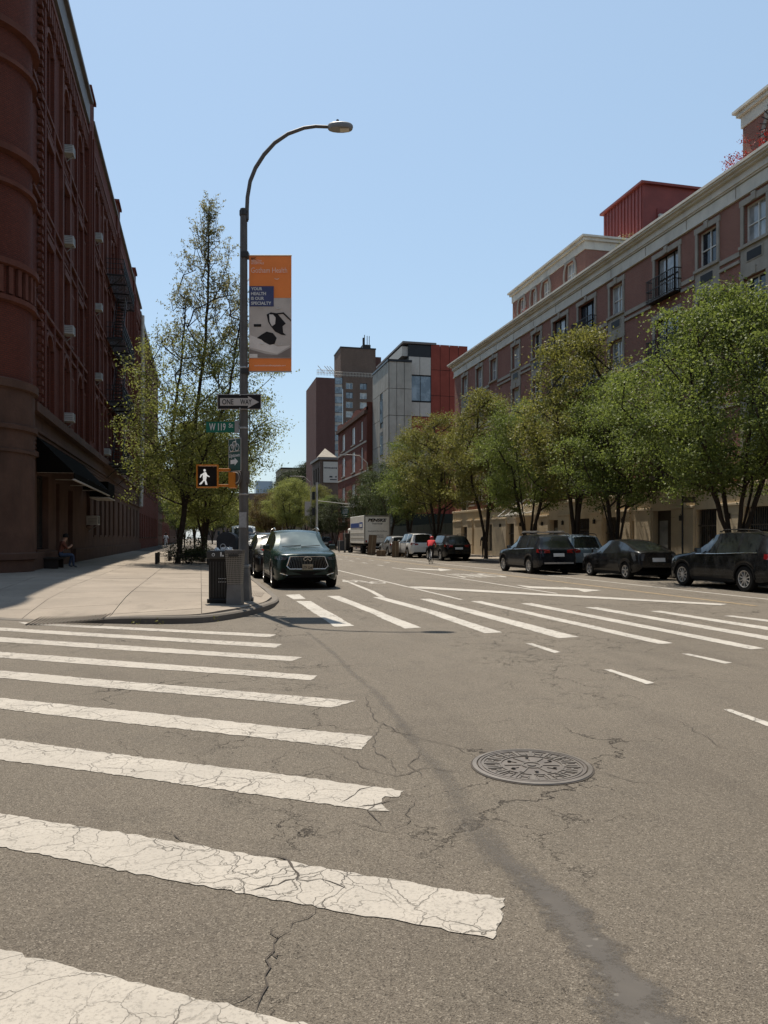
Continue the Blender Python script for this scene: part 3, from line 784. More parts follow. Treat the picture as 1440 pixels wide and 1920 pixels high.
for z0, z1 in ((9.75, 10.65),):
    for k in range(36):
        a = 2 * math.pi * k / 36; p = TC + Vector((math.cos(a), math.sin(a), 0)) * (TR + .07)
        m.obox((p.x, p.y, (z0 + z1) / 2), (.12, .16, z1 - z0), Matrix.Rotation(a, 3, 'Z'))
m.build('baluster_ring', TERRA, lb)
m = MB(); m.lathe([(TR + .3, 25.7), (1.2, 27.6), (.0001, 29)], TC, 24); m.build('turret_roof', ROOF, lb)
# fire escape
fe = MB()
FY0, FY1 = 52.2, 60.2
for i, z in enumerate([6.3, 10.35, 14.4, 18.5]):
    m = MB()
    for k in range(12): m.box(LX + .15 + k * .085, FY0, z, LX + .2 + k * .085, FY1, z + .04)
    for y in np.linspace(FY0, FY1, 5): m.box(LX + .05, y - .03, z - .08, LX + 1.2, y + .03, z)
    for zz in (.35, .7, 1.0): m.box(LX + 1.16, FY0, z + zz, LX + 1.19, FY1, z + zz + .03); m.box(LX + .1, FY0, z + zz, LX + 1.16, FY0 + .03, z + zz + .03); m.box(LX + .1, FY1 - .03, z + zz, LX + 1.16, FY1, z + zz + .03)
    for y in np.linspace(FY0, FY1, 34): m.box(LX + 1.165, y - .01, z + .04, LX + 1.185, y + .01, z + 1.0)
    for x in np.linspace(LX + .2, LX + 1.1, 6): m.box(x, FY0 + .005, z + .04, x + .02, FY0 + .025, z + 1.0)
    for y in (FY0 + .5, FY1 - .5): m.tube([(LX + 1.0, y, z), (LX + .05, y, z - .9)], .03, 4)
    m.build('fire_escape_landing', IRONW, lb)
    if i < 3:
        m = MB(); ya, yb = FY0 + 1.2, FY0 + 4.9
        for x in (LX + .35, LX + .95): m.tube([(x, ya, z + .05), (x, yb, z + 4.05)], .035, 4); m.tube([(x, ya, z + .95), (x, yb, z + 4.95)], .018, 4)
        for k in range(14):
            t = (k + .5) / 14; m.box(LX + .35, ya + (yb - ya) * t - .1, z + 4 * t, LX + .95, ya + (yb - ya) * t + .1, z + 4 * t + .03)
        m.build('fire_escape_stair', IRONW, lb)
# pale downpipe near the far end
PIPE = M('pale_painted_pipe', (.42, .38, .33), .6)
MB().tube([(LX + .35, 80.6, 23.8), (LX + .35, 80.6, 12), (LX + .3, 79.2, 4.6)], .19, 8).build('downpipe', PIPE, lb)
# awnings: things fixed to the shopfront
AW = M('black_awning_canvas', (.006, .005, .004), .95, spec=.02)
aw = thing('awning', 'long black sloping canvas awning over the shopfront beside the round turret', 'awning', (LX, 36.5, 4))
m = MB(); m.face([(LX + .03, 31.0, 5.35), (LX + 1.35, 31.0, 4.0), (LX + 1.35, 42.6, 4.0), (LX + .03, 42.6, 5.35)]); m.face([(LX + .03, 31.0, 5.35), (LX + 1.35, 31.0, 4.0), (LX + .03, 31.0, 4.0)]); m.face([(LX + .03, 42.6, 5.35), (LX + .03, 42.6, 4.0), (LX + 1.35, 42.6, 4.0)])
m.box(LX + 1.34, 31.0, 3.78, LX + 1.36, 42.6, 4.0); m.build('canvas', AW, aw)
m = MB(); m.box(LX + 1.30, 31.0, 3.72, LX + 1.38, 42.6, 3.77)
for y in (31.05, 34.9, 38.7, 42.55): m.box(LX + .03, y - .02, 3.99, LX + 1.33, y + .02, 4.03)
m.build('frame', PIPE, aw)
aw2 = thing('awning', 'small black box awning beyond the long one, above the wall air conditioner', 'awning', (LX, 45, 4))
MB().box(LX + .25, 43.4, 3.75, LX + 1.2, 46.6, 4.55).build('canvas', AW, aw2, bevel=.04)
MB().box(LX + .26, 43.4, 3.66, LX + 1.22, 46.6, 3.72).build('frame', PIPE, aw2)
# room air conditioners
ACW = M('off_white_ac_case', (.40, .39, .37), .5, var=.08); ACG = M('ac_grille', (.2, .2, .19), .6)
def aircon(y, z, label, wd=.55, sc=1.0, brk=True):
    a = thing('air_conditioner', label, 'air conditioner', (LX, y, z), 0, 'air conditioners on the left apartment house')
    MB().box(LX - .25, y - wd / 2, z, LX + .42 * sc, y + wd / 2, z + .38 * sc).build('case', ACW, a, bevel=.015)
    m = MB()
    for k in range(7): m.box(LX + .42 * sc, y - wd / 2 + .05 + k * (wd - .12) / 7, z + .06, LX + .425 * sc + .004, y - wd / 2 + .09 + k * (wd - .12) / 7, z + .36 * sc)
    for k in range(4): m.box(LX + .05, y - wd / 2 - .006, z + .08 + k * .08, LX + .38 * sc, y - wd / 2, z + .11 + k * .08)
    m.build('grille', ACG, a)
    if brk: MB().tube([(LX + .38 * sc, y, z), (LX + .02, y, z - .35)], .02, 5).build('bracket', ACG, a)
aircon(37.3, 18.9, 'white air conditioner in the top floor window nearest the turret')
aircon(37.3, 14.8, 'white air conditioner in the third row of windows nearest the turret')
aircon(37.3, 10.75, 'white air conditioner in the second row of windows nearest the turret')
aircon(37.3, 6.8, 'white air conditioner in the lowest window directly above the long awning')
aircon(47.6, 18.9, 'white air conditioner on a tilted bracket, top floor just past the first pier')
aircon(47.6, 14.8, 'small white air conditioner just past the first pier, second floor from the top')
aircon(47.6, 10.75, 'white air conditioner just past the first pier, halfway up the wall')
aircon(51.7, 6.8, 'white caged air conditioner under the lowest fire escape landing', .9)
aircon(44.9, 2.25, 'large white through-wall air conditioner at street level under the small awning', 1.0, 1.3)
# ---- next house on the left
def simple_house(name, label, x0, x1, y0, y1, z1, mat, face, cols_, rows, ww, wh, trim=None, glass=GLASS_D, frame=FRAME_D, bars='h', corn=None, z0=-.1, depth=.25, back=True):
    """box house; faces: list of 'W' (-x), 'E' (+x), 'S' (-y) carrying windows at given positions"""
    t = thing(name, label, 'building', ((x0 + x1) / 2, (y0 + y1) / 2, 0))
    m = MB()
    spec = {'W': ((x0, y0, z0), (0, 1, 0), y1 - y0, (-1, 0, 0), RR), 'E': ((x1, y0, z0), (0, 1, 0), y1 - y0, (1, 0, 0), RL), 'S': ((x0, y0, z0), (1, 0, 0), x1 - x0, (0, -1, 0), 0)}
    for k, (O, U, L, Nn, rz) in spec.items():
        hs = []
        if k in face:
            cc = cols_[k]
            for c in cc:
                for r in rows: hs.append((c - ww / 2, r - z0, c + ww / 2, r + wh - z0))
        wall(m, O, U, L, z1 - z0, hs, depth, Nn)
        for a, b, c, d in hs:
            P = Vector(O) + Vector(U) * ((a + c) / 2) + Vector((0, 0, b)) - Vector(Nn) * (depth - .06)
            g_ = glass if not isinstance(glass, list) else random.choice(glass)
            window(t, P, rz, ww, wh, frame, g_, bars, trim)
    m.face([(x0, y1, z0), (x1, y1, z0), (x1, y1, z1), (x0, y1, z1)]); m.face([(x0, y0, z1 - .3), (x1, y0, z1 - .3), (x1, y1, z1 - .3), (x0, y1, z1 - .3)])
    m.build('wall', mat, t)
    if corn:
        cm, ch, cp = corn
        MB().box(x0 - cp, y0 - cp, z1 - ch, x1 + cp, y1 + cp, z1).build('cornice', cm, t, bevel=.05)
    return t
simple_house('apartment_building', 'second dark red brick apartment house beyond the pale downpipe', LX - 18, LX - .1, 81.4, 118, 24.4, BRICK_L, 'E', {'E': [2 + k * 3.1 for k in range(11)]}, [1.6, 6.6, 10.6, 14.6, 18.6], 1.2, 2.5, STONE_L, corn=(FASCIA, .6, .3))
simple_house('apartment_building', 'brown row house far down the left side behind the trees', LX - 16, LX - 1, 122, 150, 17, STONE_L, 'E', {'E': [2 + k * 3 for k in range(9)]}, [2, 6, 10, 13.2], 1.1, 2, STONE_L, corn=(FASCIA, .7, .4))

# ---- the long brick building on the right
RX = 22.5; RT = 17.25; RY0, RY1 = 6.0, 66.6
rb = thing('apartment_building', 'long mauve brick apartment block with cream stone base and pale cornice along the right sidewalk', 'building', (RX, 36, .14))
top = [(17.7, 'B'), (21.2, 'W'), (24.4, 'W'), (27.6, 'A'), (30.7, 'A'), (33.85, 'B'), (38.6, 'A'), (42.0, 'B'), (45.5, 'B'), (49.0, 'A'), (52.6, 'A'), (57.0, 'W'), (60.2, 'W'), (63.8, 'A'), (13.5, 'A'), (10, 'A')]
fl = [4.65, 7.75, 10.85, 13.95]
hs = []
for y, k in top:
    ww = 2.0 if k == 'B' else 1.35
    for z in fl:
        zz = z - (.45 if k == 'B' else 0)
        hs.append((y - ww / 2 - RY0, zz - 3.9, y + ww / 2 - RY0, z + 1.7 - 3.9, k, ww))
m = MB(); wall(m, (RX, RY0, 3.9), (0, 1, 0), RY1 - RY0, RT - 3.9, [h[:4] for h in hs], .3, (-1, 0, 0))
m.face([(RX, RY1, 0), (RX + 18, RY1, 0), (RX + 18, RY1, RT), (RX, RY1, RT)]); m.face([(RX, RY0, 0), (RX + 18, RY0, 0), (RX + 18, RY0, RT), (RX, RY0, RT)])
m.build('brick_wall', BRICK_R, rb)
MB().face([(RX, RY0, RT - .4), (RX + 18, RY0, RT - .4), (RX + 18, RY1, RT - .4), (RX, RY1, RT - .4)]).build('flat_roof', ROOF, rb)
random.seed(11)
for a, b, c, d, k, ww in hs:
    y = RY0 + (a + c) / 2; z = 3.9 + b; h = round(d - b, 2)
    window(rb, (RX + .2, y, z), RR, ww, h, FRAME_D if k == 'B' else FRAME_W, GLASS_B if random.random() < .55 else GLASS_D, 'hv' if k != 'B' else 'hV')
    m = MB(); hw = ww / 2 + .17
    m.box(RX - .06, y - hw, z, RX + .02, y - ww / 2, z + h); m.box(RX - .06, y + ww / 2, z, RX + .02, y + hw, z + h)
    m.box(RX - .07, y - hw - .06, z + h, RX + .02, y + hw + .06, z + h + .26); m.box(RX - .12, y - .13, z + h + .003, RX + .02, y + .13, z + h + .34)
    if k != 'B': m.box(RX - .14, y - hw - .04, z - .13, RX + .02, y + hw + .04, z)
    m.build('stone_surround', FRAME_C, rb)
    if k == 'A':      # stone apron with the air conditioner grille
        MB().box(RX - .035, y - .86, z - 1.27, RX + .02, y + .86, z - .13).build('stone_apron', FRAME_C, rb)
        g = MB().box(RX - .06, y - .5, z - .78, RX - .03, y + .5, z - .3).build('grille_frame', FRAME_C, rb)
        m = MB(); m.box(RX - .075, y - .43, z - .73, RX - .061, y + .43, z - .35); m.build('grille', IRONW, g)
    if k == 'B':      # juliet balcony
        m = MB(); x0 = RX - .42
        m.box(x0, y - 1.2, z - .1, RX, y + 1.2, z - .04)
        for zz in (0, .5, 1.02): m.box(x0, y - 1.2, z + zz, x0 + .035, y + 1.2, z + zz + .04); m.box(x0, y - 1.2, z + zz, RX, y - 1.165, z + zz + .04); m.box(x0, y + 1.165, z + zz, RX, y + 1.2, z + zz + .04)
        for yy in np.linspace(y - 1.18, y + 1.18, 19): m.box(x0 + .005, yy - .012, z, x0 + .03, yy + .012, z + 1.02)
        for yy in (y - 1.19, y + 1.17):
            for xx in (x0 + .12, x0 + .26): m.box(xx, yy, z, xx + .02, yy + .02, z + 1.02)
        m.build('balcony_railing', IRONW, rb)
ys = sorted((y, k) for y, k in top)
for (ya, ka), (yb, kb) in zip(ys[:-1], ys[1:]):
    a = ya + (1.26 if ka == 'B' else .9); b = yb - (1.26 if kb == 'B' else .9)
    if b - a > .2:
        for z in (4.2, 7.25, 10.35, 13.3):
            m = MB(); m.box(RX - .09, a, z, RX + .02, b, z + .13); m.box(RX - .07, a, z + .3, RX + .02, b, z + .5); m.build('string_course', FRAME_C, rb)
# cornice: stepped, each course a box
for z0, z1, pr in [(16.05, 16.12, .12), (16.12, 16.62, .07), (16.65, 16.72, .14), (16.72, 17.02, .2), (17.02, 17.12, .36), (17.12, 17.2, .5), (17.2, 17.32, .56)]:
    MB().box(RX - pr, RY0 - .2, z0, RX + .3, RY1 + pr, z1).build('cornice_course', CORN, rb)
for k in range(17): MB().box(RX - .09, 8 + k * 3.45, 16.14, RX - .068, 8.03 + k * 3.45, 16.6).build('cornice_joint', FRAME_C, rb)
# stone base
gh = [(9, 11.5, .9, 3.0), (16, 18.6, .8, 2.9), (21, 23.4, .8, 2.85), (25.6, 28.1, .8, 2.85), (29.9, 31.4, .8, 2.85), (33.3, 34.9, .15, 2.9), (36.55, 36.85, 1.0, 2.45), (38.4, 39.8, .3, 2.7), (41.4, 43.8, .8, 2.7), (45.5, 46.8, .15, 2.7),
      (48.6, 49.6, .5, 2.5), (52.6, 54.0, .6, 2.6), (57, 58.0, .5, 2.6), (61, 61.4, .9, 2.3), (62.8, 64.2, .5, 2.5)]
m = MB(); wall(m, (RX - .12, RY0, 0), (0, 1, 0), RY1 - RY0 + .12, 3.72, [(a - RY0, c, b - RY0, d) for a, b, c, d in gh], .5, (-1, 0, 0)); m.build('stone_base_wall', CREAM, rb)
MB().box(RX - .2, RY0, 3.72, RX + .05, RY1 + .15, 3.9).build('ledge', CREAM, rb, bevel=.02)
ed = sorted(gh); yy = RY0
for a, b, c, d in ed + [(RY1, RY1, 0, 0)]:
    if a - yy > .3:     # projecting stone blocks between the openings: joints cut between them
        MB().box(RX - .24, yy + .06, 2.93, RX - .12, a - .06, 3.05).build('ledge', CREAM, rb, bevel=.015)
        zt = .16
        for r in range(7):
            L = a - yy - .16; n = max(1, round(L / 1.1)); off = (r % 2) * .5
            cuts = [0] + [min(L, max(0, (k + off) * L / n)) for k in range(n + 1)] + [L]; cuts = sorted(set(round(c_, 3) for c_ in cuts))
            for c1, c2 in zip(cuts[:-1], cuts[1:]):
                if c2 - c1 > .1: MB().box(RX - .2, yy + .08 + c1, zt, RX - .11, yy + .08 + c2 - .012, zt + .385).build('stone_block', CREAM, rb)
            zt += .395
    yy = b
DOOR = M('dark_bronze_door', (.05, .038, .028), .4); GRIL = M('window_guard_metal', (.09, .08, .07), .5)
for a, b, c, d in gh:
    y = (a + b) / 2; w_ = round(b - a, 2); h = round(d - c, 2)
    if c < .2:
        dd = MB().box(RX + .2, a, c, RX + .26, b, d).build('door', DOOR, rb)
        MB().box(RX + .185, y - .05, c + .15, RX + .2, b - .15, d - .5).build('door_pane', GLASS_B, dd); MB().box(RX + .15, a + .12, 1.0, RX + .185, a + .16, 1.4).build('handle', GRIL, dd)
    else:
        wo_ = window(rb, (RX + .2, y, c), RR, w_, h, FRAME_D, GLASS_D, 'hv')
        if w_ > .9:
            m = MB()
            for k in range(int(w_ / .13)): m.box(RX + .02, a + .06 + k * .13, c, RX + .04, a + .08 + k * .13, d)
            m.box(RX + .015, a, c + h * .62, RX + .045, b, c + h * .62 + .05); m.box(RX + .015, a, c + .1, RX + .045, b, c + .15)
            m.build('window_guard', GRIL, wo_)
LAN = M('black_lantern', (.02, .018, .016), .4)
for y in (28.9, 32.3, 37.5, 40.6, 44.6, 47.6, 51.2, 55):
    m = MB(); m.box(RX - .34, y - .07, 2.35, RX - .24, y + .07, 2.6); m.tube([(RX - .2, y, 2.5), (RX - .32, y, 2.68), (RX - .29, y, 2.62)], .015, 5); m.build('wall_lantern', LAN, rb)
# steel and glass entrance canopy
m = MB()
for y in (49.2, 50.6, 52.0): m.tube([(RX - .2, y, 3.35), (RX - 1.7, y, 3.05), (RX - .2, y, 4.2)], .035, 5)
m.box(RX - 1.75, 49.1, 3.02, RX - .2, 52.1, 3.08); m.build('entrance_canopy', M('galvanised_steel', (.5, .5, .48), .4, .5), rb)
# penthouses (parts of the same block)
def pent(y0, y1, x0, x1, z1, wins, rnd=False):
    m = MB(); wall(m, (x0, y0, 17), (0, 1, 0), y1 - y0, z1 - 17 - .8, [(y - w_ / 2 - y0, .85, y + w_ / 2 - y0, 2.35) for y, w_ in wins], .25, (-1, 0, 0))
    for yy in (y0, y1): m.face([(x0, yy, 17), (x1, yy, 17), (x1, yy, z1 - .8), (x0, yy, z1 - .8)])
    m.face([(x1, y0, 17), (x1, y1, 17), (x1, y1, z1 - .8), (x1, y0, z1 - .8)])
    o = m.build('penthouse', BRICK_R, rb)
    for a, b, p_ in ((z1 - .82, z1 - .3, .06), (z1 - .3, z1 - .12, .2), (z1 - .12, z1, .32)): MB().box(x0 - p_, y0 - p_, a, x1 + p_, y1 + p_, b).build('penthouse_cornice', CORN, rb)
    for y, w_ in wins:
        window(rb, (x0 + .17, y, 17.85), RR, w_, 1.5, FRAME_W, GLASS_B, 'hv')
        m = MB(); 
        for k in range(16):      # rounded stone surround
            a0, a1 = 2 * math.pi * k / 16, 2 * math.pi * (k + 1) / 16
            q = [(x0 - .05, y + r * math.cos(a) , 18.6 + rz_ * math.sin(a)) for r, rz_, a in ((w_ / 2 + .12, .92, a0), (w_ / 2 + .34, 1.08, a0), (w_ / 2 + .34, 1.08, a1), (w_ / 2 + .12, .92, a1))]
            m.ext(q, (.045, 0, 0))
        m.box(x0 - .06, y - w_ / 2 - .12, 19.36, x0 + .01, y + w_ / 2 + .12, 19.5); m.box(x0 - .06, y - w_ / 2 - .12, 17.72, x0 + .01, y + w_ / 2 + .12, 17.85)
        m.build('stone_surround', FRAME_C, rb)
pent(43.6, 55.0, 23.25, 30.5, 20.3, [(45.6, 1.2), (49.2, 1.1), (51.2, .7), (53.3, 1.0)])
pent(RY0, 29.3, 23.25, 33, 20.4, [(27.2, 1.2), (23, 1.2)])
# round grille on the near penthouse
m = MB()
for k in range(28):
    a = 2 * math.pi * k / 28; m.tube([(23.16, 27.2 + .55 * math.cos(a), 18.6 + .75 * math.sin(a)), (23.1, 27.2 + .95 * math.cos(a), 18.6 + 1.2 * math.sin(a))], .02, 4)
m.build('fan_grille', IRONW, rb)
# red metal bulkhead on the roof
bh = thing('rooftop_bulkhead', 'red ribbed metal bulkhead standing on the roof behind the cornice', 'bulkhead', (29, 45.5, 17))
MB().box(27, 43.2, 16.9, 31.1, 48, 23.75).build('shell', REDMET, bh)
m = MB()
for k in range(12): m.box(26.95, 43.3 + k * .4, 17, 27, 43.38 + k * .4, 23.7)
m.build('rib', REDMET, bh); MB().box(26.8, 43.0, 23.75, 31.3, 48.2, 23.9).build('roof_sheet', REDMET, bh)
d_ = MB().box(28.0, 43.14, 19.3, 29.0, 43.2, 22.3).build('door', M('dark_red_door', (.16, .03, .025), .5), bh)
m = MB()
for k in range(5): m.box(26.92, 45.7, 21.0 + k * .11, 26.96, 46.3, 21.06 + k * .11)
m.build('louvre', PIPE, bh)
MB().box(28.05, 42.95, 21.6, 28.35, 43.13, 21.9).build('lamp_box', ACW, bh)
m = MB(); m.tube([(29.6, 42.9, 20.9), (29.6, 39.6, 17.6)], .05, 6); m.tube([(30.2, 42.9, 20.9), (30.2, 39.6, 17.6)], .05, 6)
for k in range(8): m.tube([(29.6, 42.6 - k * .4, 20.6 - k * .4), (30.2, 42.6 - k * .4, 20.6 - k * .4)], .025, 4)
tag(m.build('roof_ladder', PIPE), 'pale metal ladder leaning against the red rooftop bulkhead', 'ladder')

# ---- modern grey and red building
GREYP = M('grey_fibre_cement_panel', (.33, .305, .262), .8, var=.14, vs=.8, dirt=.22)
REDP = M('red_fibre_cement_panel', (.21, .050, .035), .75, var=.15, vs=.8)
WHITEP = M('pale_panel', (.42, .39, .345), .7, var=.08); BLKF = M('black_metal_trim', (.015, .015, .016), .4)
GLASS_M = glassy('blue_grey_glass', (.06, .08, .1), .05, 1.0, (.2, .24, .27))
mbg = thing('modern_building', 'modern block clad in grey and red panels beyond the trees on the right', 'building', (27, 96, 0))
MX, MY = 22.5, 92.0
m = MB(); m.box(MX + .1, MY + .1, 0, 25.4, 101, 23.2); m.build('core', BLKF, mbg)
def panels(parent, O, U, Wd, z0, z1, Nn, nx, nz, mat, skip=()):
    O, U, Nn = Vector(O), Vector(U), Vector(Nn)
    for i in range(nx):
        for j in range(nz):
            u0, u1 = Wd * i / nx + .03, Wd * (i + 1) / nx - .03; v0, v1 = z0 + (z1 - z0) * j / nz + .03, z0 + (z1 - z0) * (j + 1) / nz - .03
            if any(a < (u0 + u1) / 2 < b and c < (v0 + v1) / 2 < d for a, b, c, d in skip): continue
            q = [O + U * u0 + Vector((0, 0, v0)), O + U * u1 + Vector((0, 0, v0)), O + U * u1 + Vector((0, 0, v1)), O + U * u0 + Vector((0, 0, v1))]
            MB().ext(q, Nn * .1).build('cladding_panel', mat, parent)
panels(mbg, (MX + .1, MY + .1, 0), (1, 0, 0), 2.9, 0, 23.3, (0, -1, 0), 3, 7, GREYP)
panels(mbg, (MX + .1, MY + .1, 0), (0, 1, 0), 8.8, 0, 23.3, (-1, 0, 0), 6, 7, GREYP, [(2.8, 4.5, 10, 20)])
for z in (8.5, 12.6, 16.7): window(mbg, (MX - .02, MY + 3.75, z - .5), RR, 1.4, 2.9, BLKF, GLASS_M, 'v')
for z in (8.3, 12.0, 15.8): MB().box(MX - .03, MY + 3.0, z - 1.2, MX + .09, MY + 4.5, z - .3).build('cladding_panel', GREYP, mbg)
MB().box(MX - .1, MY - .1, 23.3, 25.5, 101, 23.55).build('coping', BLKF, mbg)
m = MB(); m.box(25.4, MY + 1.2, 0, 33.2, 108, 25.8); m.build('core', BLKF, mbg)
panels(mbg, (28.3, MY + 1.2, 0), (1, 0, 0), 4.9, 0, 26, (0, -1, 0), 4, 8, REDP)
panels(mbg, (25.4, MY + 1.2, 0), (1, 0, 0), 2.9, 13.2, 16.8, (0, -1, 0), 1, 1, REDP); panels(mbg, (25.4, MY + 1.2, 0), (1, 0, 0), 2.9, 0, 10, (0, -1, 0), 1, 3, REDP)
panels(mbg, (25.4, MY + 1.2, 0), (1, 0, 0), 2.9, 16.8, 18.6, (0, -1, 0), 2, 1, WHITEP); panels(mbg, (25.4, MY + 1.2, 0), (1, 0, 0), 2.9, 22, 24.3, (0, -1, 0), 2, 1, WHITEP)
for z in (18.7, 10.0): window(mbg, (26.9, MY + 1.05, z), 0, 2.8, 3.2, BLKF, GLASS_M, 'v')
MB().box(24.6, MY + 1.0, 25.9, 29, 108, 26.15).build('coping', FASCIA, mbg)
MB().box(24.6, MY + 1.5, 24.4, 28.2, 108, 25.6).build('parapet', WHITEP, mbg)
# dark hoarding in the gap beside it
hd = thing('hoarding', 'dark green site hoarding in the gap before the modern block', 'fence', (25, 80, 0))
for k in range(10): MB().box(22.6 + .0, 67.2 + k * 2.45, 0, 22.7, 67.2 + k * 2.45 + 2.4, 2.9).build('hoarding_board', M('hoarding_paint', (.02, .025, .02), .7) if k == 0 else bpy.data.materials['hoarding_paint'], hd)
MB().box(22.8, 91, 0, 33, 91.1, 4.5).build('wall_board', bpy.data.materials['hoarding_paint'], hd)

# ---- four storey brick building
BRICK_4 = brick('bright_red_brick', (.175, .052, .034), (.145, .044, .030), (.11, .06, .045), dirt=.25)
BX = 21.7
b4 = thing('brick_building', 'four storey red brick building with wavy parapet and white windows, left of the grey block', 'building', (24, 112, 0))
wr = [(104.2, 1.3), (110.2, 2.4), (118.2, 2.4)]
rows = [(3.5, 2.0), (7.3, 2.0), (11.0, 3.0), (15.0, 2.6)]
hs = [(y - w_ / 2 - 101, z, y + w_ / 2 - 101, z + h) for y, w_ in wr for z, h in rows]
m = MB(); wall(m, (BX, 101, 0), (0, 1, 0), 22, 18.4, hs, .3, (-1, 0, 0)); m.face([(BX, 101, 0), (BX + 12, 101, 0), (BX + 12, 101, 19.8), (BX, 101, 19.8)]); m.face([(BX, 123, 0), (BX + 12, 123, 0), (BX + 12, 123, 18.4), (BX, 123, 18.4)])
m.face([(BX, 101, 18.3), (BX + 12, 101, 18.3), (BX + 12, 123, 18.3), (BX, 123, 18.3)]); m.build('wall', BRICK_4, b4)
GLASS_W = glassy('bright_white_blind_glass', (.45, .46, .46), .2, .5, (.65, .65, .63))
for a, b, c, d in hs: window(b4, (BX + .12, 101 + (a + c) / 2, b), RR, round(c - a, 2), round(d - b, 2), FRAME_W, GLASS_W, 'hv' if c - a < 2 else 'hV', FRAME_C)
MB().box(BX - .35, 100.9, 18.2, BX + .1, 123.1, 18.7).build('cornice', STONE_L, b4)
m = MB()
for k in range(22):       # curved gable parapet
    y = 101 + k; z = 18.7 + .45 + .55 * max(0, math.cos((y - 107.5) * .45)) * (1 if y < 113 else .8)
    m.box(BX - .12, y, 18.7, BX + .2, y + 1, z)
m.build('parapet', BRICK_4, b4)
for z in (6.6, 10.4, 14.4): MB().box(BX - .08, 101, z, BX + .02, 123, z + .25).build('string_course', FRAME_C, b4)
sg = MB().box(BX - .16, 105.5, 5.9, BX - .09, 113.5, 7.0).build('name_board', WHITEP, b4)
m = MB()
for k in range(18): m.box(BX - .18, 106 + k * .4, 6.25, BX - .161, 106.22 + k * .4, 6.7)
MB().box(BX - .9, 106.2, 4.6, BX, 108, 4.8).build('door_hood', WHITEP, b4)

# ---- tall tower block
BRICK_T = brick('brown_tower_brick', (.145, .10, .078), (.12, .085, .068), (.11, .085, .07), .4, .15, .02, dirt=.2)
BRICK_U = brick('purple_tower_brick', (.115, .06, .052), (.10, .052, .047), (.09, .06, .05), .4, .15, .02, dirt=.15)
tw = thing('tower_block', 'tall brown brick tower with a rooftop machine room, far beyond the red brick building', 'building', (36, 190, 0))
TY = 180.0
tx = lambda px, yy=TY: (lambda u: (SY + CY * u) / (CY - SY * u) * yy)((px - 720) / 1442)
tz = lambda py, px=640, yy=TY: CAM_H + (1008 - py) / 1442 * (yy * CY + tx(px, yy) * SY)
x0, x1, x2, x3, x4 = tx(591), tx(626), tx(640), tx(700), tx(720)
m = MB(); m.box(x0, TY - 1.5, 0, x1, TY + 16, tz(712)); m.build('wall', BRICK_U, tw)
m = MB(); m.box(x1, TY, 0, x2 + .3, TY + 14, tz(710)); m.build('bay_wall', BRICK_U, tw)
rows = [tz(1000) + k * ((tz(716) - tz(1000)) / 16) for k in range(16)]
for r in rows:
    MB().box(x1 + .1, TY - .12, r + 1.7, x2 + .2, TY + .02, r + 3.2).build('window', GLASS_M, tw); MB().box(x1 + .1, TY - .1, r + .3, x2 + .2, TY + .01, r + 1.6).build('spandrel', WHITEP, tw)
m = MB(); hs = []
cc = [1.6, 5.0, 8.4, 11.8, 15.2, 18.6]
for c in cc:
    for r in rows: hs.append((c - .85, r + .6, c + .85, r + 2.1))
wall(m, (x2 + .3, TY - .3, 0), (1, 0, 0), 21, tz(706), hs, .25, (0, -1, 0)); m.face([(x2 + .3, TY - .3, tz(706)), (x2 + 21, TY - .3, tz(706)), (x2 + 21, TY + 15, tz(706)), (x2 + .3, TY + 15, tz(706))])
m.build('wall', BRICK_T, tw)
for a, b, c, d in hs: window(tw, (x2 + .3 + (a + c) / 2, TY - .08, b), 0, 1.7, 1.5, FRAME_W if random.random() < .4 else FRAME_D, GLASS_M if random.random() < .6 else GLASS_B, 'v')
zt = tz(708); zu = tz(650)
m = MB(); m.box(tx(640), TY + 1, zt, tx(706), TY + 10, zu); m.build('machine_room', BRICK_T, tw); MB().box(tx(640) - .1, TY + .9, zu, tx(706) + .1, TY + 10.1, zu + .3).build('coping', BLKF, tw)
MB().box(tx(706), TY + 3, zt, tx(720), TY + 10, tz(660)).build('stair_tower', BRICK_U, tw)
m = MB(); m.box(tx(685), TY + 3, zu, tx(700), TY + 6, zu + 1.6); m.tube([(tx(690), TY + 4, zu), (tx(690), TY + 4, zu + 4.2)], .1, 5); m.box(tx(686), TY + 3.5, zu + 1.6, tx(689), TY + 4, zu + 3.4)
for dx in (695, 699): m.tube([(tx(dx), TY + 4, zu), (tx(dx), TY + 4, zu + 4)], .08, 4)
m.build('rooftop_equipment', IRONW, tw)
m = MB()
for i, px in enumerate(np.linspace(593, 702, 40)): m.tube([(tx(px), TY - (1.4 if px < 626 else .2), zt), (tx(px), TY - (1.4 if px < 626 else .2), zt + 1.3)], .05, 4)
for h in (.6, 1.3): m.tube([(tx(593), TY - 1.4, zt + h), (tx(626), TY - 1.4, zt + h), (tx(626), TY - .2, zt + h), (tx(702), TY - .2, zt + h)], .05, 4)
for px in (594, 606, 611, 616): m.tube([(tx(px) + 1.5, TY - 1, zt + .8), (tx(px), TY - 1.6, zt + 2.2)], .08, 4)
m.build('roof_railing', PIPE, tw)

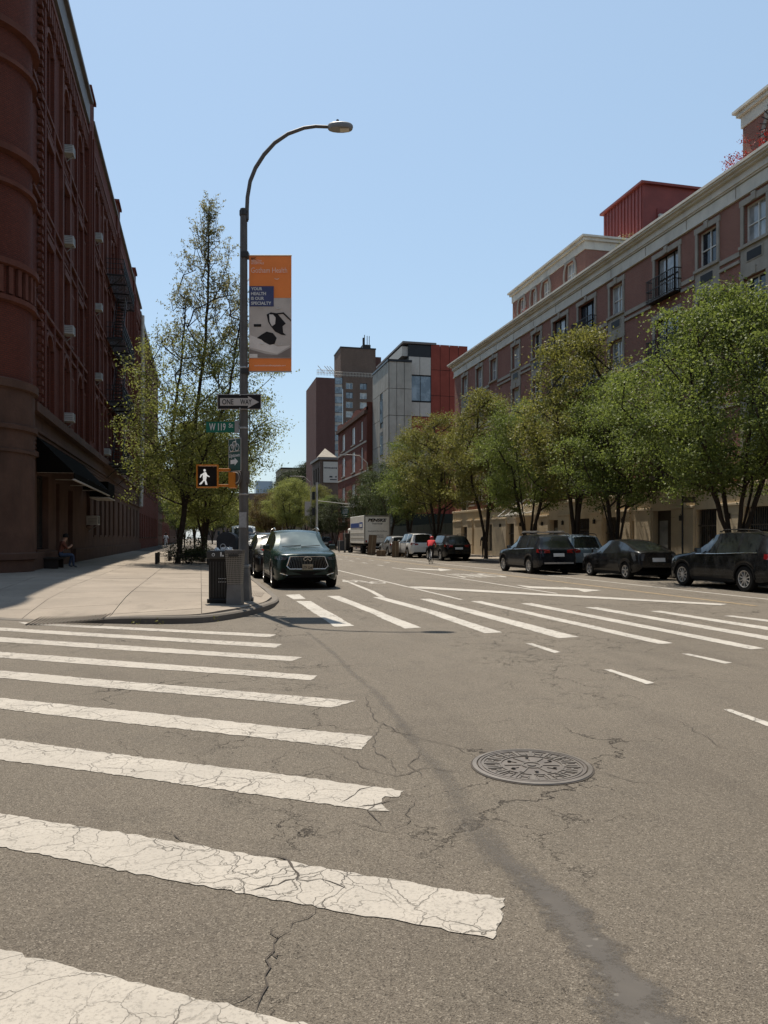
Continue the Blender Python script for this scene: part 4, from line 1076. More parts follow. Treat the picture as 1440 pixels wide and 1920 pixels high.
# ---- squat corner tower with pyramid roof and billboard
ct = thing('corner_tower_building', 'old brown brick corner building with a pale pyramid roof and a white billboard', 'building', (25, 152, 0))
CYY = 150.0
x0, x1 = tx(600, CYY), tx(640, CYY); z1 = tz(862, 610, CYY)
m = MB(); hs = [(y, z, y + 1.4, z + 3) for y in (1.5, 4.5, 7.5) for z in (4, 9, 12.5)]
wall(m, (x0, CYY, 0), (0, 1, 0), 11, z1, hs, .25, (-1, 0, 0)); m.face([(x0, CYY, 0), (x1, CYY, 0), (x1, CYY, z1), (x0, CYY, z1)]); m.face([(x0, CYY, z1 - .1), (x1, CYY, z1 - .1), (x1, CYY + 11, z1 - .1), (x0, CYY + 11, z1 - .1)])
m.build('wall', BRICK_T, ct)
for a, b, c, d in hs: window(ct, (x0 + .18, CYY + (a + c) / 2, b), RR, 1.4, 3, FRAME_D, GLASS_D, 'h')
m = MB(); m.box(x0 - .4, CYY - .4, z1, x1 + .2, CYY + 11, z1 + .5); m.build('eaves', FASCIA, ct)
zp = tz(838, 612, CYY); cx, cy = tx(613, CYY), CYY + 2.5
m = MB(); q = [(x0 - .2, CYY - .2), (tx(632, CYY), CYY - .2), (tx(632, CYY), CYY + 5.5), (x0 - .2, CYY + 5.5)]
for i in range(4): m.face([(q[i][0], q[i][1], z1 + .5), (q[(i + 1) % 4][0], q[(i + 1) % 4][1], z1 + .5), (cx, cy, zp)])
m.build('pyramid_roof', M('pale_roof_slate', (.30, .26, .21), .8, dirt=.3), ct)
zb0, zb1 = tz(905, 620, CYY), tz(866, 620, CYY)
bb = MB().box(tx(606, CYY), CYY - .25, zb0, tx(633, CYY), CYY - .1, zb1).build('billboard', WHITEP, ct)
m = MB(); rr = random.Random(3)
xa, xb = tx(607, CYY), tx(632, CYY)
for row, (h, n) in enumerate([(.25, 1), (.12, 0)]): pass
INK = M('dark_print', (.03, .03, .04), .6)
x = xa
while x < xb - .2:
    wl = rr.uniform(.12, .22); m.box(x, CYY - .262, zb1 - 1.35, x + wl, CYY - .251, zb1 - 1.1); x += wl + .08
m.box(xa + 1.1, CYY - .262, zb0 + 1.0, xa + 1.7, CYY - .251, zb0 + 1.3); m.box(xb - .4, CYY - .262, zb0 + 1.0, xb - .1, CYY - .251, zb0 + 1.3); m.box(xa + 1.2, CYY - .262, zb0 + .5, xb - .1, CYY - .251, zb0 + .7)
tag(m.build('billboard_print', INK, ct), kind='stuff')
# ---- far buildings
TANW = M('tan_stucco', (.27, .22, .16), .85, var=.1, vs=.4, dirt=.2)
FY = 230.0
simple_house('tan_building', 'plain tan walled building with dark rooftop edge, centre distance', tx(527, FY), tx(592, FY), FY, FY + 16, tz(877, 560, FY), TANW, 'W', {'W': [2, 5, 8, 11]}, [4, 8, 12, 16], 1.2, 2.4, None, corn=(BLKF, .4, .15))
simple_house('brick_building', 'narrow dark chimney-like block behind the tan building', tx(580, 250), tx(600, 250), 250, 262, tz(862, 590, 250), BRICK_T, 'S', {'S': [1.5]}, [3], 1, 1.5)
FY2 = 420.0
simple_house('row_houses', 'dark brown row of houses closing the far end of the avenue', tx(384, FY2), tx(524, FY2), FY2, FY2 + 14, tz(925, 490, FY2), BRICK_T, 'S', {'S': [2 + 2.6 * k for k in range(8)]}, [3, 7, 11, 15, 19], 1.2, 2, None)
simple_house('brick_building', 'low brown building with dark roof at the far end of the avenue', tx(464, 330), tx(512, 330), 330, 345, tz(936, 490, 330), BRICK_U, 'S', {'S': [1.5 + 2.4 * k for k in range(4)]}, [3, 7, 11], 1.2, 1.8, None)
FY3 = 640.0
m_gl = M('pale_blue_curtain_wall', (.24, .30, .36), .3, var=.06)
simple_house('glass_tower', 'hazy blue glass tower on the horizon behind the left tree', tx(480, FY3), tx(511, FY3), FY3, FY3 + 20, tz(902, 495, FY3), m_gl, 'S', {'S': [1.5 + 2.6 * k for k in range(5)]}, [4 + 5 * k for k in range(8)], 1.8, 2.6, None, glass=GLASS_M)
# row behind the right-hand building line up the avenue, seen between trees
simple_house('brick_building', 'brown brick house on the right side beyond the corner tower', 22.5, 40, 232, 300, 14, BRICK_T, 'W', {'W': [3 + 4 * k for k in range(15)]}, [3, 7, 10.5], 1.3, 2, None)

# unseen blocks added behind and beside the viewer to darken shade and reflections
simple_house('apartment_building', 'unseen red brick block added on the near left corner to darken shade and reflections', -40, -13, -30, 9, 22, BRICK_L, 'E', {'E': [3 + k * 3.6 for k in range(10)]}, [1.5, 5.5, 9, 12.5, 16], 1.3, 2.2, STONE_L, corn=(FASCIA, .8, .4))
simple_house('apartment_building', 'unseen mauve brick block added on the near right behind the viewer to darken reflections', 23, 45, -50, -14, 19, BRICK_R, 'W', {'W': [3 + k * 3.6 for k in range(9)]}, [1.5, 5, 8.3, 11.6, 14.9], 1.4, 1.8, FRAME_C, frame=FRAME_W, corn=(CORN, .9, .5))
simple_house('apartment_building', 'unseen brown brick block added behind the viewer to hold back sky light', -30, 22, -90, -70, 24, BRICK_T, '', {}, [], 1, 1, None)
for k_, (y0_, y1_, h_, m_, l_) in enumerate([(152, 190, 16, BRICK_L, 'fourth house of the left row, low red brick, beyond the brown row house'), (192, 240, 18, STONE_L, 'fifth house of the left row, brownstone, far down the avenue'), (242, 320, 15, BRICK_T, 'last house of the left row before the avenue bends out of sight')]):
    simple_house('row_house', l_, LX - 18, LX - 1.2, y0_, y1_, h_, m_, 'E', {'E': [3 + k * 4 for k in range(int((y1_ - y0_) / 4) - 1)]}, [2, 6, 10], 1.3, 2, None)
# ------------------------------------------------------------ trees
def leaf_mat(name, c1, c2, tr=.35):
    m, t, p, o = newmat(name)
    g = N(t, 'ShaderNodeNewGeometry'); n = noise(t, pos(t, obj=True), .8, 3)
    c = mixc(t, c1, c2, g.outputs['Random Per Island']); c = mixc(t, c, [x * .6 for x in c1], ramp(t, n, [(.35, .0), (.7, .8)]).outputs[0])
    t.links.new(c, p.inputs['Base Color']); p.inputs['Roughness'].default_value = .6; p.inputs['Specular IOR Level'].default_value = .3
    tl = N(t, 'ShaderNodeBsdfTranslucent'); t.links.new(mixc(t, c, (.9, 1.0, .35), .35, 'MULTIPLY'), tl.inputs[0])
    mx = N(t, 'ShaderNodeMixShader'); mx.inputs[0].default_value = tr
    t.links.new(p.outputs[0], mx.inputs[1]); t.links.new(tl.outputs[0], mx.inputs[2]); t.links.new(mx.outputs[0], o.inputs[0]); return m
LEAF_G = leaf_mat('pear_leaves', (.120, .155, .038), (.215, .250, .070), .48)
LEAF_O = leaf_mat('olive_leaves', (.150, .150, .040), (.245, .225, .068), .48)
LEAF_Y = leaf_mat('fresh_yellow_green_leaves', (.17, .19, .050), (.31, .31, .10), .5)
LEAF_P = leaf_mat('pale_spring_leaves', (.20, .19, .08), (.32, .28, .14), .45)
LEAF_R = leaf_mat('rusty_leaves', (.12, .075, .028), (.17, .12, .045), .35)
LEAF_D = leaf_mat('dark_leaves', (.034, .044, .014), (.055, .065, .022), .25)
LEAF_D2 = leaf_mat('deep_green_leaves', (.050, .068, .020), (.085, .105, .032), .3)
BARK = M('tree_bark', (.045, .034, .026), .9, var=.3, vs=6, fine=30, bmp=.01)

def leaves_mesh(name, centers, spreads, counts, size, mat, seed, elong=1.7, flat=.6):
    rg = np.random.default_rng(seed)
    P = np.concatenate([c + rg.normal(size=(n, 3)) * np.array([s, s, s * flat]) for c, s, n in zip(centers, spreads, counts)])
    n = len(P)
    d = rg.normal(size=(n, 3)); d[:, 2] -= .5; d /= np.linalg.norm(d, axis=1)[:, None]
    b = rg.normal(size=(n, 3)); b[:, 2] *= .6; b -= (b * d).sum(1)[:, None] * d; b /= np.linalg.norm(b, axis=1)[:, None]
    L = size * rg.uniform(.7, 1.35, n)[:, None]; W_ = L / elong / 2
    v = np.empty((n, 4, 3)); v[:, 0] = P - d * L * .5; v[:, 1] = P + b * W_; v[:, 2] = P + d * L * .5; v[:, 3] = P - b * W_
    nn = np.cross(d, b); v[:, 1] += nn * W_ * .35; v[:, 3] += nn * W_ * .35
    me = bpy.data.meshes.new(name); me.vertices.add(n * 4); me.vertices.foreach_set('co', v.ravel())
    me.loops.add(n * 4); me.loops.foreach_set('vertex_index', np.arange(n * 4, dtype=np.int32))
    me.polygons.add(n); me.polygons.foreach_set('loop_start', np.arange(0, n * 4, 4, dtype=np.int32))
    me.polygons.foreach_set('loop_total', np.full(n, 4, dtype=np.int32))
    me.materials.append(mat); me.update(calc_edges=True); return me

def grow(seed, H, stems, env, nclump, r0, fork_z, tip=.012, axis=None):
    """skeleton grown towards clump centres; returns wood MB and clump centres.
    env(z/H, rng) -> radius of the crown; stems: list of polylines"""
    rg = random.Random(seed); nodes = []; par = []
    for st in stems:
        prev = -1
        for k, p in enumerate(st):
            p = Vector(p)
            if k == 0 and nodes: prev = 0; continue
            if prev >= 0:
                a = nodes[prev]; L = (p - a).length; nn = max(1, int(L / .45))
                for j in range(1, nn + 1):
                    q = a.lerp(p, j / nn) + Vector((rg.uniform(-1, 1), rg.uniform(-1, 1), 0)) * (.03 if j < nn else 0)
                    nodes.append(q); par.append(prev if j == 1 else len(nodes) - 2)
                prev = len(nodes) - 1
            else: nodes.append(p); par.append(-1); prev = 0
    cl = []; tries = 0
    while len(cl) < nclump and tries < 20000:
        tries += 1
        t = rg.uniform(fork_z / H, 1.0); R_ = env(t)
        if R_ <= 0: continue
        a = rg.uniform(0, 6.283); r = R_ * rg.random() ** .42
        p = Vector((r * math.cos(a), r * math.sin(a), t * H))
        if axis: p += Vector((axis(t), 0, 0))
        if rg.random() > (R_ / 3.0 + .25): continue
        if all((p - q).length > .5 for q in cl[-60:]): cl.append(p)
    cl.sort(key=lambda p: p.z * .5 + Vector((p.x, p.y)).length)
    for p in cl:
        best, bd = 0, 1e9
        for i, q in enumerate(nodes):
            if q.z < fork_z * .8: continue
            d = (p - q); c = d.length + max(0, (q.z + .35 * Vector((d.x, d.y)).length) - p.z) * 1.6
            if c < bd: bd = c; best = i
        a = nodes[best]; L = (p - a).length; nn = max(1, int(L / .5)); prev = best
        mid = a.lerp(p, .5) + Vector((rg.uniform(-.1, .1), rg.uniform(-.1, .1), -.08)) * L
        for j in range(1, nn + 1):
            t = j / nn; q = a * (1 - t) ** 2 + mid * 2 * t * (1 - t) + p * t * t
            nodes.append(q); par.append(prev); prev = len(nodes) - 1
    n = len(nodes); w_ = [0.0] * n; kids = [[] for _ in range(n)]
    for i in range(n):
        if par[i] >= 0: kids[par[i]].append(i)
    for i in range(n - 1, -1, -1):
        if not kids[i]: w_[i] = 1.0
        if par[i] >= 0: w_[par[i]] += w_[i]
    mx = max(w_); rad = [tip + (r0 - tip) * (x / mx) ** .55 for x in w_]
    m = MB(); done = [False] * n
    def chain(start, parent):
        pts, rs = ([nodes[parent]], [min(rad[parent], rad[start] * 1.15)]) if parent >= 0 else ([], [])
        i = start; stack = []
        while True:
            pts.append(nodes[i]); rs.append(rad[i])
            if not kids[i]: break
            ks = sorted(kids[i], key=lambda k: -w_[k]); stack += [(k, i) for k in ks[1:]]; i = ks[0]
        if len(pts) > 1: m.tube(pts, rs, 7 if rs[0] > .06 else 4, caps=False)
        return stack
    todo = [(0, -1)]
    while todo:
        s_, p_ = todo.pop(); todo += chain(s_, p_)
    return m, cl
def make_tree_meshes(name, seed, H, stems, env, nclump, per, leaf, lsize, r0, fork_z, spread=.5, twigs=True, flare=True, elong=1.7, sizef=None):
    wood, cl = grow(seed, H, stems, env, nclump, r0, fork_z)
    rg = random.Random(seed + 1)
    cs = []; sp = []; ct = []
    for p in cl:
        k = sizef(p.z / H) if sizef else 1
        for _ in range(3):
            q = p + Vector((rg.gauss(0, .35), rg.gauss(0, .35), rg.gauss(0, .25)))
            if twigs and rg.random() < .7: wood.tube([p, (p + q) / 2 + Vector((0, 0, .04)), q], [.009, .006, .004], 3, False)
            cs.append(np.array(q)); sp.append(spread * rg.uniform(.55, 1.1)); ct.append(int(per / 3 * k * rg.uniform(.4, 1.6)))
    return wood.mesh('trunk', BARK, 60), leaves_mesh('crown', cs, sp, ct, lsize, leaf, seed, elong)
def put_tree(meshes, loc, label, group=None, rz=0, sc=1.0, name='street_tree', mats=None):
    t = thing(name, label, 'tree', loc, rz, group); t.scale = (sc,) * 3
    for nm, me in zip(('trunk', 'crown'), meshes):
        o = bpy.data.objects.new(nm, me); C.objects.link(o); o.parent = t
        if nm == 'crown' and mats: 
            o.material_slots[0].link = 'OBJECT'; o.material_slots[0].material = mats
    return t
# round-crowned pears on the right
def env_round(t, R0=3.6, lo=.28): 
    x = (t - lo) / (1 - lo); return 0 if x < 0 else R0 * math.sin(math.pi * min(1, max(0, x * .93 + .10))) ** .55
def vase(seed, n, h1, spread, base=1.3):
    rg = random.Random(seed); st = [[(0, 0, 0), (.02, .02, base)]]
    out = [[(0, 0, 0), (.0, .02, base * .6), (.05, 0, base)]]
    for k in range(n):
        a = 2 * math.pi * k / n + rg.uniform(-.3, .3); s_ = spread * rg.uniform(.7, 1.2)
        out.append([(0, 0, 0), (.12 * math.cos(a), .12 * math.sin(a), base * .8), (s_ * .3 * math.cos(a), s_ * .3 * math.sin(a), base + .8), (s_ * .62 * math.cos(a), s_ * .62 * math.sin(a), h1 * .62), (s_ * math.cos(a), s_ * math.sin(a), h1)])
    return out
T1 = make_tree_meshes('pear', 3, 9.9, vase(3, 6, 6.5, 1.9), lambda t: env_round(t, 4.2, .33), 150, 440, LEAF_G, .105, .17, 3.0, .40)
T2 = make_tree_meshes('pear', 8, 10.0, vase(8, 4, 6.0, 1.3), lambda t: env_round(t, 3.1, .34), 92, 430, LEAF_G, .105, .17, 2.9, .38)
T3 = make_tree_meshes('pear', 14, 10.0, vase(14, 3, 6.5, 1.0, 2.0), lambda t: env_round(t, 2.6, .33) * (1.15 - .35 * t), 80, 400, LEAF_O, .11, .15, 2.9, .36)
rt = [(18.55, 23.8, 1.02, T1, None, 0.4, 'broad green pear tree with fanning stems behind the near black SUV'),
      (18.5, 31.7, .87, T2, None, 2.2, 'green pear tree with a forked trunk beside the silver blue SUV'),
      (18.9, 36.4, 1.22, T3, LEAF_O, 5.1, 'tallest olive tinted tree rising behind the second pear tree'),
      (18.4, 41.2, .92, T2, LEAF_G, 4.0, 'green tree with many thin stems beside the entrance canopy'),
      (18.5, 48.3, 1.12, T3, LEAF_O, .8, 'olive tree behind the standing dark-clad person'),
      (18.6, 59.5, 1.12, T2, LEAF_O, 3.3, 'olive tree above the white SUV'),
      (18.6, 68.0, 1.08, T3, LEAF_G, 5.6, 'dark green street tree in front of the red cladding'),
      (18.8, 76.5, .9, T2, LEAF_D2, 1.0, 'dark green tree beside the box truck'),
      (18.6, 85, .88, T3, LEAF_D2, 2.9, 'dark green street tree beyond the box truck')]
for x, y, s_, T, mt, rz, lab in rt:
    put_tree(T, (x, y, .13), lab, 'street trees along the right sidewalk', rz, s_, mats=mt)
# the tall young tree on the left: spire with pale new leaves, dense skirt below
def env_spire(t):
    if t < .2: return 0
    if t < .55: return 2.2 + 1.6 * math.sin((t - .2) / .35 * math.pi * .85)
    return max(.2, 2.9 * (1 - t) / .45 + .1)
lstem = [[(0, 0, 0), (.25, .1, 1.8), (.55, .2, 4.0), (.9, .2, 7.5), (1.35, .1, 11), (1.5, 0, 14), (1.55, 0, 18.2)],
         [(0, 0, 0), (.3, .1, 3.0), (-.3, .2, 6.5), (.2, .3, 10.5), (.4, .2, 13.5)],
         [(0, 0, 0), (.45, .1, 3.6), (1.6, -.2, 6.2), (2.6, -.3, 9.0), (3.1, -.2, 12.5)],
         [(0, 0, 0), (.45, .1, 3.3), (-1.2, .2, 6.0), (-2.4, .1, 8.0)]]
wood, cl = grow(21, 18.4, lstem, env_spire, 330, .17, 3.4, axis=lambda t: 1.55 * min(1, t / .45))
cl = [p + Vector((.07 * p.z, 0, 0)) if False else p for p in cl]
rg = random.Random(5); A = ([], [], []); B = ([], [], [])
for p in cl:
    t = p.z / 18.4; ax = Vector((.085 * p.z, 0, 0))
    for _ in range(4):
        q = p + (Vector((rg.gauss(0, .4), rg.gauss(0, .4), rg.gauss(0, .35))) if t < .5 else Vector((rg.gauss(0, .3), rg.gauss(0, .3), rg.uniform(.2, .9))))
        wood.tube([p, (p + q) / 2 + Vector((0, 0, .05)), q], [.009, .006, .004], 3, False)
        if t < .53 + rg.uniform(-.06, .1): A[0].append(np.array(q)); A[1].append(.33); A[2].append(int(54 * rg.uniform(.2, 1.6)))
        else:
            for f_ in (.5, .8, 1.05): B[0].append(np.array(p.lerp(q, f_))); B[1].append(.07); B[2].append(rg.randint(3, 9))
for k in range(46):       # bare upright twigs of the spire
    z = rg.uniform(9, 16.9); a = rg.uniform(0, 6.28); r = (18.6 - z) * .19
    q = Vector((1.35 + r * .25 * math.cos(a), r * .25 * math.sin(a), z)); e = Vector((1.4 + r * 1.15 * math.cos(a), r * 1.15 * math.sin(a), z + rg.uniform(.9, 1.8)))
    wood.tube([q, q.lerp(e, .5) + Vector((0, 0, -.12)), e], [.02, .014, .005], 4, False)
    for t in (.45, .65, .8, 1.0):
        B[0].append(np.array(q.lerp(e, t))); B[1].append(.09); B[2].append(9)
tl = thing('street_tree', 'tall young tree with sparse pale spire in the fenced pit left of the lamp post', 'tree', G(333, 1058, .2) + Vector((0, 0, 0)), 0)
for nm, me in (('trunk', wood.mesh('trunk', BARK, 60)), ('crown', leaves_mesh('crown', *A, .125, LEAF_Y, 51, 2.2)), ('spire_leaves', leaves_mesh('spire_leaves', *B, .12, LEAF_P, 52, 2.4))):
    o = bpy.data.objects.new(nm, me); C.objects.link(o); o.parent = tl
T4 = make_tree_meshes('left', 31, 9.5, vase(31, 3, 6, 1.2, 2.2), lambda t: env_round(t, 3.0, .30), 90, 300, LEAF_Y, .12, .13, 2.8, .38, elong=2.0)
for x, y, s_, mt, rz, lab in [(.15, 43.5, .86, LEAF_Y, 1, 'leafy yellow green tree directly behind the tall spire tree'),
                              (.3, 51, .95, LEAF_Y, 2, 'third tree along the left kerb, seen beside the lamp post'),
                              (.4, 60, .95, LEAF_G, 3, 'fourth tree along the left kerb, mid green'), (.3, 70, .9, LEAF_Y, 4, 'fifth tree along the left kerb'),
                              (-.6, 81, .9, LEAF_G, 5, 'sixth tree along the left kerb, beyond the parked cars'), (.2, 96, .95, LEAF_Y, 6, 'small tree far along the left kerb before the crossing'), (-2.2, 112, .9, LEAF_D2, 7, 'dark green tree beyond the walking person in white'), (-3.6, 128, 1.0, LEAF_G, 8, 'farthest green tree seen past the walking person'), (-1.0, 140, 1.0, LEAF_D2, 9, 'far dark tree glimpsed between the left trunks')]:
    put_tree(T4, (x, y, .2), lab, 'street trees along the left kerb', rz, s_, mats=mt)
# trees closing the avenue and on the far right kerb
for px, y, h, mt, T, lab in [(545, 150, 13, LEAF_Y, T1, 'bright yellow green tree in the middle distance above the green car'), (570, 158, 12, LEAF_Y, T2, 'second bright green tree in the middle distance'),
                             (505, 165, 11, LEAF_R, T1, 'rusty brown budding tree in the middle distance'), (482, 170, 8, LEAF_O, T2, 'low olive tree at the far left kerb, just right of the lamp post'),
                             (545, 215, 20, LEAF_D, T2, 'tall dark tree in front of the tan building'), (575, 212, 22, LEAF_D, T3, 'dark tree beside the corner tower building'),
                             (622, 128, 8.5, LEAF_G, T2, 'fresh green tree below the billboard'), (630, 96, 6.5, LEAF_D, T2, 'small dark shrub-like tree beside the far crossing'),
                             (600, 140, 11, LEAF_O, T3, 'olive tree behind the far traffic signal'), (523, 200, 11, LEAF_R, T3, 'reddish tree at the far end of the avenue'),
                             (496, 260, 14, LEAF_O, T1, 'olive tree far down the avenue left of the tan building'), (600, 100, 6, LEAF_D, T2, 'dark small tree beyond the parked green SUV'),
                             (398, 190, 12, LEAF_D2, T1, 'far dark green tree seen low between the left tree trunks'), (422, 205, 13, LEAF_O, T2, 'far olive tree just left of the lamp post foot'), (452, 230, 13, LEAF_O, T1, 'far olive tree just right of the lamp post foot'), (380, 240, 14, LEAF_D2, T2, 'farthest dark tree at the end of the left sidewalk')]:
    x = tx(px, y)
    put_tree(T, (x, y, 0.02), lab, 'trees in the middle distance', px, h / 10.0, name='distant_tree', mats=mt)

# planted pit round the tall tree: iron guard, shrub
gp = G(333, 1058, .22); gx, gy, gz = gp.x, gp.y, zs(gp.x, gp.y)
def guard(cx, cy, wx, wy, lab):
    z0 = zs(cx, cy) - .02
    g = thing('tree_pit_guard', lab, 'tree guard', (cx, cy, z0), 0, 'low iron guards round the tree pits')
    cs = [(cx - wx, cy - wy), (cx + wx, cy - wy), (cx + wx, cy + wy), (cx - wx, cy + wy)]
    for x, y in cs: MB().box(x - .06, y - .06, z0, x + .06, y + .06, z0 + .62).build('post', IRONW, g, bevel=.01)
    for i in range(4):
        a, b = Vector((*cs[i], 0)), Vector((*cs[(i + 1) % 4], 0)); L = (b - a).length; n = max(3, int(L / .38)); m = MB()
        for h in (.08, .42): m.tube([a + Vector((0, 0, z0 + h)), b + Vector((0, 0, z0 + h))], .012, 4)
        for k in range(n):
            p = a.lerp(b, k / n); q = a.lerp(b, (k + 1) / n)
            m.tube([p + Vector((0, 0, z0 + .02)), p + Vector((0, 0, z0 + .42))] + [p.lerp(q, .5 - .5 * math.cos(t)) + Vector((0, 0, z0 + .42 + .12 * math.sin(t))) for t in np.linspace(.3, 2.84, 5)] + [q + Vector((0, 0, z0 + .42))], .011, 4)
        tag(m.build('hoop_railing', IRONW, g), kind='stuff')
    return g
guard(gx + .25, gy + .7, 1.25, 1.1, 'low hooped iron guard round the pit of the tall spire tree')
guard(gx + .5, gy + 6.2, 1.1, 1.3, 'low iron guard round the second tree pit, further along')
for i, (x, y, r, n, lab) in enumerate([(gx + .5, gy + .9, .55, 2600, 'dark leafy shrub at the foot of the tall spire tree'), (gx + 1.0, gy + 6, .5, 2200, 'dark shrub filling the second tree pit')]):
    rg_ = np.random.default_rng(i); t = thing('shrub', lab, 'shrub', (x, y, zs(x, y)))
    cs = [np.array([rg_.normal() * r * .7, rg_.normal() * r * .7, .25 + abs(rg_.normal()) * (.55 if i == 0 else .4)]) for _ in range(26)]
    o = bpy.data.objects.new('foliage', leaves_mesh('foliage', cs, [.22] * 26, [n // 26] * 26, .09, LEAF_D, 70 + i)); C.objects.link(o); o.parent = t
    m = MB()
    for c_ in cs[:12]: m.tube([(0, 0, 0), tuple(c_ * .5), tuple(c_)], [.02, .012, .006], 4, False)
    o = bpy.data.objects.new('stem', m.mesh('stem', BARK)); C.objects.link(o); o.parent = t
# weeds at the foot of the kerb
wd = [G(x, y) for x, y in [(245, 1168), (258, 1169), (268, 1168), (392, 1164), (398, 1165), (404, 1163), (280, 1169), (300, 1170)]]
tag(link(bpy.data.objects.new('kerb_weeds', leaves_mesh('kerb_weeds', [np.array((p.x, p.y - .03, .03)) for p in wd], [.06] * 8, [60, 90, 50, 80, 110, 60, 30, 20], .045, LEAF_O, 99, 3.0))), kind='stuff')
# roof-top flowers and planter greenery on the right block
LEAF_RED = leaf_mat('red_flowers', (.30, .02, .02), (.42, .035, .03), .2)
for x, y, z, r, n, mt, lab in [(22.75, 28.3, 17.6, .45, 900, LEAF_RED, 'bright red flowering plant on the roof edge at the far right'), (22.9, 51.6, 17.45, .28, 260, LEAF_RED, 'small red flowers below the roof top windows'),
                               (22.8, 38.6, 17.6, .3, 300, LEAF_P, 'wispy yellowish plant on the roof edge near the red bulkhead')]:
    t = thing('roof_plant', lab, 'plant', (x, y, 17.3)); rg_ = np.random.default_rng(int(y))
    cs = [np.array([rg_.normal() * r * .4, rg_.normal() * r * 1.8, abs(rg_.normal()) * r]) + (0, 0, .25) for _ in range(14)]
    o = bpy.data.objects.new('blossom' if mt is LEAF_RED else 'foliage', leaves_mesh('blossom', cs, [.16] * 14, [n // 14] * 14, .08, mt, 80)); C.objects.link(o); o.parent = t
    o = bpy.data.objects.new('planter', MB().box(-.15, -r * 1.6, 0, .15, r * 1.6, .22).mesh('planter', FASCIA)); C.objects.link(o); o.parent = t

# ------------------------------------------------------------ lamp post and its signs
STEEL = M('weathered_grey_pole_paint', (.115, .105, .095), .55, .3, .2, 3, 40, .001, dirt=.25)
STEEL_D = M('dark_steel', (.05, .048, .045), .5, .4); ALU = M('bare_aluminium_sign_back', (.35, .34, .32), .45, .6)
px_, py_ = G(457, 1126, .15).x, G(457, 1126, .15).y
pz = zs(px_, py_)
RT = Vector((CY, -SY, 0)); FW = Vector((SY, CY, 0)); DP = px_ * SY + py_ * CY   # viewer-facing frame of the signs on the pole
def zp_(py, d=None): return CAM_H + (1008 - py) / 1442 * (d or DP)
lp = thing('street_lamp', 'tall grey street lamp with a long curved arm on the corner sidewalk', 'street lamp', (px_, py_, pz))
m = MB(); m.lathe([(.22, 0), (.22, .06), (.17, .10), (.15, .5), (.135, .62), (.115, .66), (.105, 1.6), (.100, 3), (.088, 6), (.078, 8.7), (.0781, zp_(397) - pz)], (px_, py_, pz), 12); m.build('pole', STEEL, lp, smooth=35)
m = MB(); m.lathe([(.088, 0), (.095, .02), (.095, .12), (.0001, .15)], (px_, py_, zp_(397) - .1), 12); m.build('pole_cap', STEEL_D, lp)
m = MB(); hx = .0
m.box(px_ - .2, py_ - .2, pz, px_ + .2, py_ + .2, pz + .03); m.build('base_plate', STEEL_D, lp)
P = Vector((px_, py_, 0))
def S(px, py, off=0.0, ref=457): # point in the plane of the pole facing the viewer
    return P + RT * ((px - ref) / 1442 * DP) + Vector((0, 0, zp_(py))) - FW * off
arm = [(463, 412), (463, 392), (464, 370), (469, 340), (479, 315), (495, 290), (515, 268), (540, 251), (570, 240), (592, 237), (615, 238)]
m = MB(); ARMM = M('smooth_grey_arm_paint', (.105, .096, .088), .6, .1, .1); m.tube([S(a, b) for a, b in arm], [.045] * 6 + [.042, .04, .038, .036, .034], 10); m.build('arm', ARMM, lp, smooth=80)
m = MB()
for y in (398, 412): m.tube([S(457, y), S(465, y)], .05, 8)
m.build('arm_bracket', STEEL_D, lp)
# cobra head
HEADM = M('lamp_head_grey', (.22, .21, .195), .5, .2)
def ell(cx, rx, ry, z, n=14): return [S(cx, 239) + RT * (rx * math.cos(a)) + FW * (ry * math.sin(a)) + Vector((0, 0, z)) for a in [2 * math.pi * k / n for k in range(n)]]
m = MB(); rows = [ell(638, .24, .10, .085), ell(638, .28, .145, .05), ell(638, .285, .15, 0), ell(638, .27, .14, -.05)]
vs_ = [p for r in rows for p in r]; n = 14
m.faces(vs_, [tuple(range(n))] + [tuple(reversed(range(3 * n, 4 * n)))] + [(r * n + k, r * n + (k + 1) % n, (r + 1) * n + (k + 1) % n, (r + 1) * n + k) for r in range(3) for k in range(n)])
hd_ = m.build('lamp_head', HEADM, lp, smooth=45)
m = MB(); m.obox(S(646, 239) + Vector((0, 0, -.055)), (.2, .16, .02), Matrix.Rotation(-YAW, 3, 'Z')); m.build('lens', M('frosted_lens', (.5, .46, .38), .3), hd_)
m = MB(); m.lathe([(.035, 0), (.035, .05), (.028, .09), (.0001, .1)], S(633, 239) + Vector((0, 0, .08)), 10); m.build('photocell', STEEL_D, hd_)
# stickers and straps
m = MB(); m.obox(P + Vector((0, 0, zp_(975))) - FW * .104, (.16, .012, .34), Matrix.Rotation(-YAW, 3, 'Z')); m.build('paper_sticker', M('torn_white_paper', (.32, .31, .30), .8, var=.2, vs=20, dirt=.3), lp)
m = MB()
for y in (927, 690, 755, 803): m.lathe([(.107 if y > 800 else .097, -.02), (.110 if y > 800 else .1, 0), (.107 if y > 800 else .097, .02)], P + Vector((0, 0, zp_(y))), 12)
tag(m.build('clamp_band', ALU, lp), kind='stuff')
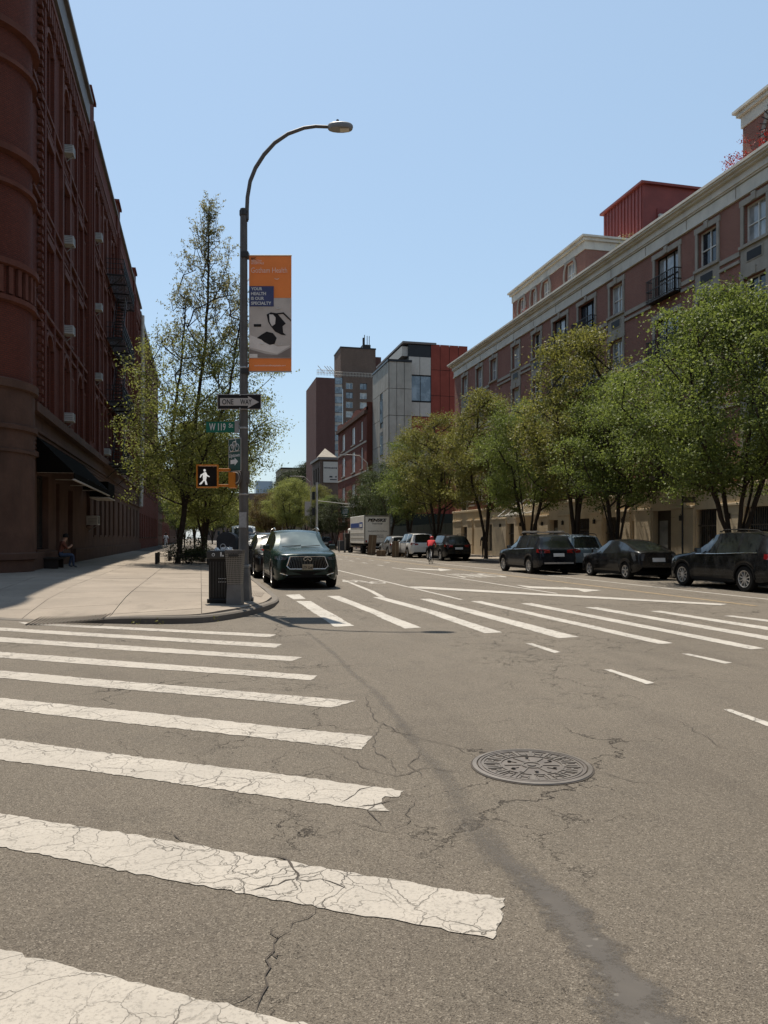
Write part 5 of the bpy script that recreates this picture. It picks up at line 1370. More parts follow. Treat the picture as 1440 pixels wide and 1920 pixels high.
# plane-sheet sign builder
def sign_board(parent, x0, y0, x1, y1, mat, off, name='board', th=.012, rot=0, skew=None, ref=457):
    a, b, c, d = S(x0, y1, off, ref), S(x1, y1, off, ref), S(x1, y0, off, ref), S(x0, y0, off, ref)
    if skew: b = b + FW * skew; c = c + FW * skew
    return MB().ext([a, b, c, d], FW * th).build(name, mat, parent)
def SL(x, y, off, ref=457, x0=None, skw=0): return S(x, y, off, ref)
def letters(body, parent, x0, y0, x1, y1, mat, off, bold=0, name='lettering', u=None, **k):
    o = S(x0, y1, off); wv = (x1 - x0) / 1442 * DP; hv = (y1 - y0) / 1442 * DP
    return text(body, mat, o, u or RT, (0, 0, 1), wv, hv, parent, bold, name, **k)
def poly_px(pts, parent, mat, off, name='emblem'):
    m = MB(); m.ext([S(x, y, off) for x, y in pts], FW * .003); return m.build(name, mat, parent)
ORANGE = M('orange_banner_vinyl', (.88, .25, .06), .6, var=.06, vs=2); NAVY = M('navy_print', (.065, .075, .16), .6)
SEPIA = M('sepia_photo_print', (.52, .45, .39), .6, var=.12, vs=3); INKB = M('black_print', (.016, .012, .011), .6)
PINK = M('pale_peach_print', (.9, .62, .48), .6); WPR = M('white_print', (.62, .61, .58), .6); SEP2 = M('sepia_mid_print', (.25, .20, .17), .6); SEP3 = M('sepia_light_print', (.72, .64, .57), .6)
bn = thing('banner', 'orange and grey YOUR HEALTH IS OUR SPECIALTY banner on the lamp post', 'banner', S(507, 697, .02))
def wave_sheet(x0, y0, x1, y1, off, th=.004, nx=8, ny=14, amp=.012):
    m = MB(); g = lambda i, j, o_: S(x0 + (x1 - x0) * i / nx, y0 + (y1 - y0) * j / ny, off + o_ + amp * math.sin(i * .8 + j * .45) * math.sin(math.pi * j / ny))
    for i in range(nx):
        for j in range(ny):
            for o_ in (0, -th): m.face([g(i, j, o_), g(i + 1, j, o_), g(i + 1, j + 1, o_), g(i, j + 1, o_)])
    return m
wave_sheet(467, 479, 546.5, 697, .0, amp=.004).build('fabric', ORANGE, bn)
O1 = .012
for a, b, c, d, mt, nm in [(467.3, 559, 546, 672, SEPIA, 'photo_print')]: sign_board(bn, a, b, c, d, mt, O1, nm, .003)
sign_board(bn, 467.3, 537, 513.5, 575, NAVY, .018, 'navy_panel', .003)
letters('NYC', bn, 471, 483, 480, 487.5, INKB, .016, .02); letters('HEALTH+', bn, 471, 487.5, 491, 491.5, PINK, .016, .02); letters('HOSPITALS', bn, 471, 492, 495, 496, PINK, .016, .02)
letters('Gotham Health', bn, 471, 502, 538.5, 512, PINK, .016, 0)
for t_w, y_, w_ in [('YOUR', 540, 21), ('HEALTH', 549, 28), ('IS OUR', 558, 24.5), ('SPECIALTY', 567, 38)]: letters(t_w, bn, 471, y_ - 1, 471 + w_, y_ + 5, WPR, .022, .035)
letters('nychealthandhospitals.org', bn, 477, 684, 536, 688, PINK, .016, .02)
# the printed picture, kept to plain tonal shapes
pp = lambda pts, mt, off=.016: poly_px(pts, bn, mt, off, 'photo_print')
pp([(500, 590), (508, 586), (520, 588), (530, 600), (536, 607), (530, 612), (531, 624), (537, 629), (528, 628), (516, 622), (508, 612), (503, 604)], INKB)
pp([(505, 590), (512, 590), (517, 596), (516, 608), (510, 612), (506, 604)], SEP3, .019)
pp([(482, 634), (490, 628), (500, 622), (512, 625), (519, 634), (515, 645), (506, 647), (496, 642), (490, 637)], INKB)
pp([(468, 655), (500, 664), (520, 666), (545, 652), (545, 671), (468, 671)], SEP2); pp([(468, 664), (483, 664), (483, 671), (468, 671)], SEP3, .019); pp([(476, 608), (490, 608), (490, 613), (476, 613)], INKB)
pp([(517, 588), (532, 586), (546, 600), (546, 603), (531, 589), (517, 590)], INKB, .019); pp([(468, 628), (500, 640), (520, 650), (545, 648), (520, 664), (468, 652)], SEP3, .014)
for y in (479, 697): 
    m = MB(); m.tube([S(457, y), S(547, y)], .016, 6); m.build('rod', ALU, bn)
    m = MB(); m.obox(S(460, y), (.16, .2, .12), Matrix.Rotation(-YAW, 3, 'Z')); m.build('rod_bracket', STEEL_D, bn)
m = MB()
for cx, cy in [(519, 522), (491, 575), (522, 577), (492, 644), (525, 645)]:
    m.tube([S(cx + 4 * math.cos(t), cy + 2.2 * math.sin(t), .024) for t in np.linspace(.2, 2.9, 6)], .006, 4)
tag(m.build('wind_slit', WPR, bn), kind='stuff')
# ONE WAY
BLK = M('black_sign_sheet', (.014, .012, .011), .5); WHT = M('white_sign_sheet', (.46, .42, .38), .5, var=.05); GRN = M('green_sign_sheet', (.014, .12, .075), .5, var=.08); GRN2 = M('dark_green_sign_sheet', (.012, .05, .034), .5, var=.08)
ow = thing('one_way_sign', 'black and white ONE WAY arrow sign on the lamp post', 'street sign', S(450, 755, .12))
sign_board(ow, 410, 741, 491.5, 769.5, WHT, .125, 'border', .004); sign_board(ow, 411.2, 742.2, 490.3, 768.3, BLK, .130, 'board', .004)
poly_px([(415, 748.5), (467.5, 748.5), (466.5, 744.5), (487.5, 755.8), (466.5, 767), (467.5, 762.5), (415, 762.5)], ow, WHT, .1345, 'arrow')
letters('ONE', ow, 419, 750.5, 440, 760.5, BLK, .139, .012); letters('WAY', ow, 452.5, 750.5, 474, 760.5, BLK, .139, .012)
m = MB(); m.obox(S(452, 742.5, .135), (.03, .02, .03)); m.obox(S(452, 767.8, .135), (.03, .02, .03)); m.build('bolt', ALU, ow)
# W 119 St
st = thing('street_name_sign', 'green street name sign reading W 119 St on the lamp post', 'street sign', S(415, 801, .05))
sign_board(st, 387.5, 791.5, 441.5, 811.5, GRN, .06, 'board', .01); letters('W 119', st, 393.5, 794.5, 424, 808, WPR, .064, .01); letters('St', st, 430, 794.3, 438, 802.5, WPR, .064, .01)
m = MB(); m.obox(S(445, 801, .05), (.09, .05, .27), Matrix.Rotation(-YAW, 3, 'Z')); m.build('bracket', ALU, st)
# bike route sign, turned a little
bs = thing('bike_route_sign', 'green Uptown bike route sign with bicycle symbol and right arrow on the lamp post', 'street sign', S(444, 850, .2))
th_ = .75; BU = (RT * math.cos(th_) - FW * math.sin(th_)); BO = S(430, 886, .10); bh_ = (883 - 822) / 1442 * DP; bw_ = .46
def bsq(u0, v0, u1, v1, mat, name, off, th=.004):
    n_ = BU.cross(Vector((0, 0, 1))); q = [BO + BU * u0 + Vector((0, 0, v0)), BO + BU * u1 + Vector((0, 0, v0)), BO + BU * u1 + Vector((0, 0, v1)), BO + BU * u0 + Vector((0, 0, v1))]
    return MB().ext([p + n_ * off for p in q], -n_ * th).build(name, mat, bs)
bn_ = BU.cross(Vector((0, 0, 1)))
bsq(0, 0, bw_, bh_, WHT, 'border', 0); bsq(.015, .015, bw_ - .015, bh_ - .015, GRN2, 'board', .004)
bsq(.04, bh_ * .60, bw_ - .04, bh_ * .60 + .012, WHT, 'rule', .007, .002)
text('Uptown', WPR, BO + BU * .035 + Vector((0, 0, bh_ * .40)) + bn_ * .008, BU, (0, 0, 1), bw_ - .07, bh_ * .15, bs, .01)
bq = lambda u, v, o_=.008: BO + BU * u + Vector((0, 0, v)) + bn_ * o_
MB().ext([bq(.09, .17), bq(.24, .17), bq(.24, .13), bq(.36, .215), bq(.24, .30), bq(.24, .26), bq(.09, .26)], -bn_ * .002).build('arrow', WPR, bs)
m = MB()
for u in (.13, .33): m.tube([bq(u + .075 * math.cos(a), bh_ * .72 + .075 * math.sin(a), .010) for a in np.linspace(0, 6.283, 17)], .008, 4)
pts = {'a': (.13, .0), 'b': (.21, .0), 'c': (.18, .13), 'd': (.29, .13), 'e': (.33, 0), 'f': (.28, .18)}
for a, b in ('ab', 'bc', 'ac', 'cd', 'bd', 'de', 'df'): m.tube([bq(pts[a][0], bh_ * .72 + pts[a][1], .010), bq(pts[b][0], bh_ * .72 + pts[b][1], .010)], .007, 4)
m.build('bicycle_symbol', WPR, bs)
# pedestrian signal
YEL = M('signal_yellow_paint', (.50, .17, .02), .45, var=.1, vs=4, dirt=.15)
ps = thing('pedestrian_signal', 'yellow pedestrian signal showing a white walking figure, hung left of the lamp post', 'pedestrian signal', S(396, 895, .2))
m = MB(); MR = Matrix.Rotation(-YAW, 3, 'Z')
for (x0, y0, x1, y1) in ((375, 873.5, 376.9, 916.5), (413, 873.5, 414.9, 916.5), (376.9, 873.5, 413, 875.5), (376.9, 914.2, 413, 916.5)):
    a = S((x0 + x1) / 2, (y0 + y1) / 2, .30); m.obox(a, ((x1 - x0) / 1442 * DP, .09, (y1 - y0) / 1442 * DP), MR)
m.build('visor_frame', YEL, ps)
sign_board(ps, 376.6, 876, 413, 913.5, M('signal_face', (.012, .01, .009), .35), .28, 'signal_face', .03)
m = MB(); m.obox(S(394.5, 894, .17), (.40, .14, .44), MR); m.obox(S(420, 882, .1), (.44, .12, .06), MR); m.obox(S(420, 911, .1), (.5, .06, .05), MR); m.build('housing', YEL, ps, bevel=.01)
m = MB(); m.obox(S(438, 901, .06), (.16, .26, .34), MR); m.build('side_housing', YEL, ps, bevel=.01)
WALK = emis('lit_walking_figure', (1.0, .98, .94), .33)
def fig(pts, off=.29): return MB().ext([S(x, y, off) for x, y in pts], FW * .006)
m = fig([(386.5, 889), (391, 886.5), (393, 889), (393, 897), (391.5, 903), (386.5, 903), (386, 896)])
m.ext([S(388 + 2.2 * math.cos(a) + 1.2, 884 + 2.4 * math.sin(a), .29) for a in np.linspace(0, 5.7, 10)], FW * .006)
for q in [[(386.5, 889.5), (382, 892), (380.5, 897), (382, 897.5), (384, 893.5), (387, 892)], [(392, 889), (395, 893), (398.5, 895), (398, 896.5), (393.5, 895), (391, 892)], [(386.5, 902), (389, 902), (384, 909), (380.5, 910.5), (379.5, 909)], [(388.5, 902), (391.5, 901.5), (393, 905), (394.5, 910.5), (391, 910.5), (389.8, 905)]]:
    m.ext([S(x, y, .29) for x, y in q], FW * .006)
tag(m.build('walking_figure', WALK, ps), kind='stuff')
# grey round beacon / sign edge on the pole
rs = thing('signal_back_disc', 'grey round plate on the yellow box at the lamp post below the bike sign', 'sign plate', S(444, 897, .25))
m = MB(); m.lathe([(.0001, 0), (.17, 0), (.17, .02), (.0001, .02)], S(446, 897, .16), 20, Matrix.Rotation(-YAW - .7, 3, 'Z') @ Matrix.Rotation(R(90), 3, 'X')); m.build('plate', STEEL, rs)
m = MB(); m.lathe([(.11, .0), (.13, .01), (.11, .02)], S(446, 897, .19), 20, Matrix.Rotation(-YAW - .7, 3, 'Z') @ Matrix.Rotation(R(90), 3, 'X')); m.build('rim', ALU, rs)
m = MB(); m.obox(S(462, 895, .0), (.12, .16, .28), MR); m.build('junction_box', STEEL, rs)
STEEL_L = M('light_grey_cabinet_paint', (.16, .15, .138), .6, .1, .2, 3, 40, dirt=.2)
# ------------------------------------------------------------ litter bins
def zg(p): return zs(p.x, p.y)
B1 = D(418, 1080, 16.35); B1z = zs(B1.x, B1.y)
bin1 = thing('litter_bin', 'black slatted litter bin with square top rim beside the lamp post', 'litter bin', (B1.x, B1.y, B1z))
BKM = M('black_powder_coat', (.014, .013, .012), .45)
w0 = .3; B1.z = 0
m = MB(); c0_ = Vector((B1.x, B1.y, B1z))
m.obox(c0_ + Vector((0, 0, .05)), (.56, .56, .1), MR); m.obox(c0_ + Vector((0, 0, .52)), (.50, .50, .88), MR); m.build('body', BKM, bin1, bevel=.02)
m = MB(); m.obox(c0_ + Vector((0, 0, 1.02)), (.57, .57, .17), MR); m.build('rim', STEEL_D, bin1, bevel=.02)
m = MB()
for k in range(8): m.obox(c0_ + RT * (-.21 + k * .06) - FW * .252 + Vector((0, 0, .5)), (.02, .01, .74), MR)
m.build('slat', STEEL_D, bin1)
m = MB()
for j in range(2):
    for k in range(5): m.obox(c0_ + RT * (-.03 + k * .035) - FW * .259 + Vector((0, 0, .52 + j * -.07)), (.02, .004, .01), MR)
tag(m.build('sticker_print', WPR, bin1), kind='stuff')
m = MB()
m.tube([c0_ + RT * (-.14 + .028 * math.cos(a)) - FW * .288 + Vector((0, 0, 1.02 + .028 * math.sin(a))) for a in np.linspace(0, 6.283, 12)], .006, 4)
m.obox(c0_ + RT * .02 - FW * .288 + Vector((0, 0, 1.03)), (.03, .006, .09), MR); m.obox(c0_ + RT * .05 - FW * .288 + Vector((0, 0, 1.0)), (.06, .006, .03), MR)
m.build('recycling_symbol', WPR, bin1)
rg = random.Random(9); m = MB()
for k in range(7):
    p = c0_ + RT * rg.uniform(-.15, .2) + Vector((0, 0, 1.12)) ; m.obox(p, (rg.uniform(.06, .12), rg.uniform(.06, .1), rg.uniform(.05, .12)), Matrix.Rotation(rg.uniform(0, 3), 3, (rg.random(), rg.random(), 1)))
tag(m.build('rubbish', WPR, bin1), kind='stuff')
# grey perforated bin, slightly battered
PERF, t_, p_, o_ = newmat('perforated_grey_metal')
v_ = N(t_, 'ShaderNodeUVMap'); vo_ = N(t_, 'ShaderNodeTexVoronoi'); vo_.inputs['Randomness'].default_value = 0; vo_.inputs['Scale'].default_value = 11; t_.links.new(v_.outputs[0], vo_.inputs['Vector'])
t_.links.new(mixc(t_, (.018, .016, .014), (.20, .185, .16), ramp(t_, vo_.outputs['Distance'], [(.30, 0), (.36, 1)]).outputs[0]), p_.inputs['Base Color']); p_.inputs['Roughness'].default_value = .5; p_.inputs['Metallic'].default_value = .3
c1_ = D(441, 1080, 15.95); c1_.z = zg(c1_)
bin2 = thing('litter_bin', 'grey perforated metal litter bin, dented, in front of the lamp post', 'litter bin', c1_)
m = MB(); q = [(-.17, -.15), (.16, -.17), (.17, .14), (-.17, .15)]
def qp(i, s_, z, dx=0): return c1_ + RT * (q[i][0] * s_ + dx) + FW * (q[i][1] * s_) + Vector((0, 0, z))
uvl = []
for i in range(4):
    j = (i + 1) % 4
    m.face([qp(i, .85, .42), qp(j, .85, .42), qp(j, 1.05, 1.08), qp(i, 1.05, 1.08)]); uvl += [(0, 0), (.9, 0), (.9, 1.5), (0, 1.5)]
o = m.build('perforated_panel', PERF, bin2); ul = o.data.uv_layers.new(name='UVMap')
for i, uv in enumerate(uvl): ul.data[i].uv = uv
m = MB(); m.faces([qp(i, .95, 0) for i in range(4)] + [qp(i, .85, .42) for i in range(4)], [(0, 1, 5, 4), (1, 2, 6, 5), (2, 3, 7, 6), (3, 0, 4, 7)]); m.build('base_panel', STEEL_L, bin2)
m = MB(); m.faces([qp(i, 1.08, 1.06) for i in range(4)] + [qp(i, 1.08, 1.13) for i in range(4)], [(0, 1, 5, 4), (1, 2, 6, 5), (2, 3, 7, 6), (3, 0, 4, 7), (4, 5, 6, 7), (0, 3, 2, 1)]); m.build('rim', STEEL, bin2)
m = MB(); m.obox(c1_ + RT * .0 - FW * .205 + Vector((0, 0, 1.02)), (.2, .006, .05), MR); m.build('name_plate', STEEL_D, bin2)
# grey controller box beside the pole base
cb = Vector((px_, py_, 0)) + RT * .02 - FW * .12; cb.z = zg(cb)
kb = thing('control_box', 'dark grey tapered cabinet at the foot of the lamp post, right of the bins', 'cabinet', cb)
m = MB(); bot = [cb + RT * a + FW * b for a, b in ((-.17, -.17), (.17, -.17), (.17, .17), (-.17, .17))]; tp = [cb + (v - cb) * .72 + Vector((0, 0, .74)) for v in bot]
m.faces(bot + tp, [(0, 1, 5, 4), (1, 2, 6, 5), (2, 3, 7, 6), (3, 0, 4, 7), (4, 5, 6, 7)]); m.build('body', STEEL_L, kb, bevel=.015)
m = MB(); m.obox(cb + Vector((0, 0, .76)), (.27, .27, .05), MR); m.build('cap', ALU, kb)
# graffitied mail box behind
mbp = G(427, 1062, .2); mbp.z = zg(mbp)
mx_ = thing('mailbox', 'dark grey street mailbox with white graffiti behind the bins', 'mailbox', mbp)
m = MB(); n = 10; prof = [(-.45, 0), (.45, 0), (.45, 1.15)] + [(.45 * math.cos(a), 1.15 + .36 * math.sin(a)) for a in np.linspace(.25, 2.9, 8)] + [(-.45, 1.15)]
m.ext([mbp + RT * a + Vector((0, 0, b + .15)) - FW * .35 for a, b in prof], FW * .8)
for s_ in (-.36, .36):
    for t in (-.25, .35): m.obox(mbp + RT * s_ + FW * t + Vector((0, 0, .08)), (.06, .06, .16), MR)
m.build('body', M('dark_mailbox_paint', (.035, .036, .038), .6), mx_)
m = MB(); rg = random.Random(4)
m.tube([mbp - FW * .36 + RT * (-.15 + .12 * math.cos(a)) + Vector((0, 0, .98 + .13 * math.sin(a))) for a in np.linspace(0, 6.2, 12)], .018, 4)
m.tube([mbp - FW * .36 + RT * x + Vector((0, 0, z)) for x, z in ((-.1, .85), (.0, .98), (.06, .84), (.16, 1.0), (.2, .84), (.3, .95))], .016, 4)
tag(m.build('graffiti', WPR, mx_), kind='stuff')
m = MB(); m.tube([mbp - FW * .36 + RT * (x) + Vector((0, 0, .6 + .08 * math.sin(x * 23))) for x in np.linspace(-.35, .35, 24)], .01, 4); m.build('graffiti_scrawl', WPR, mx_)
# sign post on the right sidewalk
sp = Vector((17.75, 25.7, .14))
s1 = thing('parking_sign', 'dark post with a small rectangular sign under the branches of the near right tree', 'street sign', sp)
m = MB(); m.tube([sp, sp + Vector((0, 0, 3.3))], .035, 6); m.build('post', IRONW, s1); m = MB(); m.obox(sp + Vector((.28, 0, 2.85)), (.5, .02, .22), MR); m.build('board', M('brown_sign_back', (.10, .085, .07), .6), s1)
# ---------------- far crossing: signal pole, mast arm, green sign, lamp arms, banners
fs = thing('traffic_signal', 'traffic signal pole with mast arm at the far crossing', 'traffic signal', (tx(594, 92), 92, 0))
m = MB(); X0 = tx(594, 92); m.tube([(X0, 92, 0), (X0, 92, 8.2)], .14, 7); m.tube([(X0, 92, 6.0), (X0 + 4, 92, 5.6)], .05, 5); m.build('pole', PIPE, fs)
m = MB()
for z in (4.2, 6.1): m.box(X0 - .6, 91.7, z, X0 - .25, 92.05, z + .95)
m.build('signal_head', BLKF, fs)
X1 = tx(646, 95); f2 = thing('direction_sign', 'green road sign with arrow on a horizontal mast arm beyond the box truck', 'street sign', (tx(665, 95), 95, 0))
m = MB(); m.tube([(tx(637, 95), 95, 5.4), (tx(668, 95), 95, 5.4)], .06, 5); m.tube([(tx(668, 95), 95, 0), (tx(668, 95), 95, 7)], .11, 6); m.tube([(tx(637, 95), 95, 6.4), (tx(660, 95), 95, 3.4)], .03, 4); m.build('mast', PIPE, f2)
MB().box(X1 - .45, 94.8, 4.1, X1 + .55, 94.86, 5.3).build('board', GRN2, f2)
m = MB(); 
for k, (a, b) in enumerate(((-.35, .4), (-.3, .35), (-.3, .35))): m.box(X1 + a, 94.78, 5.08 - k * .24, X1 + b, 94.79, 5.15 - k * .24)
m.ext([(X1 + .3, 94.78, 4.28), (X1 + .3, 94.78, 4.36), (X1 - .1, 94.78, 4.36), (X1 - .1, 94.78, 4.44), (X1 - .32, 94.78, 4.32), (X1 - .1, 94.78, 4.2), (X1 - .1, 94.78, 4.28)], (0, .01, 0))
tag(m.build('lettering', WPR, f2), kind='stuff')
def far_lamp(px, y, lab, hh=9.3, ban=True, side=1):
    x = tx(px, y); t = thing('street_lamp', lab, 'street lamp', (x, y, 0)); s_ = side
    m = MB(); m.tube([(x, y, 0), (x, y, hh)], [.12, .07], 6); m.tube([(x, y, hh - .3), (x - s_ * .1, y, hh + .8), (x - s_ * 1.0, y, hh + 1.6), (x - s_ * 2.6, y, hh + 1.7)], .05, 5); m.obox((x - s_ * 2.9, y, hh + 1.66), (.7, .3, .14)); m.build('pole', PIPE, t)
    if ban: MB().box(x - s_ * .12, y - .02, 4.9, x - s_ * .95, y, 7.1).build('banner', WHT, t)
    return t
far_lamp(583, 118, 'distant street lamp with a pale banner above the parked green SUV', ban=True, side=1)
far_lamp(690, 86, 'distant street lamp whose arm reaches over the avenue by the grey block', ban=False, side=1)
far_lamp(529, 170, 'smaller distant street lamp with a banner left of the yellow green tree', ban=True, side=-1)
# ------------------------------------------------------------ vehicles
def paint(name, col, rough=.22, metal=.4, dust=.04):
    m, t, p, o = newmat(name); n = noise(t, pos(t, obj=True), 2.2, 5, .65); n2 = noise(t, pos(t, obj=True), 60, 2)
    c = mixc(t, col, [x * .8 + .02 for x in col], ramp(t, n, [(.4, 0), (.7, 1)]).outputs[0])
    c = mixc(t, c, (.14, .125, .105), ramp(t, n, [(.52, 0), (.8, dust)]).outputs[0])
    t.links.new(c, p.inputs['Base Color']); p.inputs['Metallic'].default_value = metal; p.inputs['Specular IOR Level'].default_value = .15
    t.links.new(ramp(t, n2, [(.3, rough), (.8, rough + .1)]).outputs[0], p.inputs['Roughness'])
    p.inputs['Coat Weight'].default_value = .32; p.inputs['Coat Roughness'].default_value = .03; return m
P_GREEN = paint('dark_green_car_paint', (.005, .020, .015), metal=.15, dust=.03); P_BLACK = paint('black_car_paint', (.005, .005, .005), metal=.1, dust=.025); P_BLUE = paint('ice_blue_silver_paint', (.20, .25, .29), dust=.05)
P_NAVY = paint('dark_navy_car_paint', (.006, .008, .012), metal=.1, dust=.025); P_WHITE = paint('white_car_paint', (.62, .61, .58), metal=0, dust=.1); P_SILV = paint('silver_car_paint', (.28, .28, .28)); P_GREY = paint('graphite_car_paint', (.05, .052, .055))
CGLASS = glassy('tinted_car_glass', (.010, .012, .012), .08, .6, wob=False); WSG = glassy('windscreen_glass', (.05, .07, .07), .065, .7, (.12, .15, .145), wob=False)
TYRE = M('tyre_rubber', (.014, .013, .012), .85, bmp=.002); RIM = M('alloy_rim', (.55, .53, .5), .35, .6, .1); RIMD = M('dark_rim_well', (.01, .01, .01), .7)
CHR = M('chrome_trim', (.62, .61, .58), .15, 1.0, .05); PLAST = M('black_plastic_trim', (.010, .009, .008), .7); GBAR = M('dark_satin_grille_metal', (.16, .155, .145), .35, .8); RED_L = M('red_tail_lamp', (.22, .012, .012), .15, coat=1); CLR_L = M('clear_head_lamp', (.09, .095, .10), .12, .3, coat=.6)
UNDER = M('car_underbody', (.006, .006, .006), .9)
_wheel = {}
def wheel_meshes(r, w_, spokes):
    k = (r, w_, spokes)
    if k in _wheel: return _wheel[k]
    Rx = Matrix.Rotation(R(90), 3, 'Y')
    t = MB(); t.lathe([(r * .66, -w_ / 2), (r * .93, -w_ / 2), (r, -w_ * .36), (r, w_ * .36), (r * .93, w_ / 2), (r * .66, w_ / 2)], (0, 0, 0), 26, Rx)
    m = MB(); m.lathe([(r * .665, w_ * .42), (r * .67, w_ * .5), (r * .61, w_ * .48), (r * .60, w_ * .2)], (0, 0, 0), 26, Rx); m.lathe([(r * .13, w_ * .2), (r * .12, w_ * .44), (.0001, w_ * .45)], (0, 0, 0), 12, Rx)
    for i in range(spokes):
        a = 2 * math.pi * i / spokes
        for s_ in ((-.09, .09) if spokes < 8 else (0,)):
            Rm = Matrix.Rotation(a + s_, 3, 'X'); m.faces([Rm @ Vector(p) for p in [(w_ * .44, -r * .045, r * .08), (w_ * .44, r * .045, r * .08), (w_ * .46, r * .03, r * .62), (w_ * .46, -r * .03, r * .62), (w_ * .3, -r * .045, r * .08), (w_ * .3, r * .045, r * .08), (w_ * .3, r * .03, r * .62), (w_ * .3, -r * .03, r * .62)]],
                    [(0, 1, 2, 3), (0, 4, 5, 1), (1, 5, 6, 2), (2, 6, 7, 3), (3, 7, 4, 0)])
    d = MB(); d.lathe([(r * .62, w_ * .12), (.0001, w_ * .12)], (0, 0, 0), 20, Rx)
    _wheel[k] = (t.mesh('tyre', TYRE, 40), m.mesh('rim', RIM, 40), d.mesh('brake_disc', RIMD)); return _wheel[k]

def lin(x, pts):
    if x <= pts[0][0]: return pts[0][1]
    for (a, b), (c, d) in zip(pts[:-1], pts[1:]):
        if x <= c: t = (x - a) / (c - a); return b + (d - b) * t
    return pts[-1][1]
def sm(x, pts):   # smooth interpolation
    if x <= pts[0][0]: return pts[0][1]
    n = len(pts)
    for i in range(n - 1):
        a, b = pts[i]; c, d = pts[i + 1]
        if x <= c:
            t = (x - a) / (c - a); m0 = (d - (pts[i - 1][1] if i else b)) / (c - (pts[i - 1][0] if i else a)) * (c - a); m1 = ((pts[i + 2][1] if i + 2 < n else d) - b) / ((pts[i + 2][0] if i + 2 < n else c) - a) * (c - a)
            m0 = max(-2 * abs(d - b) - .02, min(2 * abs(d - b) + .02, m0)); m1 = max(-2 * abs(d - b) - .02, min(2 * abs(d - b) + .02, m1))
            return (2 * t ** 3 - 3 * t * t + 1) * b + (t ** 3 - 2 * t * t + t) * m0 + (-2 * t ** 3 + 3 * t * t) * d + (t ** 3 - t * t) * m1
    return pts[-1][1]
# outlines: distance from the front bumper, height   (kind -> top, belt)
KINDS = {
 'suv': dict(L=4.9, W=1.94, H=1.74, wf=.93, wb=2.9, r=.37, sill=.27,
     top=[(0, .78), (.05, .93), (.25, 1.0), (.8, 1.07), (1.30, 1.12), (1.42, 1.17), (2.18, 1.64), (2.5, 1.715), (3.2, 1.735), (4.1, 1.70), (4.42, 1.62), (4.72, 1.15), (4.84, 1.05), (4.9, .80)],
     belt=[(0, .74), (.25, .90), (1.35, 1.03), (2.5, 1.06), (4.2, 1.12), (4.75, 1.10), (4.9, .78)], ws=(1.42, 2.24), rw=(4.40, 4.74), doors=[(1.58, 2.52), (2.60, 3.46), (3.56, 4.30)]),
 'tall': dict(L=4.9, W=1.96, H=1.76, wf=.93, wb=2.9, r=.38, sill=.27,
     top=[(0, .90), (.04, 1.01), (.2, 1.06), (.8, 1.12), (1.30, 1.16), (1.42, 1.19), (2.22, 1.66), (2.5, 1.73), (3.2, 1.75), (4.1, 1.71), (4.42, 1.63), (4.72, 1.15), (4.84, 1.05), (4.9, .80)],
     belt=[(0, .84), (.2, .97), (1.35, 1.08), (2.5, 1.10), (4.2, 1.14), (4.75, 1.10), (4.9, .78)], ws=(1.42, 2.28), rw=(4.40, 4.74), doors=[(1.62, 2.55), (2.63, 3.46), (3.56, 4.30)]),
 'boxy': dict(L=5.1, W=2.0, H=1.88, wf=.95, wb=3.0, r=.39, sill=.32,
     top=[(0, .85), (.05, 1.06), (.3, 1.12), (1.25, 1.2), (1.40, 1.26), (1.95, 1.76), (2.3, 1.85), (3.2, 1.88), (4.4, 1.85), (4.78, 1.80), (4.95, 1.2), (5.05, 1.1), (5.1, .85)],
     belt=[(0, .80), (.25, 1.0), (1.35, 1.15), (4.2, 1.18), (4.95, 1.18), (5.1, .82)], ws=(1.40, 2.0), rw=(4.77, 4.97), doors=[(1.55, 2.5), (2.58, 3.5), (3.6, 4.62)]),
 'hatch': dict(L=4.48, W=1.75, H=1.50, wf=.93, wb=2.7, r=.32, sill=.22,
     top=[(0, .55), (.06, .70), (.3, .80), (.85, .93), (1.05, .98), (1.9, 1.42), (2.3, 1.49), (2.7, 1.49), (3.4, 1.36), (4.15, 1.10), (4.40, 1.03), (4.44, .95), (4.48, .62)],
     belt=[(0, .52), (.3, .72), (1.05, .90), (2.5, .95), (4.0, 1.02), (4.42, .96), (4.48, .60)], ws=(1.07, 1.98), rw=(3.15, 4.2), doors=[(1.55, 2.35), (2.43, 3.15), (3.22, 3.72)]),
 'wagon': dict(L=4.62, W=1.82, H=1.70, wf=.92, wb=2.67, r=.36, sill=.28,
     top=[(0, .75), (.05, .88), (.3, .97), (1.1, 1.06), (1.25, 1.10), (1.95, 1.58), (2.3, 1.66), (3.0, 1.69), (3.95, 1.66), (4.22, 1.58), (4.45, 1.12), (4.56, 1.02), (4.62, .75)],
     belt=[(0, .72), (.3, .88), (1.2, 1.0), (4.0, 1.08), (4.5, 1.06), (4.62, .72)], ws=(1.25, 2.0), rw=(4.20, 4.47), doors=[(1.45, 2.3), (2.38, 3.2), (3.3, 4.0)]),
}
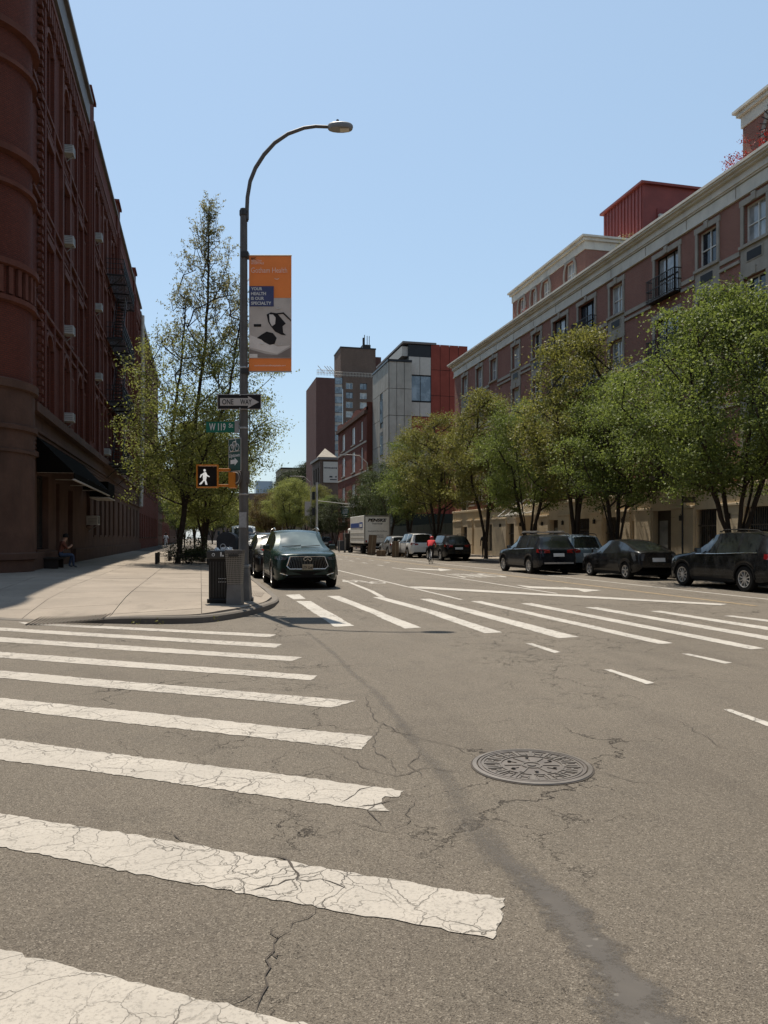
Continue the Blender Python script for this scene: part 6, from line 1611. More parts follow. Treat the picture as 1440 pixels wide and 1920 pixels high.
def make_car(name, label, kind, col, loc, rz, cat='car', group=None, rack=False, rimsp=5, plate=None, infin=False, rear_plate=True, scale=(1, 1, 1), lamps='std', turn=0):
    K = dict(KINDS[kind]); L, W, H = K['L'], K['W'], K['H']; hw = W / 2; r = K['r']; wf = K['wf']; wr = wf + K['wb']; ra = r + .055
    t = thing(name, label, cat, (0, 0, 0), 0, group)
    xs = set([0, .02, .05, .1, .18, .28, .4, L, L - .02, L - .06, L - .12, L - .2, L - .32, K['ws'][0], K['ws'][1], K['rw'][0], K['rw'][1]])
    for a, b in K['doors']: xs |= {a, b}
    for c in (wf, wr):
        for k in range(9): xs.add(round(c + ra * math.cos(math.pi * k / 8), 3))
        xs |= {c - ra - .001, c + ra + .001}
    x = .5
    while x < L - .3: xs.add(round(x, 3)); x += .18
    xs = sorted(xs); ys_ = []
    keep = {0, L, K['ws'][0], K['ws'][1], K['rw'][0], K['rw'][1]} | {v for d in K['doors'] for v in d} | {c + s_ * (ra + e) for c in (wf, wr) for s_ in (-1, 1) for e in (0, .001)}
    out = []
    for v in xs:
        if out and v - out[-1] < .03 and v not in keep and not any(abs(abs(v - c) - ra) < .002 for c in (wf, wr)): continue
        out.append(v)
    xs = out
    plan = [(0, .60), (.03, .70), (.1, .82), (.25, .92), (.5, .975), (.9, 1), (L - 1.1, 1), (L - .5, .975), (L - .2, .93), (L - .05, .86), (L, .80)]
    bot = [(0, .42), (.05, .30), (.2, K['sill'] - .02), (.5, K['sill']), (L - .5, K['sill'] + .02), (L - .1, .34), (L, .46)]
    def bottom(x):
        z = lin(x, bot)
        for c in (wf, wr):
            if abs(x - c) < ra: z = max(z, r + math.sqrt(max(0, ra * ra - (x - c) ** 2)))
        return z
    rows_ = [0, .12, .3, .52, .78, 1]; prof = [.95, .985, 1.0, .998, .985, .955]
    NG, NT = 3, 5
    grid = []
    for x in xs:
        zb = bottom(x); zt = sm(x, K['top']); zl = min(sm(x, K['belt']), zt - .012); pw = sm(x, plan) * hw; gh = zt - zl
        zb = min(zb, zl - .03)
        col_ = []
        for q, f in zip(rows_, prof):
            flare = .012 if any(abs(x - c) < ra + .05 for c in (wf, wr)) and q < .4 else 0
            col_.append((pw * f + flare, zb + (zl - zb) * q))
        yb = col_[-1][0]; cab = min(1, max(0, (gh - .10) / .35)); ry = yb * (1 - .06 - .17 * cab) if gh > .05 else yb * .93
        edge = zt - min(.05 + (.05 if K['ws'][0] < x < K['ws'][1] + .05 else 0), gh * .4)
        for g in range(1, NG + 1):
            s_ = g / NG; col_.append((yb + (ry - yb) * s_ ** 1.15, zl + (edge - zl) * s_))
        for g in range(1, NT + 1):
            s_ = g / NT; y = ry * (1 - s_); col_.append((y, edge + (zt - edge) * (1 - (1 - s_) ** (2.0 if K['ws'][0] <= x <= K['ws'][1] else 2.4))))
        grid.append(col_)
    nr = len(grid[0]); verts = []; idx = {}
    for i, c in enumerate(grid):
        for j, (y, z) in enumerate(c):
            idx[(i, j, 1)] = len(verts); verts.append((y, L / 2 - xs[i], z))
            if j == nr - 1: idx[(i, j, -1)] = idx[(i, j, 1)]
            else: idx[(i, j, -1)] = len(verts); verts.append((-y, L / 2 - xs[i], z))
    groups = {}
    def add(k, f): groups.setdefault(k, []).append(f)
    nl = len(rows_)
    for i in range(len(xs) - 1):
        xm = (xs[i] + xs[i + 1]) / 2
        for s_ in (1, -1):
            for j in range(nr - 1):
                f = (idx[(i, j, s_)], idx[(i + 1, j, s_)], idx[(i + 1, j + 1, s_)], idx[(i, j + 1, s_)])
                if s_ > 0: f = f[::-1]
                k = 'body'
                if nl - 1 <= j < nl - 1 + NG:
                    for di, (a, b) in enumerate(K['doors']):
                        if a < xm < b and min(sm(xm, K['top']) - sm(xm, K['belt']), 9) > .16: k = ('side', di, s_)
                    if k != 'body' and j == nl - 1 + NG - 1: k = k
                elif j >= nl - 1 + NG:
                    if K['ws'][0] < xm < K['ws'][1] and j > nl - 1 + NG - 1: k = 'ws' if j > nl - 1 + NG else 'body'
                    elif K['rw'][0] < xm < K['rw'][1]: k = 'rw' if j > nl - 1 + NG else 'body'
                add(k, f)
    for i, rv in ((0, 1), (len(xs) - 1, -1)):
        ring = [idx[(i, j, 1)] for j in range(nr)] + [idx[(i, j, -1)] for j in range(nr - 2, -1, -1)]
        add('body', tuple(ring[::rv]))
    # separate the glazing
    def sub(faces, name, mat, parent, sh=30, push=0.0):
        used = sorted({v for f in faces for v in f}); mp = {v: i for i, v in enumerate(used)}
        me = bpy.data.meshes.new(name); me.from_pydata([verts[v] for v in used], [], [tuple(mp[v] for v in f) for f in faces]); me.materials.append(mat)
        me.polygons.foreach_set('use_smooth', [True] * len(me.polygons)); me.set_sharp_from_angle(angle=R(sh)); me.update()
        o = bpy.data.objects.new(name, me); C.objects.link(o); o.parent = parent; return o
    body = sub(groups['body'], 'body', col, t, 38)
    sub(groups['ws'], 'windscreen', WSG if infin else CGLASS, t)
    if 'rw' in groups: sub(groups['rw'], 'rear_window', CGLASS, t)
    for k, f in groups.items():
        if isinstance(k, tuple): sub(f, 'side_window', CGLASS, t)
    bvh = BVHTree.FromPolygons([Vector(v) for v in verts], [f for fs in groups.values() for f in fs])
    def project(poly, axis, name, mat, parent=None, off=.008, div=1):
        """poly: 2-D outline; axis 'F','B' take (x,z); 'L','R' take (dist from front, z)"""
        m = MB(); pts = []
        def hit(a, b):
            if axis in 'FB':
                d = Vector((0, -1 if axis == 'F' else 1, 0)); o_ = Vector((a, 5 if axis == 'F' else -5, b))
            else: d = Vector((-1 if axis == 'R' else 1, 0, 0)); o_ = Vector((5 if axis == 'R' else -5, L / 2 - a, b))
            h = bvh.ray_cast(o_, d)
            return (h[0] if h[0] is not None else o_ + d * (5 - L / 2 if axis in 'FB' else 5 - hw)) - d * off
        P_ = []
        n = len(poly)
        for i in range(n):
            a, b = poly[i], poly[(i + 1) % n]
            for k in range(div): P_.append((a[0] + (b[0] - a[0]) * k / div, a[1] + (b[1] - a[1]) * k / div))
        cx = sum(p[0] for p in P_) / len(P_); cy = sum(p[1] for p in P_) / len(P_)
        c = hit(cx, cy); pts = [hit(*p) for p in P_]
        for i in range(len(pts)): m.face([pts[i], pts[(i + 1) % len(pts)], c])
        return m.build(name, mat, parent or t)
    # lower cladding strip, wheel-house darkness, floor
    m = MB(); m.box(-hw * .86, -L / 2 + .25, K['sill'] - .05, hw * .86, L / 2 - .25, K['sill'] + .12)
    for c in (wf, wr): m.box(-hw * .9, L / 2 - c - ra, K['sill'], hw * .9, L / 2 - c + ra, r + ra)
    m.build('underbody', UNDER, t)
    for s_ in (1, -1):
        for (a, b) in ((wf + ra + .03, wr - ra - .03),):
            m = MB(); y = hw * .957; m.box(s_ * y if s_ < 0 else y, L / 2 - b, K['sill'] - .02, s_ * (y + .02), L / 2 - a, K['sill'] + .07); m.build('sill_trim', PLAST, t)
    # arches
    for c in (wf, wr):
        for s_ in (1, -1):
            m = MB(); 
            for k in range(10):
                a0, a1 = math.pi * k / 10 * 1.0, math.pi * (k + 1) / 10
                q = [(s_ * (hw * .985), L / 2 - c + rr_ * math.cos(a), r + rr_ * math.sin(a)) for rr_, a in ((ra - .015, a0), (ra + .03, a0), (ra + .03, a1), (ra - .015, a1))]
                m.ext(q, (s_ * .022, 0, 0))
            m.build('wheel_arch', PLAST if kind != 'hatch' else col, t)
            wmes = wheel_meshes(r, .24, rimsp)
            we = bpy.data.objects.new('wheel', None); C.objects.link(we); we.parent = t; we.location = (s_ * (hw - .125), L / 2 - c, r); we.rotation_euler = (0, 0, 0 if s_ > 0 else math.pi); we.empty_display_size = .1
            for nm, me in zip(('tyre', 'rim', 'brake_disc'), wmes):
                o = bpy.data.objects.new(nm, me); C.objects.link(o); o.parent = we
    # mirrors, handles, seams
    for s_ in (1, -1):
        zm = sm(K['ws'][0] + .35, K['belt']) + .05; m = MB(); m.obox((s_ * (hw + .07), L / 2 - K['ws'][0] - .42, zm + .06), (.2, .11, .15)); mo = m.build('mirror', col, t, bevel=.03)
        m = MB(); m.obox((s_ * (hw + .07), L / 2 - K['ws'][0] - .478, zm + .06), (.15, .004, .11)); m.build('mirror_glass', CHR, mo)
        ax = 'R' if s_ > 0 else 'L'
        for (a, b) in K['doors'][:2]:
            zz = sm(b, K['belt']) - .12; project([(b - .28, zz), (b - .08, zz), (b - .08, zz + .03), (b - .28, zz + .03)], ax, 'door_handle', col if not infin else CHR, off=.03)
            project([(b + .035, K['sill'] + .1), (b + .045, K['sill'] + .1), (b + .045, sm(b, K['belt'])), (b + .035, sm(b, K['belt']))], ax, 'door_seam', UNDER, off=.003)
        a0, b0 = K['doors'][0][0], K['doors'][-1][1]
        n = 8
        for k in range(n):
            u, v = a0 + (b0 - a0) * k / n, a0 + (b0 - a0) * (k + 1) / n; zu, zv = sm(u, K['belt']), sm(v, K['belt'])
        if kind != 'hatch':
            m = MB(); pts = [Vector((s_ * (sm(x, plan) * hw * .955 + .004), L / 2 - x, sm(x, K['belt']) + .002)) for x in np.linspace(a0, b0, 9)]; m.tube(pts, .011, 4); m.build('belt_trim', CHR, t)
            pts = [Vector((s_ * hw * .72, L / 2 - x, sm(x, K['top']) + .02 + (.035 if .06 < f < .94 else 0))) for f, x in [(f, 2.45 + (K['rw'][0] - .1 - 2.45) * f) for f in (0, .05, .1, .3, .5, .7, .9, .95, 1)]]
            m = MB(); m.tube(pts, .018, 5); m.build('roof_rail', CHR if infin else PLAST, t)
    if rack:
        for x in (2.7, 3.9): m = MB(); m.box(-hw * .8, L / 2 - x - .03, H + .06, hw * .8, L / 2 - x + .03, H + .10); m.build('roof_bar', RIM, t)
        for s_ in (1, -1): MB().box(s_ * hw * .62 - .05, L / 2 - 4.1, H + .1, s_ * hw * .62 + .05, L / 2 - 2.5, H + .14).build('roof_bar', RIM, t)
    # lamps
    zh = sm(.25, K['belt']) - .10; zr = sm(L - .3, K['belt'])
    for s_ in (1, -1):
        project([(s_ * hw * (.66 if infin else .46), zh - .03), (s_ * hw * (.60 if infin else .50), zh + .045), (s_ * hw * .84, zh + .07), (s_ * hw * .84, zh - .03)], 'F', 'headlight', CLR_L, div=3)
        ax = 'R' if s_ > 0 else 'L'
        project([(.10, zh - .03), (.12, zh + .07), (.45, zh + .10), (.40, zh + .0)], ax, 'headlight', CLR_L, div=3)
        if kind == 'hatch':
            project([(L - .52, zr - .02), (L - .30, zr + .02), (L - .18, zr - .28), (L - .30, zr - .34)], ax, 'taillight', CLR_L, div=3)
            project([(s_ * hw * .62, zr - .05), (s_ * hw * .78, zr - .05), (s_ * hw * .80, zr - .30), (s_ * hw * .72, zr - .30)], 'B', 'taillight', CLR_L, div=3)
        else:
            project([(s_ * hw * .42, zr - .18), (s_ * hw * .42, zr - .06), (s_ * hw * .84, zr - .02), (s_ * hw * .84, zr - .20)], 'B', 'taillight', RED_L, div=3)
            project([(L - .34, zr - .16), (L - .34, zr - .02), (L - .06, zr - .02), (L - .06, zr - .20)], ax, 'taillight', RED_L, div=3)
    project([(-.26, zr - .34), (.26, zr - .34), (.26, zr - .20), (-.26, zr - .20)], 'B', 'licence_plate', WPR if rear_plate else PLAST, off=.015, div=2)
    project([(-hw * .75, .36), (hw * .75, .36), (hw * .75, .50), (-hw * .75, .50)], 'B', 'bumper_trim', PLAST, off=.012, div=6)
    project([(-hw * .72, .46), (hw * .72, .46), (hw * .72, .53), (-hw * .72, .53)], 'B', 'bumper_trim', RIM, off=.014, div=6) if rack else None
    if not infin:
        project([(-hw * .4, zh - .16), (hw * .4, zh - .16), (hw * .46, zh + .02), (-hw * .46, zh + .02)], 'F', 'grille', PLAST, div=4)
        m = MB(); yy = L / 2 - K['rw'][1]
    else:
        # broad upright grille with chrome surround and slim vertical bars
        gz0, gz1 = .60, .945; g = [(-.50, gz0), (.50, gz0), (.60, gz0 + .06), (.50, gz1), (-.50, gz1), (-.60, gz0 + .06)]
        go = project(g, 'F', 'grille', UNDER, off=.012, div=4)
        for k in range(23):
            a = -.55 + 1.10 * k / 22; b = a * .86
            m = MB(); zt_ = gz1 - .01; zb_ = gz0 + (.012 if abs(a) < .5 else .045)
            h1 = bvh.ray_cast(Vector((a * .95, 5, .76)), Vector((0, -1, 0)))[0]
            m.tube([(a, h1.y + .035, zb_), (b, h1.y + .02, zt_)], .008, 4); m.build('grille_bar', GBAR, go)
        m = MB(); pts = [bvh.ray_cast(Vector((a, 5, b)), Vector((0, -1, 0)))[0] + Vector((0, .025, 0)) for a, b in [(-.51, gz1), (-.61, gz0 + .07), (-.52, gz0 - .01), (-.25, gz0 - .01), (0, gz0 - .01), (.25, gz0 - .01), (.52, gz0 - .01), (.61, gz0 + .07), (.51, gz1)]]
        m.tube(pts, .022, 5); m.tube([p + Vector((0, 0, 0)) for p in (pts[0], bvh.ray_cast(Vector((0, 5, gz1 + .005)), Vector((0, -1, 0)))[0] + Vector((0, .025, 0)), pts[-1])], .010, 5); m.build('chrome_surround', CHR, go)
        ez = gz1 - .07; fy = bvh.ray_cast(Vector((0, 5, ez)), Vector((0, -1, 0)))[0].y + .045
        m = MB(); m.tube([(.12 * math.cos(a), fy, ez + .058 * math.sin(a)) for a in np.linspace(R(-60), R(240), 20)], .0105, 5); m.tube([(-.06, fy, ez - .052), (0, fy, ez + .02), (.06, fy, ez - .052)], .011, 5)
        m.build('emblem', CHR, go)
        pl = MB().box(-.16, fy - .01, gz0 - .04, .16, fy + .012, gz0 + .13).build('licence_plate', M('buff_licence_plate', (.26, .22, .15), .6), t)
        text('LTP 2241', INKB, (.145, fy + .0135, gz0 - .01), (-1, 0, 0), (0, 0, 1), .29, .075, pl, .02)
        project([(-.72, .34), (.72, .34), (.66, .52), (-.66, .52)], 'F', 'air_intake', PLAST, off=.01, div=5)
        for s_ in (1, -1):
            project([(s_ * .58, .40), (s_ * .80, .46), (s_ * .80, .485), (s_ * .58, .425)], 'F', 'bumper_trim', CHR, off=.014, div=3)
            project([(s_ * .60, .50), (s_ * .78, .50), (s_ * .74, .62), (s_ * .66, .62)], 'F', 'fog_lamp_recess', PLAST, off=.01, div=2)
        # wipers and dash seen through the glass edge
        m = MB(); zc = sm(K['ws'][0], K['top']); m.tube([(.6, L / 2 - K['ws'][0] - .03, zc + .03), (.0, L / 2 - K['ws'][0] - .10, zc + .075)], .010, 4); m.tube([(.0, L / 2 - K['ws'][0] - .02, zc + .03), (-.6, L / 2 - K['ws'][0] - .07, zc + .07)], .010, 4); m.build('wiper', PLAST, t)
    t.location = loc; t.rotation_euler = (0, 0, rz + turn); t.scale = scale
    return t
GL, GRR = 'cars parked facing the camera along the left kerb', 'cars parked along the right kerb'
make_car('parked_car', 'dark green SUV with sunlit windscreen and chrome barred grille, nearest car on the left', 'tall', P_GREEN, (3.12, 25.5, 0), math.pi, group=GL, infin=True, scale=(1.02, 1.03, 1.035), rimsp=10)
make_car('parked_car', 'black SUV parked close behind the dark green one', 'suv', P_BLACK, (2.95, 31.6, 0), math.pi, group=GL)
make_car('parked_car', 'silver SUV with roof rack, third car along the left kerb', 'wagon', P_SILV, (2.9, 37.6, 0), math.pi, group=GL, rack=True)
make_car('parked_car', 'graphite hatchback, fourth car along the left kerb', 'hatch', P_GREY, (2.85, 43.5, 0), math.pi, group=GL)
make_car('parked_van', 'white boxy vehicle with upright windscreen showing between the bins and the lamp post', 'boxy', P_WHITE, (2.7, 51.0, 0), math.pi, 'van', GL, scale=(1, 1, 1.25))
make_car('parked_car', 'black wagon far along the left kerb', 'wagon', P_BLACK, (2.9, 58, 0), math.pi, group=GL)
make_car('parked_car', 'silver hatchback far along the left kerb', 'hatch', P_SILV, (2.9, 66, 0), math.pi, group=GL)
make_car('parked_car', 'near black SUV with ten spoke wheels at the right edge', 'suv', P_BLACK, (16.05, 20.35, 0), 0, group=GRR, rimsp=10)
make_car('parked_car', 'black fastback hatchback with clear tail lamps', 'hatch', P_BLACK, (16.2, 27.1, 0), 0, group=GRR, rimsp=5)
make_car('parked_car', 'silver blue wagon half hidden behind the dark SUV with roof rack', 'wagon', P_BLUE, (16.5, 32.9, 0), 0, group=GRR)
make_car('double_parked_car', 'dark navy SUV with roof rack standing out from the kerb on the white line', 'suv', P_NAVY, (14.55, 31.9, 0), 0, rack=True, rimsp=10, scale=(.95, .97, .98))
make_car('parked_car', 'black SUV seen from behind, to the right of the cyclist', 'suv', P_BLACK, (16.5, 50.4, 0), 0, group=GRR)
make_car('parked_car', 'white large SUV parked behind the cyclist', 'boxy', P_WHITE, (16.3, 58.0, 0), 0, group=GRR)
make_car('parked_car', 'silver car between the white SUV and the box truck', 'wagon', P_SILV, (16.3, 64.6, 0), 0, group=GRR)
make_car('distant_car', 'grey car far along the right kerb beyond the truck', 'suv', P_GREY, (15.6, 100, 0), 0)
# ---- box truck
TRK = M('white_truck_box', (.72, .69, .62), .5, var=.08, dirt=.12); BLUET = M('blue_decal', (.03, .07, .26), .4)
bt = thing('box_truck', 'white rental box truck lettered PENSKE, seen from behind by the right kerb', 'truck', (16.05, 73.5, 0))
X0_, X1_, Y0_, Y1_ = 14.8, 17.3, 70, 76.8
MB().box(X0_, Y0_, 1.0, X1_, Y1_, 3.62).build('box_body', TRK, bt, bevel=.03)
m = MB()
for (a, b, c, d) in ((X0_, 1.0, X0_ + .1, 3.62), (X1_ - .1, 1.0, X1_, 3.62), (X0_ + .1, 3.5, X1_ - .1, 3.62), (X0_ + .1, 1.0, X1_ - .1, 1.1)): m.box(a, Y0_ - .03, b, c, Y0_ + .01, d)
m.build('rear_frame', M('aluminium_frame', (.26, .25, .23), .4, .6), bt)
m = MB()
for k in range(5): m.box(X0_ + .12, Y0_ - .012, 1.14 + k * .47, X1_ - .12, Y0_ - .004, 1.14 + k * .47 + .455)
m.build('roller_door', TRK, bt)
m = MB(); m.box(X0_ - .02, Y0_ + .2, 1.5, X0_ + .002, Y1_ - .2, 1.55); m.box(X0_ - .02, Y0_ + .2, 1.95, X0_ + .002, Y1_ - .2, 1.98); m.build('rub_rail', ALU, bt)
text('PENSKE', INKB, (X0_ + .35, Y0_ - .02, 3.03), (1, 0, 0), (0, 0, 1), 1.8, .30, bt, .05, shear=.25)
text('Truck Rental', INKB, (X0_ + .75, Y0_ - .02, 2.78), (1, 0, 0), (0, 0, 1), 1.0, .16, bt, .02, shear=.2)
text('Household & One-Way Moves', INKB, (X0_ + .35, Y0_ - .02, 2.08), (1, 0, 0), (0, 0, 1), 1.85, .13, bt, .02)
text('gopenske.com', INKB, (X0_ + .75, Y0_ - .02, 1.72), (1, 0, 0), (0, 0, 1), 1.1, .12, bt, .02)
text('1-800-GO-PENSKE', INKB, (X0_ + .75, Y0_ - .02, 1.55), (1, 0, 0), (0, 0, 1), 1.1, .1, bt, .02)
MB().box(X0_ - .012, Y0_ + 2.4, 2.5, X0_, Y1_ - .3, 2.95).build('blue_stripe', BLUET, bt); MB().box(X0_ - .014, Y0_ + .7, 2.45, X0_, Y0_ + 2.2, 3.0).build('blue_stripe', BLUET, bt)
MB().box(X0_ - .02, Y0_ + .9, 2.55, X0_ - .012, Y0_ + 2.0, 2.85).build('decal', WPR, bt)
m = MB(); m.box(X0_ + .15, Y0_ + .1, .75, X1_ - .15, Y1_ + 2, 1.0); m.box(X0_ + .1, Y0_ - .15, .45, X1_ - .1, Y0_, .62); m.build('chassis', UNDER, bt)
MB().box(X0_ + .15, Y1_ + .15, .6, X1_ - .15, Y1_ + 2.2, 2.5).build('cab', TRK, bt, bevel=.12)
m = MB(); m.box(X0_ + .13, Y1_ + .6, 1.6, X0_ + .152, Y1_ + 1.5, 2.2); m.build('cab_window', CGLASS, bt)
for x in (X0_ + .25, X1_ - .25):
    for y in (Y0_ + 1.6, Y1_ + 1.2):
        o = bpy.data.objects.new('wheel', MB().lathe([(.2, -.2), (.42, -.2), (.44, -.15), (.44, .15), (.42, .2), (.0001, .2), (.0001, -.2)], (0, 0, 0), 18, Matrix.Rotation(R(90), 3, 'Y')).mesh('wheel', TYRE, 40)); o.location = (x, y, .44); link(o, bt)
for x in (X0_ + .2, X1_ - .2): MB().box(x - .08, Y0_ - .05, 1.12, x + .08, Y0_ - .02, 1.3).build('taillight', RED_L, bt)
# ---- moving boxes and things in the road
CARD = M('brown_cardboard', (.15, .10, .062), .85, var=.15, vs=2); TAPE = M('parcel_tape', (.24, .18, .11), .4)
def card(x0p, x1p, ytop, ybot, depth, lab, tilt=0):
    b = G((x0p + x1p) / 2, ybot); d = b.x * SY + b.y * CY; w_ = (x1p - x0p) / 1442 * d; h = (ybot - ytop) / 1442 * d
    t = thing('cardboard_box', lab, 'cardboard box', b, -YAW, 'moving boxes stacked in the road by the truck')
    Mr = Matrix.Rotation(-YAW, 3, 'Z') @ Matrix.Rotation(tilt, 3, 'Y')
    c = b + FW * depth / 2 + Vector((0, 0, h / 2)); m = MB(); m.obox(c, (w_, depth, h), Mr); m.build('carton', CARD, t)
    m = MB(); m.obox(c, (.06, depth + .006, h + .006), Mr); m.build('tape', TAPE, t)
card(690, 705, 1003, 1041, .2, 'tall flat brown carton leaning by the truck rear', .09)
card(706, 723, 1032, 1043, .5, 'low brown carton right of the leaning one')
card(712, 733, 1019, 1031.9, .5, 'grey brown carton stacked on two others behind the low one')
card(735, 748, 1015, 1045, .5, 'tall narrow carton in the middle of the pile'); card(748.5, 757, 1022, 1043.5, .4, 'half height carton beside the tall narrow one')
card(759.5, 774, 1034, 1046, .5, 'squat carton at the right end of the pile')
# ------------------------------------------------------------ people
SKIN = M('skin', (.30, .17, .11), .6); SKIN2 = M('brown_skin', (.14, .075, .05), .6); HAIR = M('dark_hair', (.012, .010, .009), .7)
def cloth(n, c): return M(n, c, .85, var=.15, vs=6, fine=50, bmp=.004)
C_WHITE = cloth('white_cotton', (.7, .7, .7)); C_RED = cloth('red_jacket', (.42, .035, .04)); C_BLACK = cloth('black_cloth', (.012, .012, .014)); C_BLUE = cloth('blue_denim', (.045, .06, .095)); C_TAN = cloth('rust_shirt', (.15, .055, .035)); C_GREY = cloth('grey_cloth', (.07, .07, .072))
def person(label, J, mats, loc, rz, group=None, hair=True, s=1.0):
    """J: joint dict; mats: skin, top, legs, shoes"""
    t = thing('person', label, 'person', (0, 0, 0), 0, group)
    bones = [('pelvis', 'belly'), ('belly', 'chest'), ('chest', 'neck'), ('neck', 'head0'), ('head0', 'head1')]
    for s_ in 'lr': bones += [('chest', 'sh' + s_), ('sh' + s_, 'el' + s_), ('el' + s_, 'wr' + s_), ('wr' + s_, 'ha' + s_), ('pelvis', 'hip' + s_), ('hip' + s_, 'kn' + s_), ('kn' + s_, 'an' + s_), ('an' + s_, 'toe' + s_)]
    rad = dict(pelvis=(.15, .12), belly=(.14, .11), chest=(.165, .12), neck=(.062, .062), head0=(.085, .095), head1=(.082, .095))
    for s_ in 'lr': rad.update({'sh' + s_: (.07, .07), 'el' + s_: (.048, .048), 'wr' + s_: (.034, .034), 'ha' + s_: (.042, .026), 'hip' + s_: (.095, .095), 'kn' + s_: (.066, .066), 'an' + s_: (.045, .045), 'toe' + s_: (.042, .036)})
    names = ['pelvis'] + [n for n in J if n != 'pelvis']; ix = {n: i for i, n in enumerate(names)}
    me = bpy.data.meshes.new('body'); me.from_pydata([J[n] for n in names], [(ix[a], ix[b]) for a, b in bones], []); me.update()
    o = bpy.data.objects.new('body', me); C.objects.link(o)
    sk = o.modifiers.new('skin', 'SKIN'); sk.use_smooth_shade = True
    for n in names:
        v = me.skin_vertices[0].data[ix[n]]; v.radius = rad[n]; v.use_root = (n == 'pelvis')
    sb = o.modifiers.new('sub', 'SUBSURF'); sb.levels = 1; sb.render_levels = 1
    bpy.context.view_layer.update()
    m2 = bpy.data.meshes.new_from_object(o.evaluated_get(bpy.context.evaluated_depsgraph_get())); bpy.data.objects.remove(o)
    m2.materials.clear()
    for mt in mats: m2.materials.append(mt)
    seg = [(Vector(J[a]), Vector(J[b]), a, b) for a, b in bones]
    for p in m2.polygons:
        c = p.center; best = None; bd = 1e9
        for a, b, na, nb in seg:
            d = b - a; tt = max(0, min(1, (c - a).dot(d) / max(1e-9, d.length_squared))); q = (a + d * tt - c).length
            if q < bd: bd = q; best = (na, nb, tt)
        na, nb, tt = best; k = 1
        if nb[:4] == 'head' or (nb == 'neck' and tt > .8) or nb[:2] in ('wr', 'ha'): k = 0
        if nb[:2] == 'wr' and len(mats) > 4: k = 1
        if nb[:3] == 'hip' or nb[:2] in ('kn', 'an') or (na == 'pelvis' and tt < .35): k = 2
        if nb[:3] == 'toe': k = 3
        if nb[:2] == 'an' and len(mats) > 5: k = 0
        p.material_index = k; p.use_smooth = True
    b = bpy.data.objects.new('body', m2); C.objects.link(b); b.parent = t
    if hair:
        h0, h1 = Vector(J['head0']), Vector(J['head1']); up = (h1 - h0).normalized(); c = h0.lerp(h1, .75) + up * .02
        m = MB(); m.lathe([(.108, -.03), (.112, .03), (.09, .09), (.05, .12), (.0001, .128)], c + Vector((0, -.012, 0)), 12); m.build('hair', mats[0] if hair == 'no' else (HAIR if hair is True else hair), t, smooth=60)
    t.location = loc; t.rotation_euler = (0, 0, rz); t.scale = (s,) * 3
    return t
def standing(arm=.1, stride=.0, bent=False):
    J = dict(pelvis=(0, 0, .95), belly=(0, .01, 1.1), chest=(0, 0, 1.34), neck=(0, .01, 1.50), head0=(0, .02, 1.58), head1=(0, .03, 1.69))
    for s_, x in (('l', -1), ('r', 1)):
        f = stride * x
        J.update({'sh' + s_: (x * .19, 0, 1.42), 'el' + s_: (x * (.23 + arm * .3), -f * .5, 1.14), 'wr' + s_: (x * .25, .05 - f, .90), 'ha' + s_: (x * .25, .08 - f, .82),
                  'hip' + s_: (x * .09, 0, .90), 'kn' + s_: (x * .10, .03 + f * .6, .50), 'an' + s_: (x * .10, f, .08), 'toe' + s_: (x * .12, .14 + f, .04)})
    return J
wp = D(311, 1026, 92); person('person in white shirt and white trousers walking away on the left sidewalk', standing(.2, .10), [SKIN2, C_WHITE, C_WHITE, C_GREY], (wp.x, wp.y, zs(wp.x, wp.y) - .02), 0, s=1.02)
sp_ = D(908, 1045, 53.5); J = standing(.1); J['wrl'] = (-.1, .2, 1.15); J['hal'] = (-.03, .26, 1.2); J['ell'] = (-.27, .03, 1.12); person('person in black standing beside a tree trunk on the right sidewalk', J, [SKIN2, C_BLACK, C_BLACK, C_BLACK, 1][:4], (sp_.x, sp_.y, .14), 2.4)
J = standing(.1); tp_ = G(762, 1040); person('person in dark clothes crouched over the cartons behind the truck', J, [SKIN, C_GREY, C_BLACK, C_BLACK], (tx(728, 69), 69.0, .0), 1, s=.95)
# seated person by the shopfront
stl = G(105, 1068, .33); sx_, sy_2 = LX + .55, 32.6; sz_ = zs(sx_, sy_2)
J = dict(pelvis=(0, 0, .52), belly=(0, .05, .68), chest=(0, .12, .92), neck=(0, .18, 1.07), head0=(0, .22, 1.14), head1=(0, .26, 1.25))
for s_, x in (('l', -1), ('r', 1)):
    J.update({'sh' + s_: (x * .19, .12, .99), 'el' + s_: (x * .24, .27, .76), 'wr' + s_: (x * .10, .44, .86), 'ha' + s_: (x * .06, .48, .93), 'hip' + s_: (x * .10, .05, .50), 'kn' + s_: (x * .14, .50, .52), 'an' + s_: (x * .14, .46 + x * .06, .08), 'toe' + s_: (x * .15, .60 + x * .06, .04)})
person('person seated in the shade by the shopfront, rust shirt and jeans, looking at a phone', J, [SKIN, C_TAN, C_BLUE, C_GREY], (sx_, sy_2, sz_), R(-72))
bch = thing('bench', 'dark low bench against the brownstone wall under the seated person', 'bench', (sx_ - .1, sy_2, sz_))
MB().box(sx_ - .45, sy_2 - .9, sz_ + .36, sx_ + .18, sy_2 + .5, sz_ + .42).build('seat', FRAME_D, bch)
for y in (sy_2 - .8, sy_2 + .4): MB().box(sx_ - .4, y - .04, sz_, sx_ + .1, y + .04, sz_ + .36).build('leg', FRAME_D, bch)
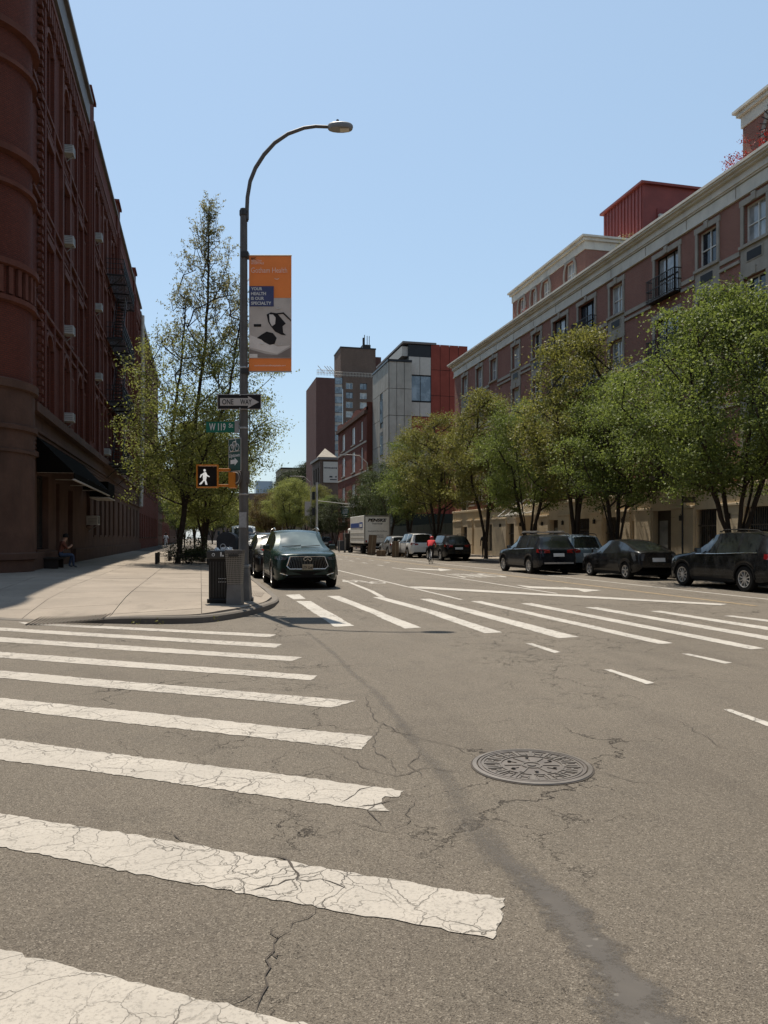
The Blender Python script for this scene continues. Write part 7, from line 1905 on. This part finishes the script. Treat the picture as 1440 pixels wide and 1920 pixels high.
# cyclist and bicycle
cyl = G(808, 1057); cang = -.45
by_ = thing('bicycle', 'thin wheeled road bicycle ridden up the avenue by the cyclist in red', 'bicycle', (0, 0, 0))
for y in (.52, -.50):
    m = MB(); m.tube([(0, y + .335 * math.cos(a), .34 + .335 * math.sin(a)) for a in np.linspace(0, 2 * math.pi, 25)], .016, 5, False)
    o = m.build('wheel', TYRE, by_); m = MB()
    for k in range(10): a = math.pi * 2 * k / 10; m.tube([(0, y, .34), (0, y + .33 * math.cos(a), .34 + .33 * math.sin(a))], .003, 3)
    m.build('spokes', RIM, o)
m = MB()
for a, b in (((0, -.50, .34), (0, -.02, .28)), ((0, -.02, .28), (0, -.17, .88)), ((0, -.50, .34), (0, -.15, .80)), ((0, -.15, .80), (0, .38, .84)), ((0, -.02, .28), (0, .38, .78)), ((0, .36, .92), (0, .52, .34))): m.tube([a, b], .017, 5)
m.build('frame', C_WHITE, by_); m = MB(); m.tube([(-.21, .5, .84), (-.21, .44, .94), (0, .38, .94), (.21, .44, .94), (.21, .5, .84)], .015, 5); m.build('handlebar', PLAST, by_); m = MB(); m.obox((0, -.2, .92), (.13, .25, .04)); m.build('saddle', PLAST, by_)
by_.location = cyl; by_.rotation_euler = (0, 0, cang)
J = dict(pelvis=(0, -.22, 1.0), belly=(0, -.08, 1.13), chest=(0, .10, 1.29), neck=(0, .22, 1.38), head0=(0, .28, 1.42), head1=(0, .33, 1.52))
for s_, x in (('l', -1), ('r', 1)):
    J.update({'sh' + s_: (x * .19, .14, 1.33), 'el' + s_: (x * .25, .26, 1.12), 'wr' + s_: (x * .21, .41, .99), 'ha' + s_: (x * .21, .46, .95), 'hip' + s_: (x * .10, -.2, .95), 'kn' + s_: (x * .11, .12, .72 if x > 0 else .60), 'an' + s_: (x * .10, -.06, .36 if x > 0 else .18), 'toe' + s_: (x * .10, .08, .33 if x > 0 else .14)})
HEL = M('red_helmet', (.4, .03, .035), .4)
person('cyclist in red jacket and helmet with black shorts, bent over the handlebars', J, [SKIN, C_RED, C_BLACK, C_BLACK], cyl, cang, hair=HEL)
# motorbike / scooter shape behind the green car, and delivery gear by the truck
mo = thing('scooter', 'dark delivery scooter beyond the right side of the dark green SUV', 'scooter', (5.9, 47, 0))
m = MB(); m.lathe([(.1, -.06), (.26, -.06), (.28, 0), (.26, .06), (.1, .06)], (5.9, 46.4, .28), 14, Matrix.Rotation(R(90), 3, 'Y')); m.lathe([(.1, -.06), (.26, -.06), (.28, 0), (.26, .06), (.1, .06)], (5.9, 47.7, .28), 14, Matrix.Rotation(R(90), 3, 'Y')); m.build('wheel', TYRE, mo)
m = MB(); m.box(5.72, 46.9, .4, 6.08, 47.8, .85); m.tube([(5.9, 46.4, .3), (5.9, 46.7, 1.1)], .05, 6); m.tube([(5.6, 46.75, 1.12), (6.2, 46.75, 1.12)], .02, 5); m.box(5.7, 46.55, .4, 6.1, 46.65, 1.0); m.build('body', PLAST, mo, bevel=.03)
J = standing(.2); J.update(pelvis=(0, .0, .88)); person('person in dark clothes and pale cap with the scooter', J, [SKIN, C_BLACK, C_BLACK, C_BLACK], (5.9, 48.0, 0), math.pi, hair=C_WHITE, s=.98)
for i, (px, w_, h, mt, nm, lab) in enumerate([(641, .8, 1.25, BLUET, 'mail_cart', 'dark blue wheeled cart by the far kerb left of the truck'), (650, .7, 2.0, IRONW, 'hand_truck', 'loaded dark hand truck standing beside the box truck')]):
    x = tx(px, 78); t = thing(nm, lab, 'cart', (x, 78, 0)); MB().box(x - w_ / 2, 77.7, .2, x + w_ / 2, 78.3, h).build('bin', mt if i else C_GREY, t, bevel=.03)
    m = MB()
    for s_ in (-1, 1): m.tube([(x + s_ * w_ * .4, 77.6, .1), (x + s_ * w_ * .4, 77.6, h + .3)], .03, 5); m.lathe([(.0001, -.03), (.1, -.03), (.1, .03), (.0001, .03)], (x + s_ * w_ * .4, 77.9, .1), 10, Matrix.Rotation(R(90), 3, 'Y'))
    tag(m.build('frame_and_wheels', PIPE, t), kind='stuff')
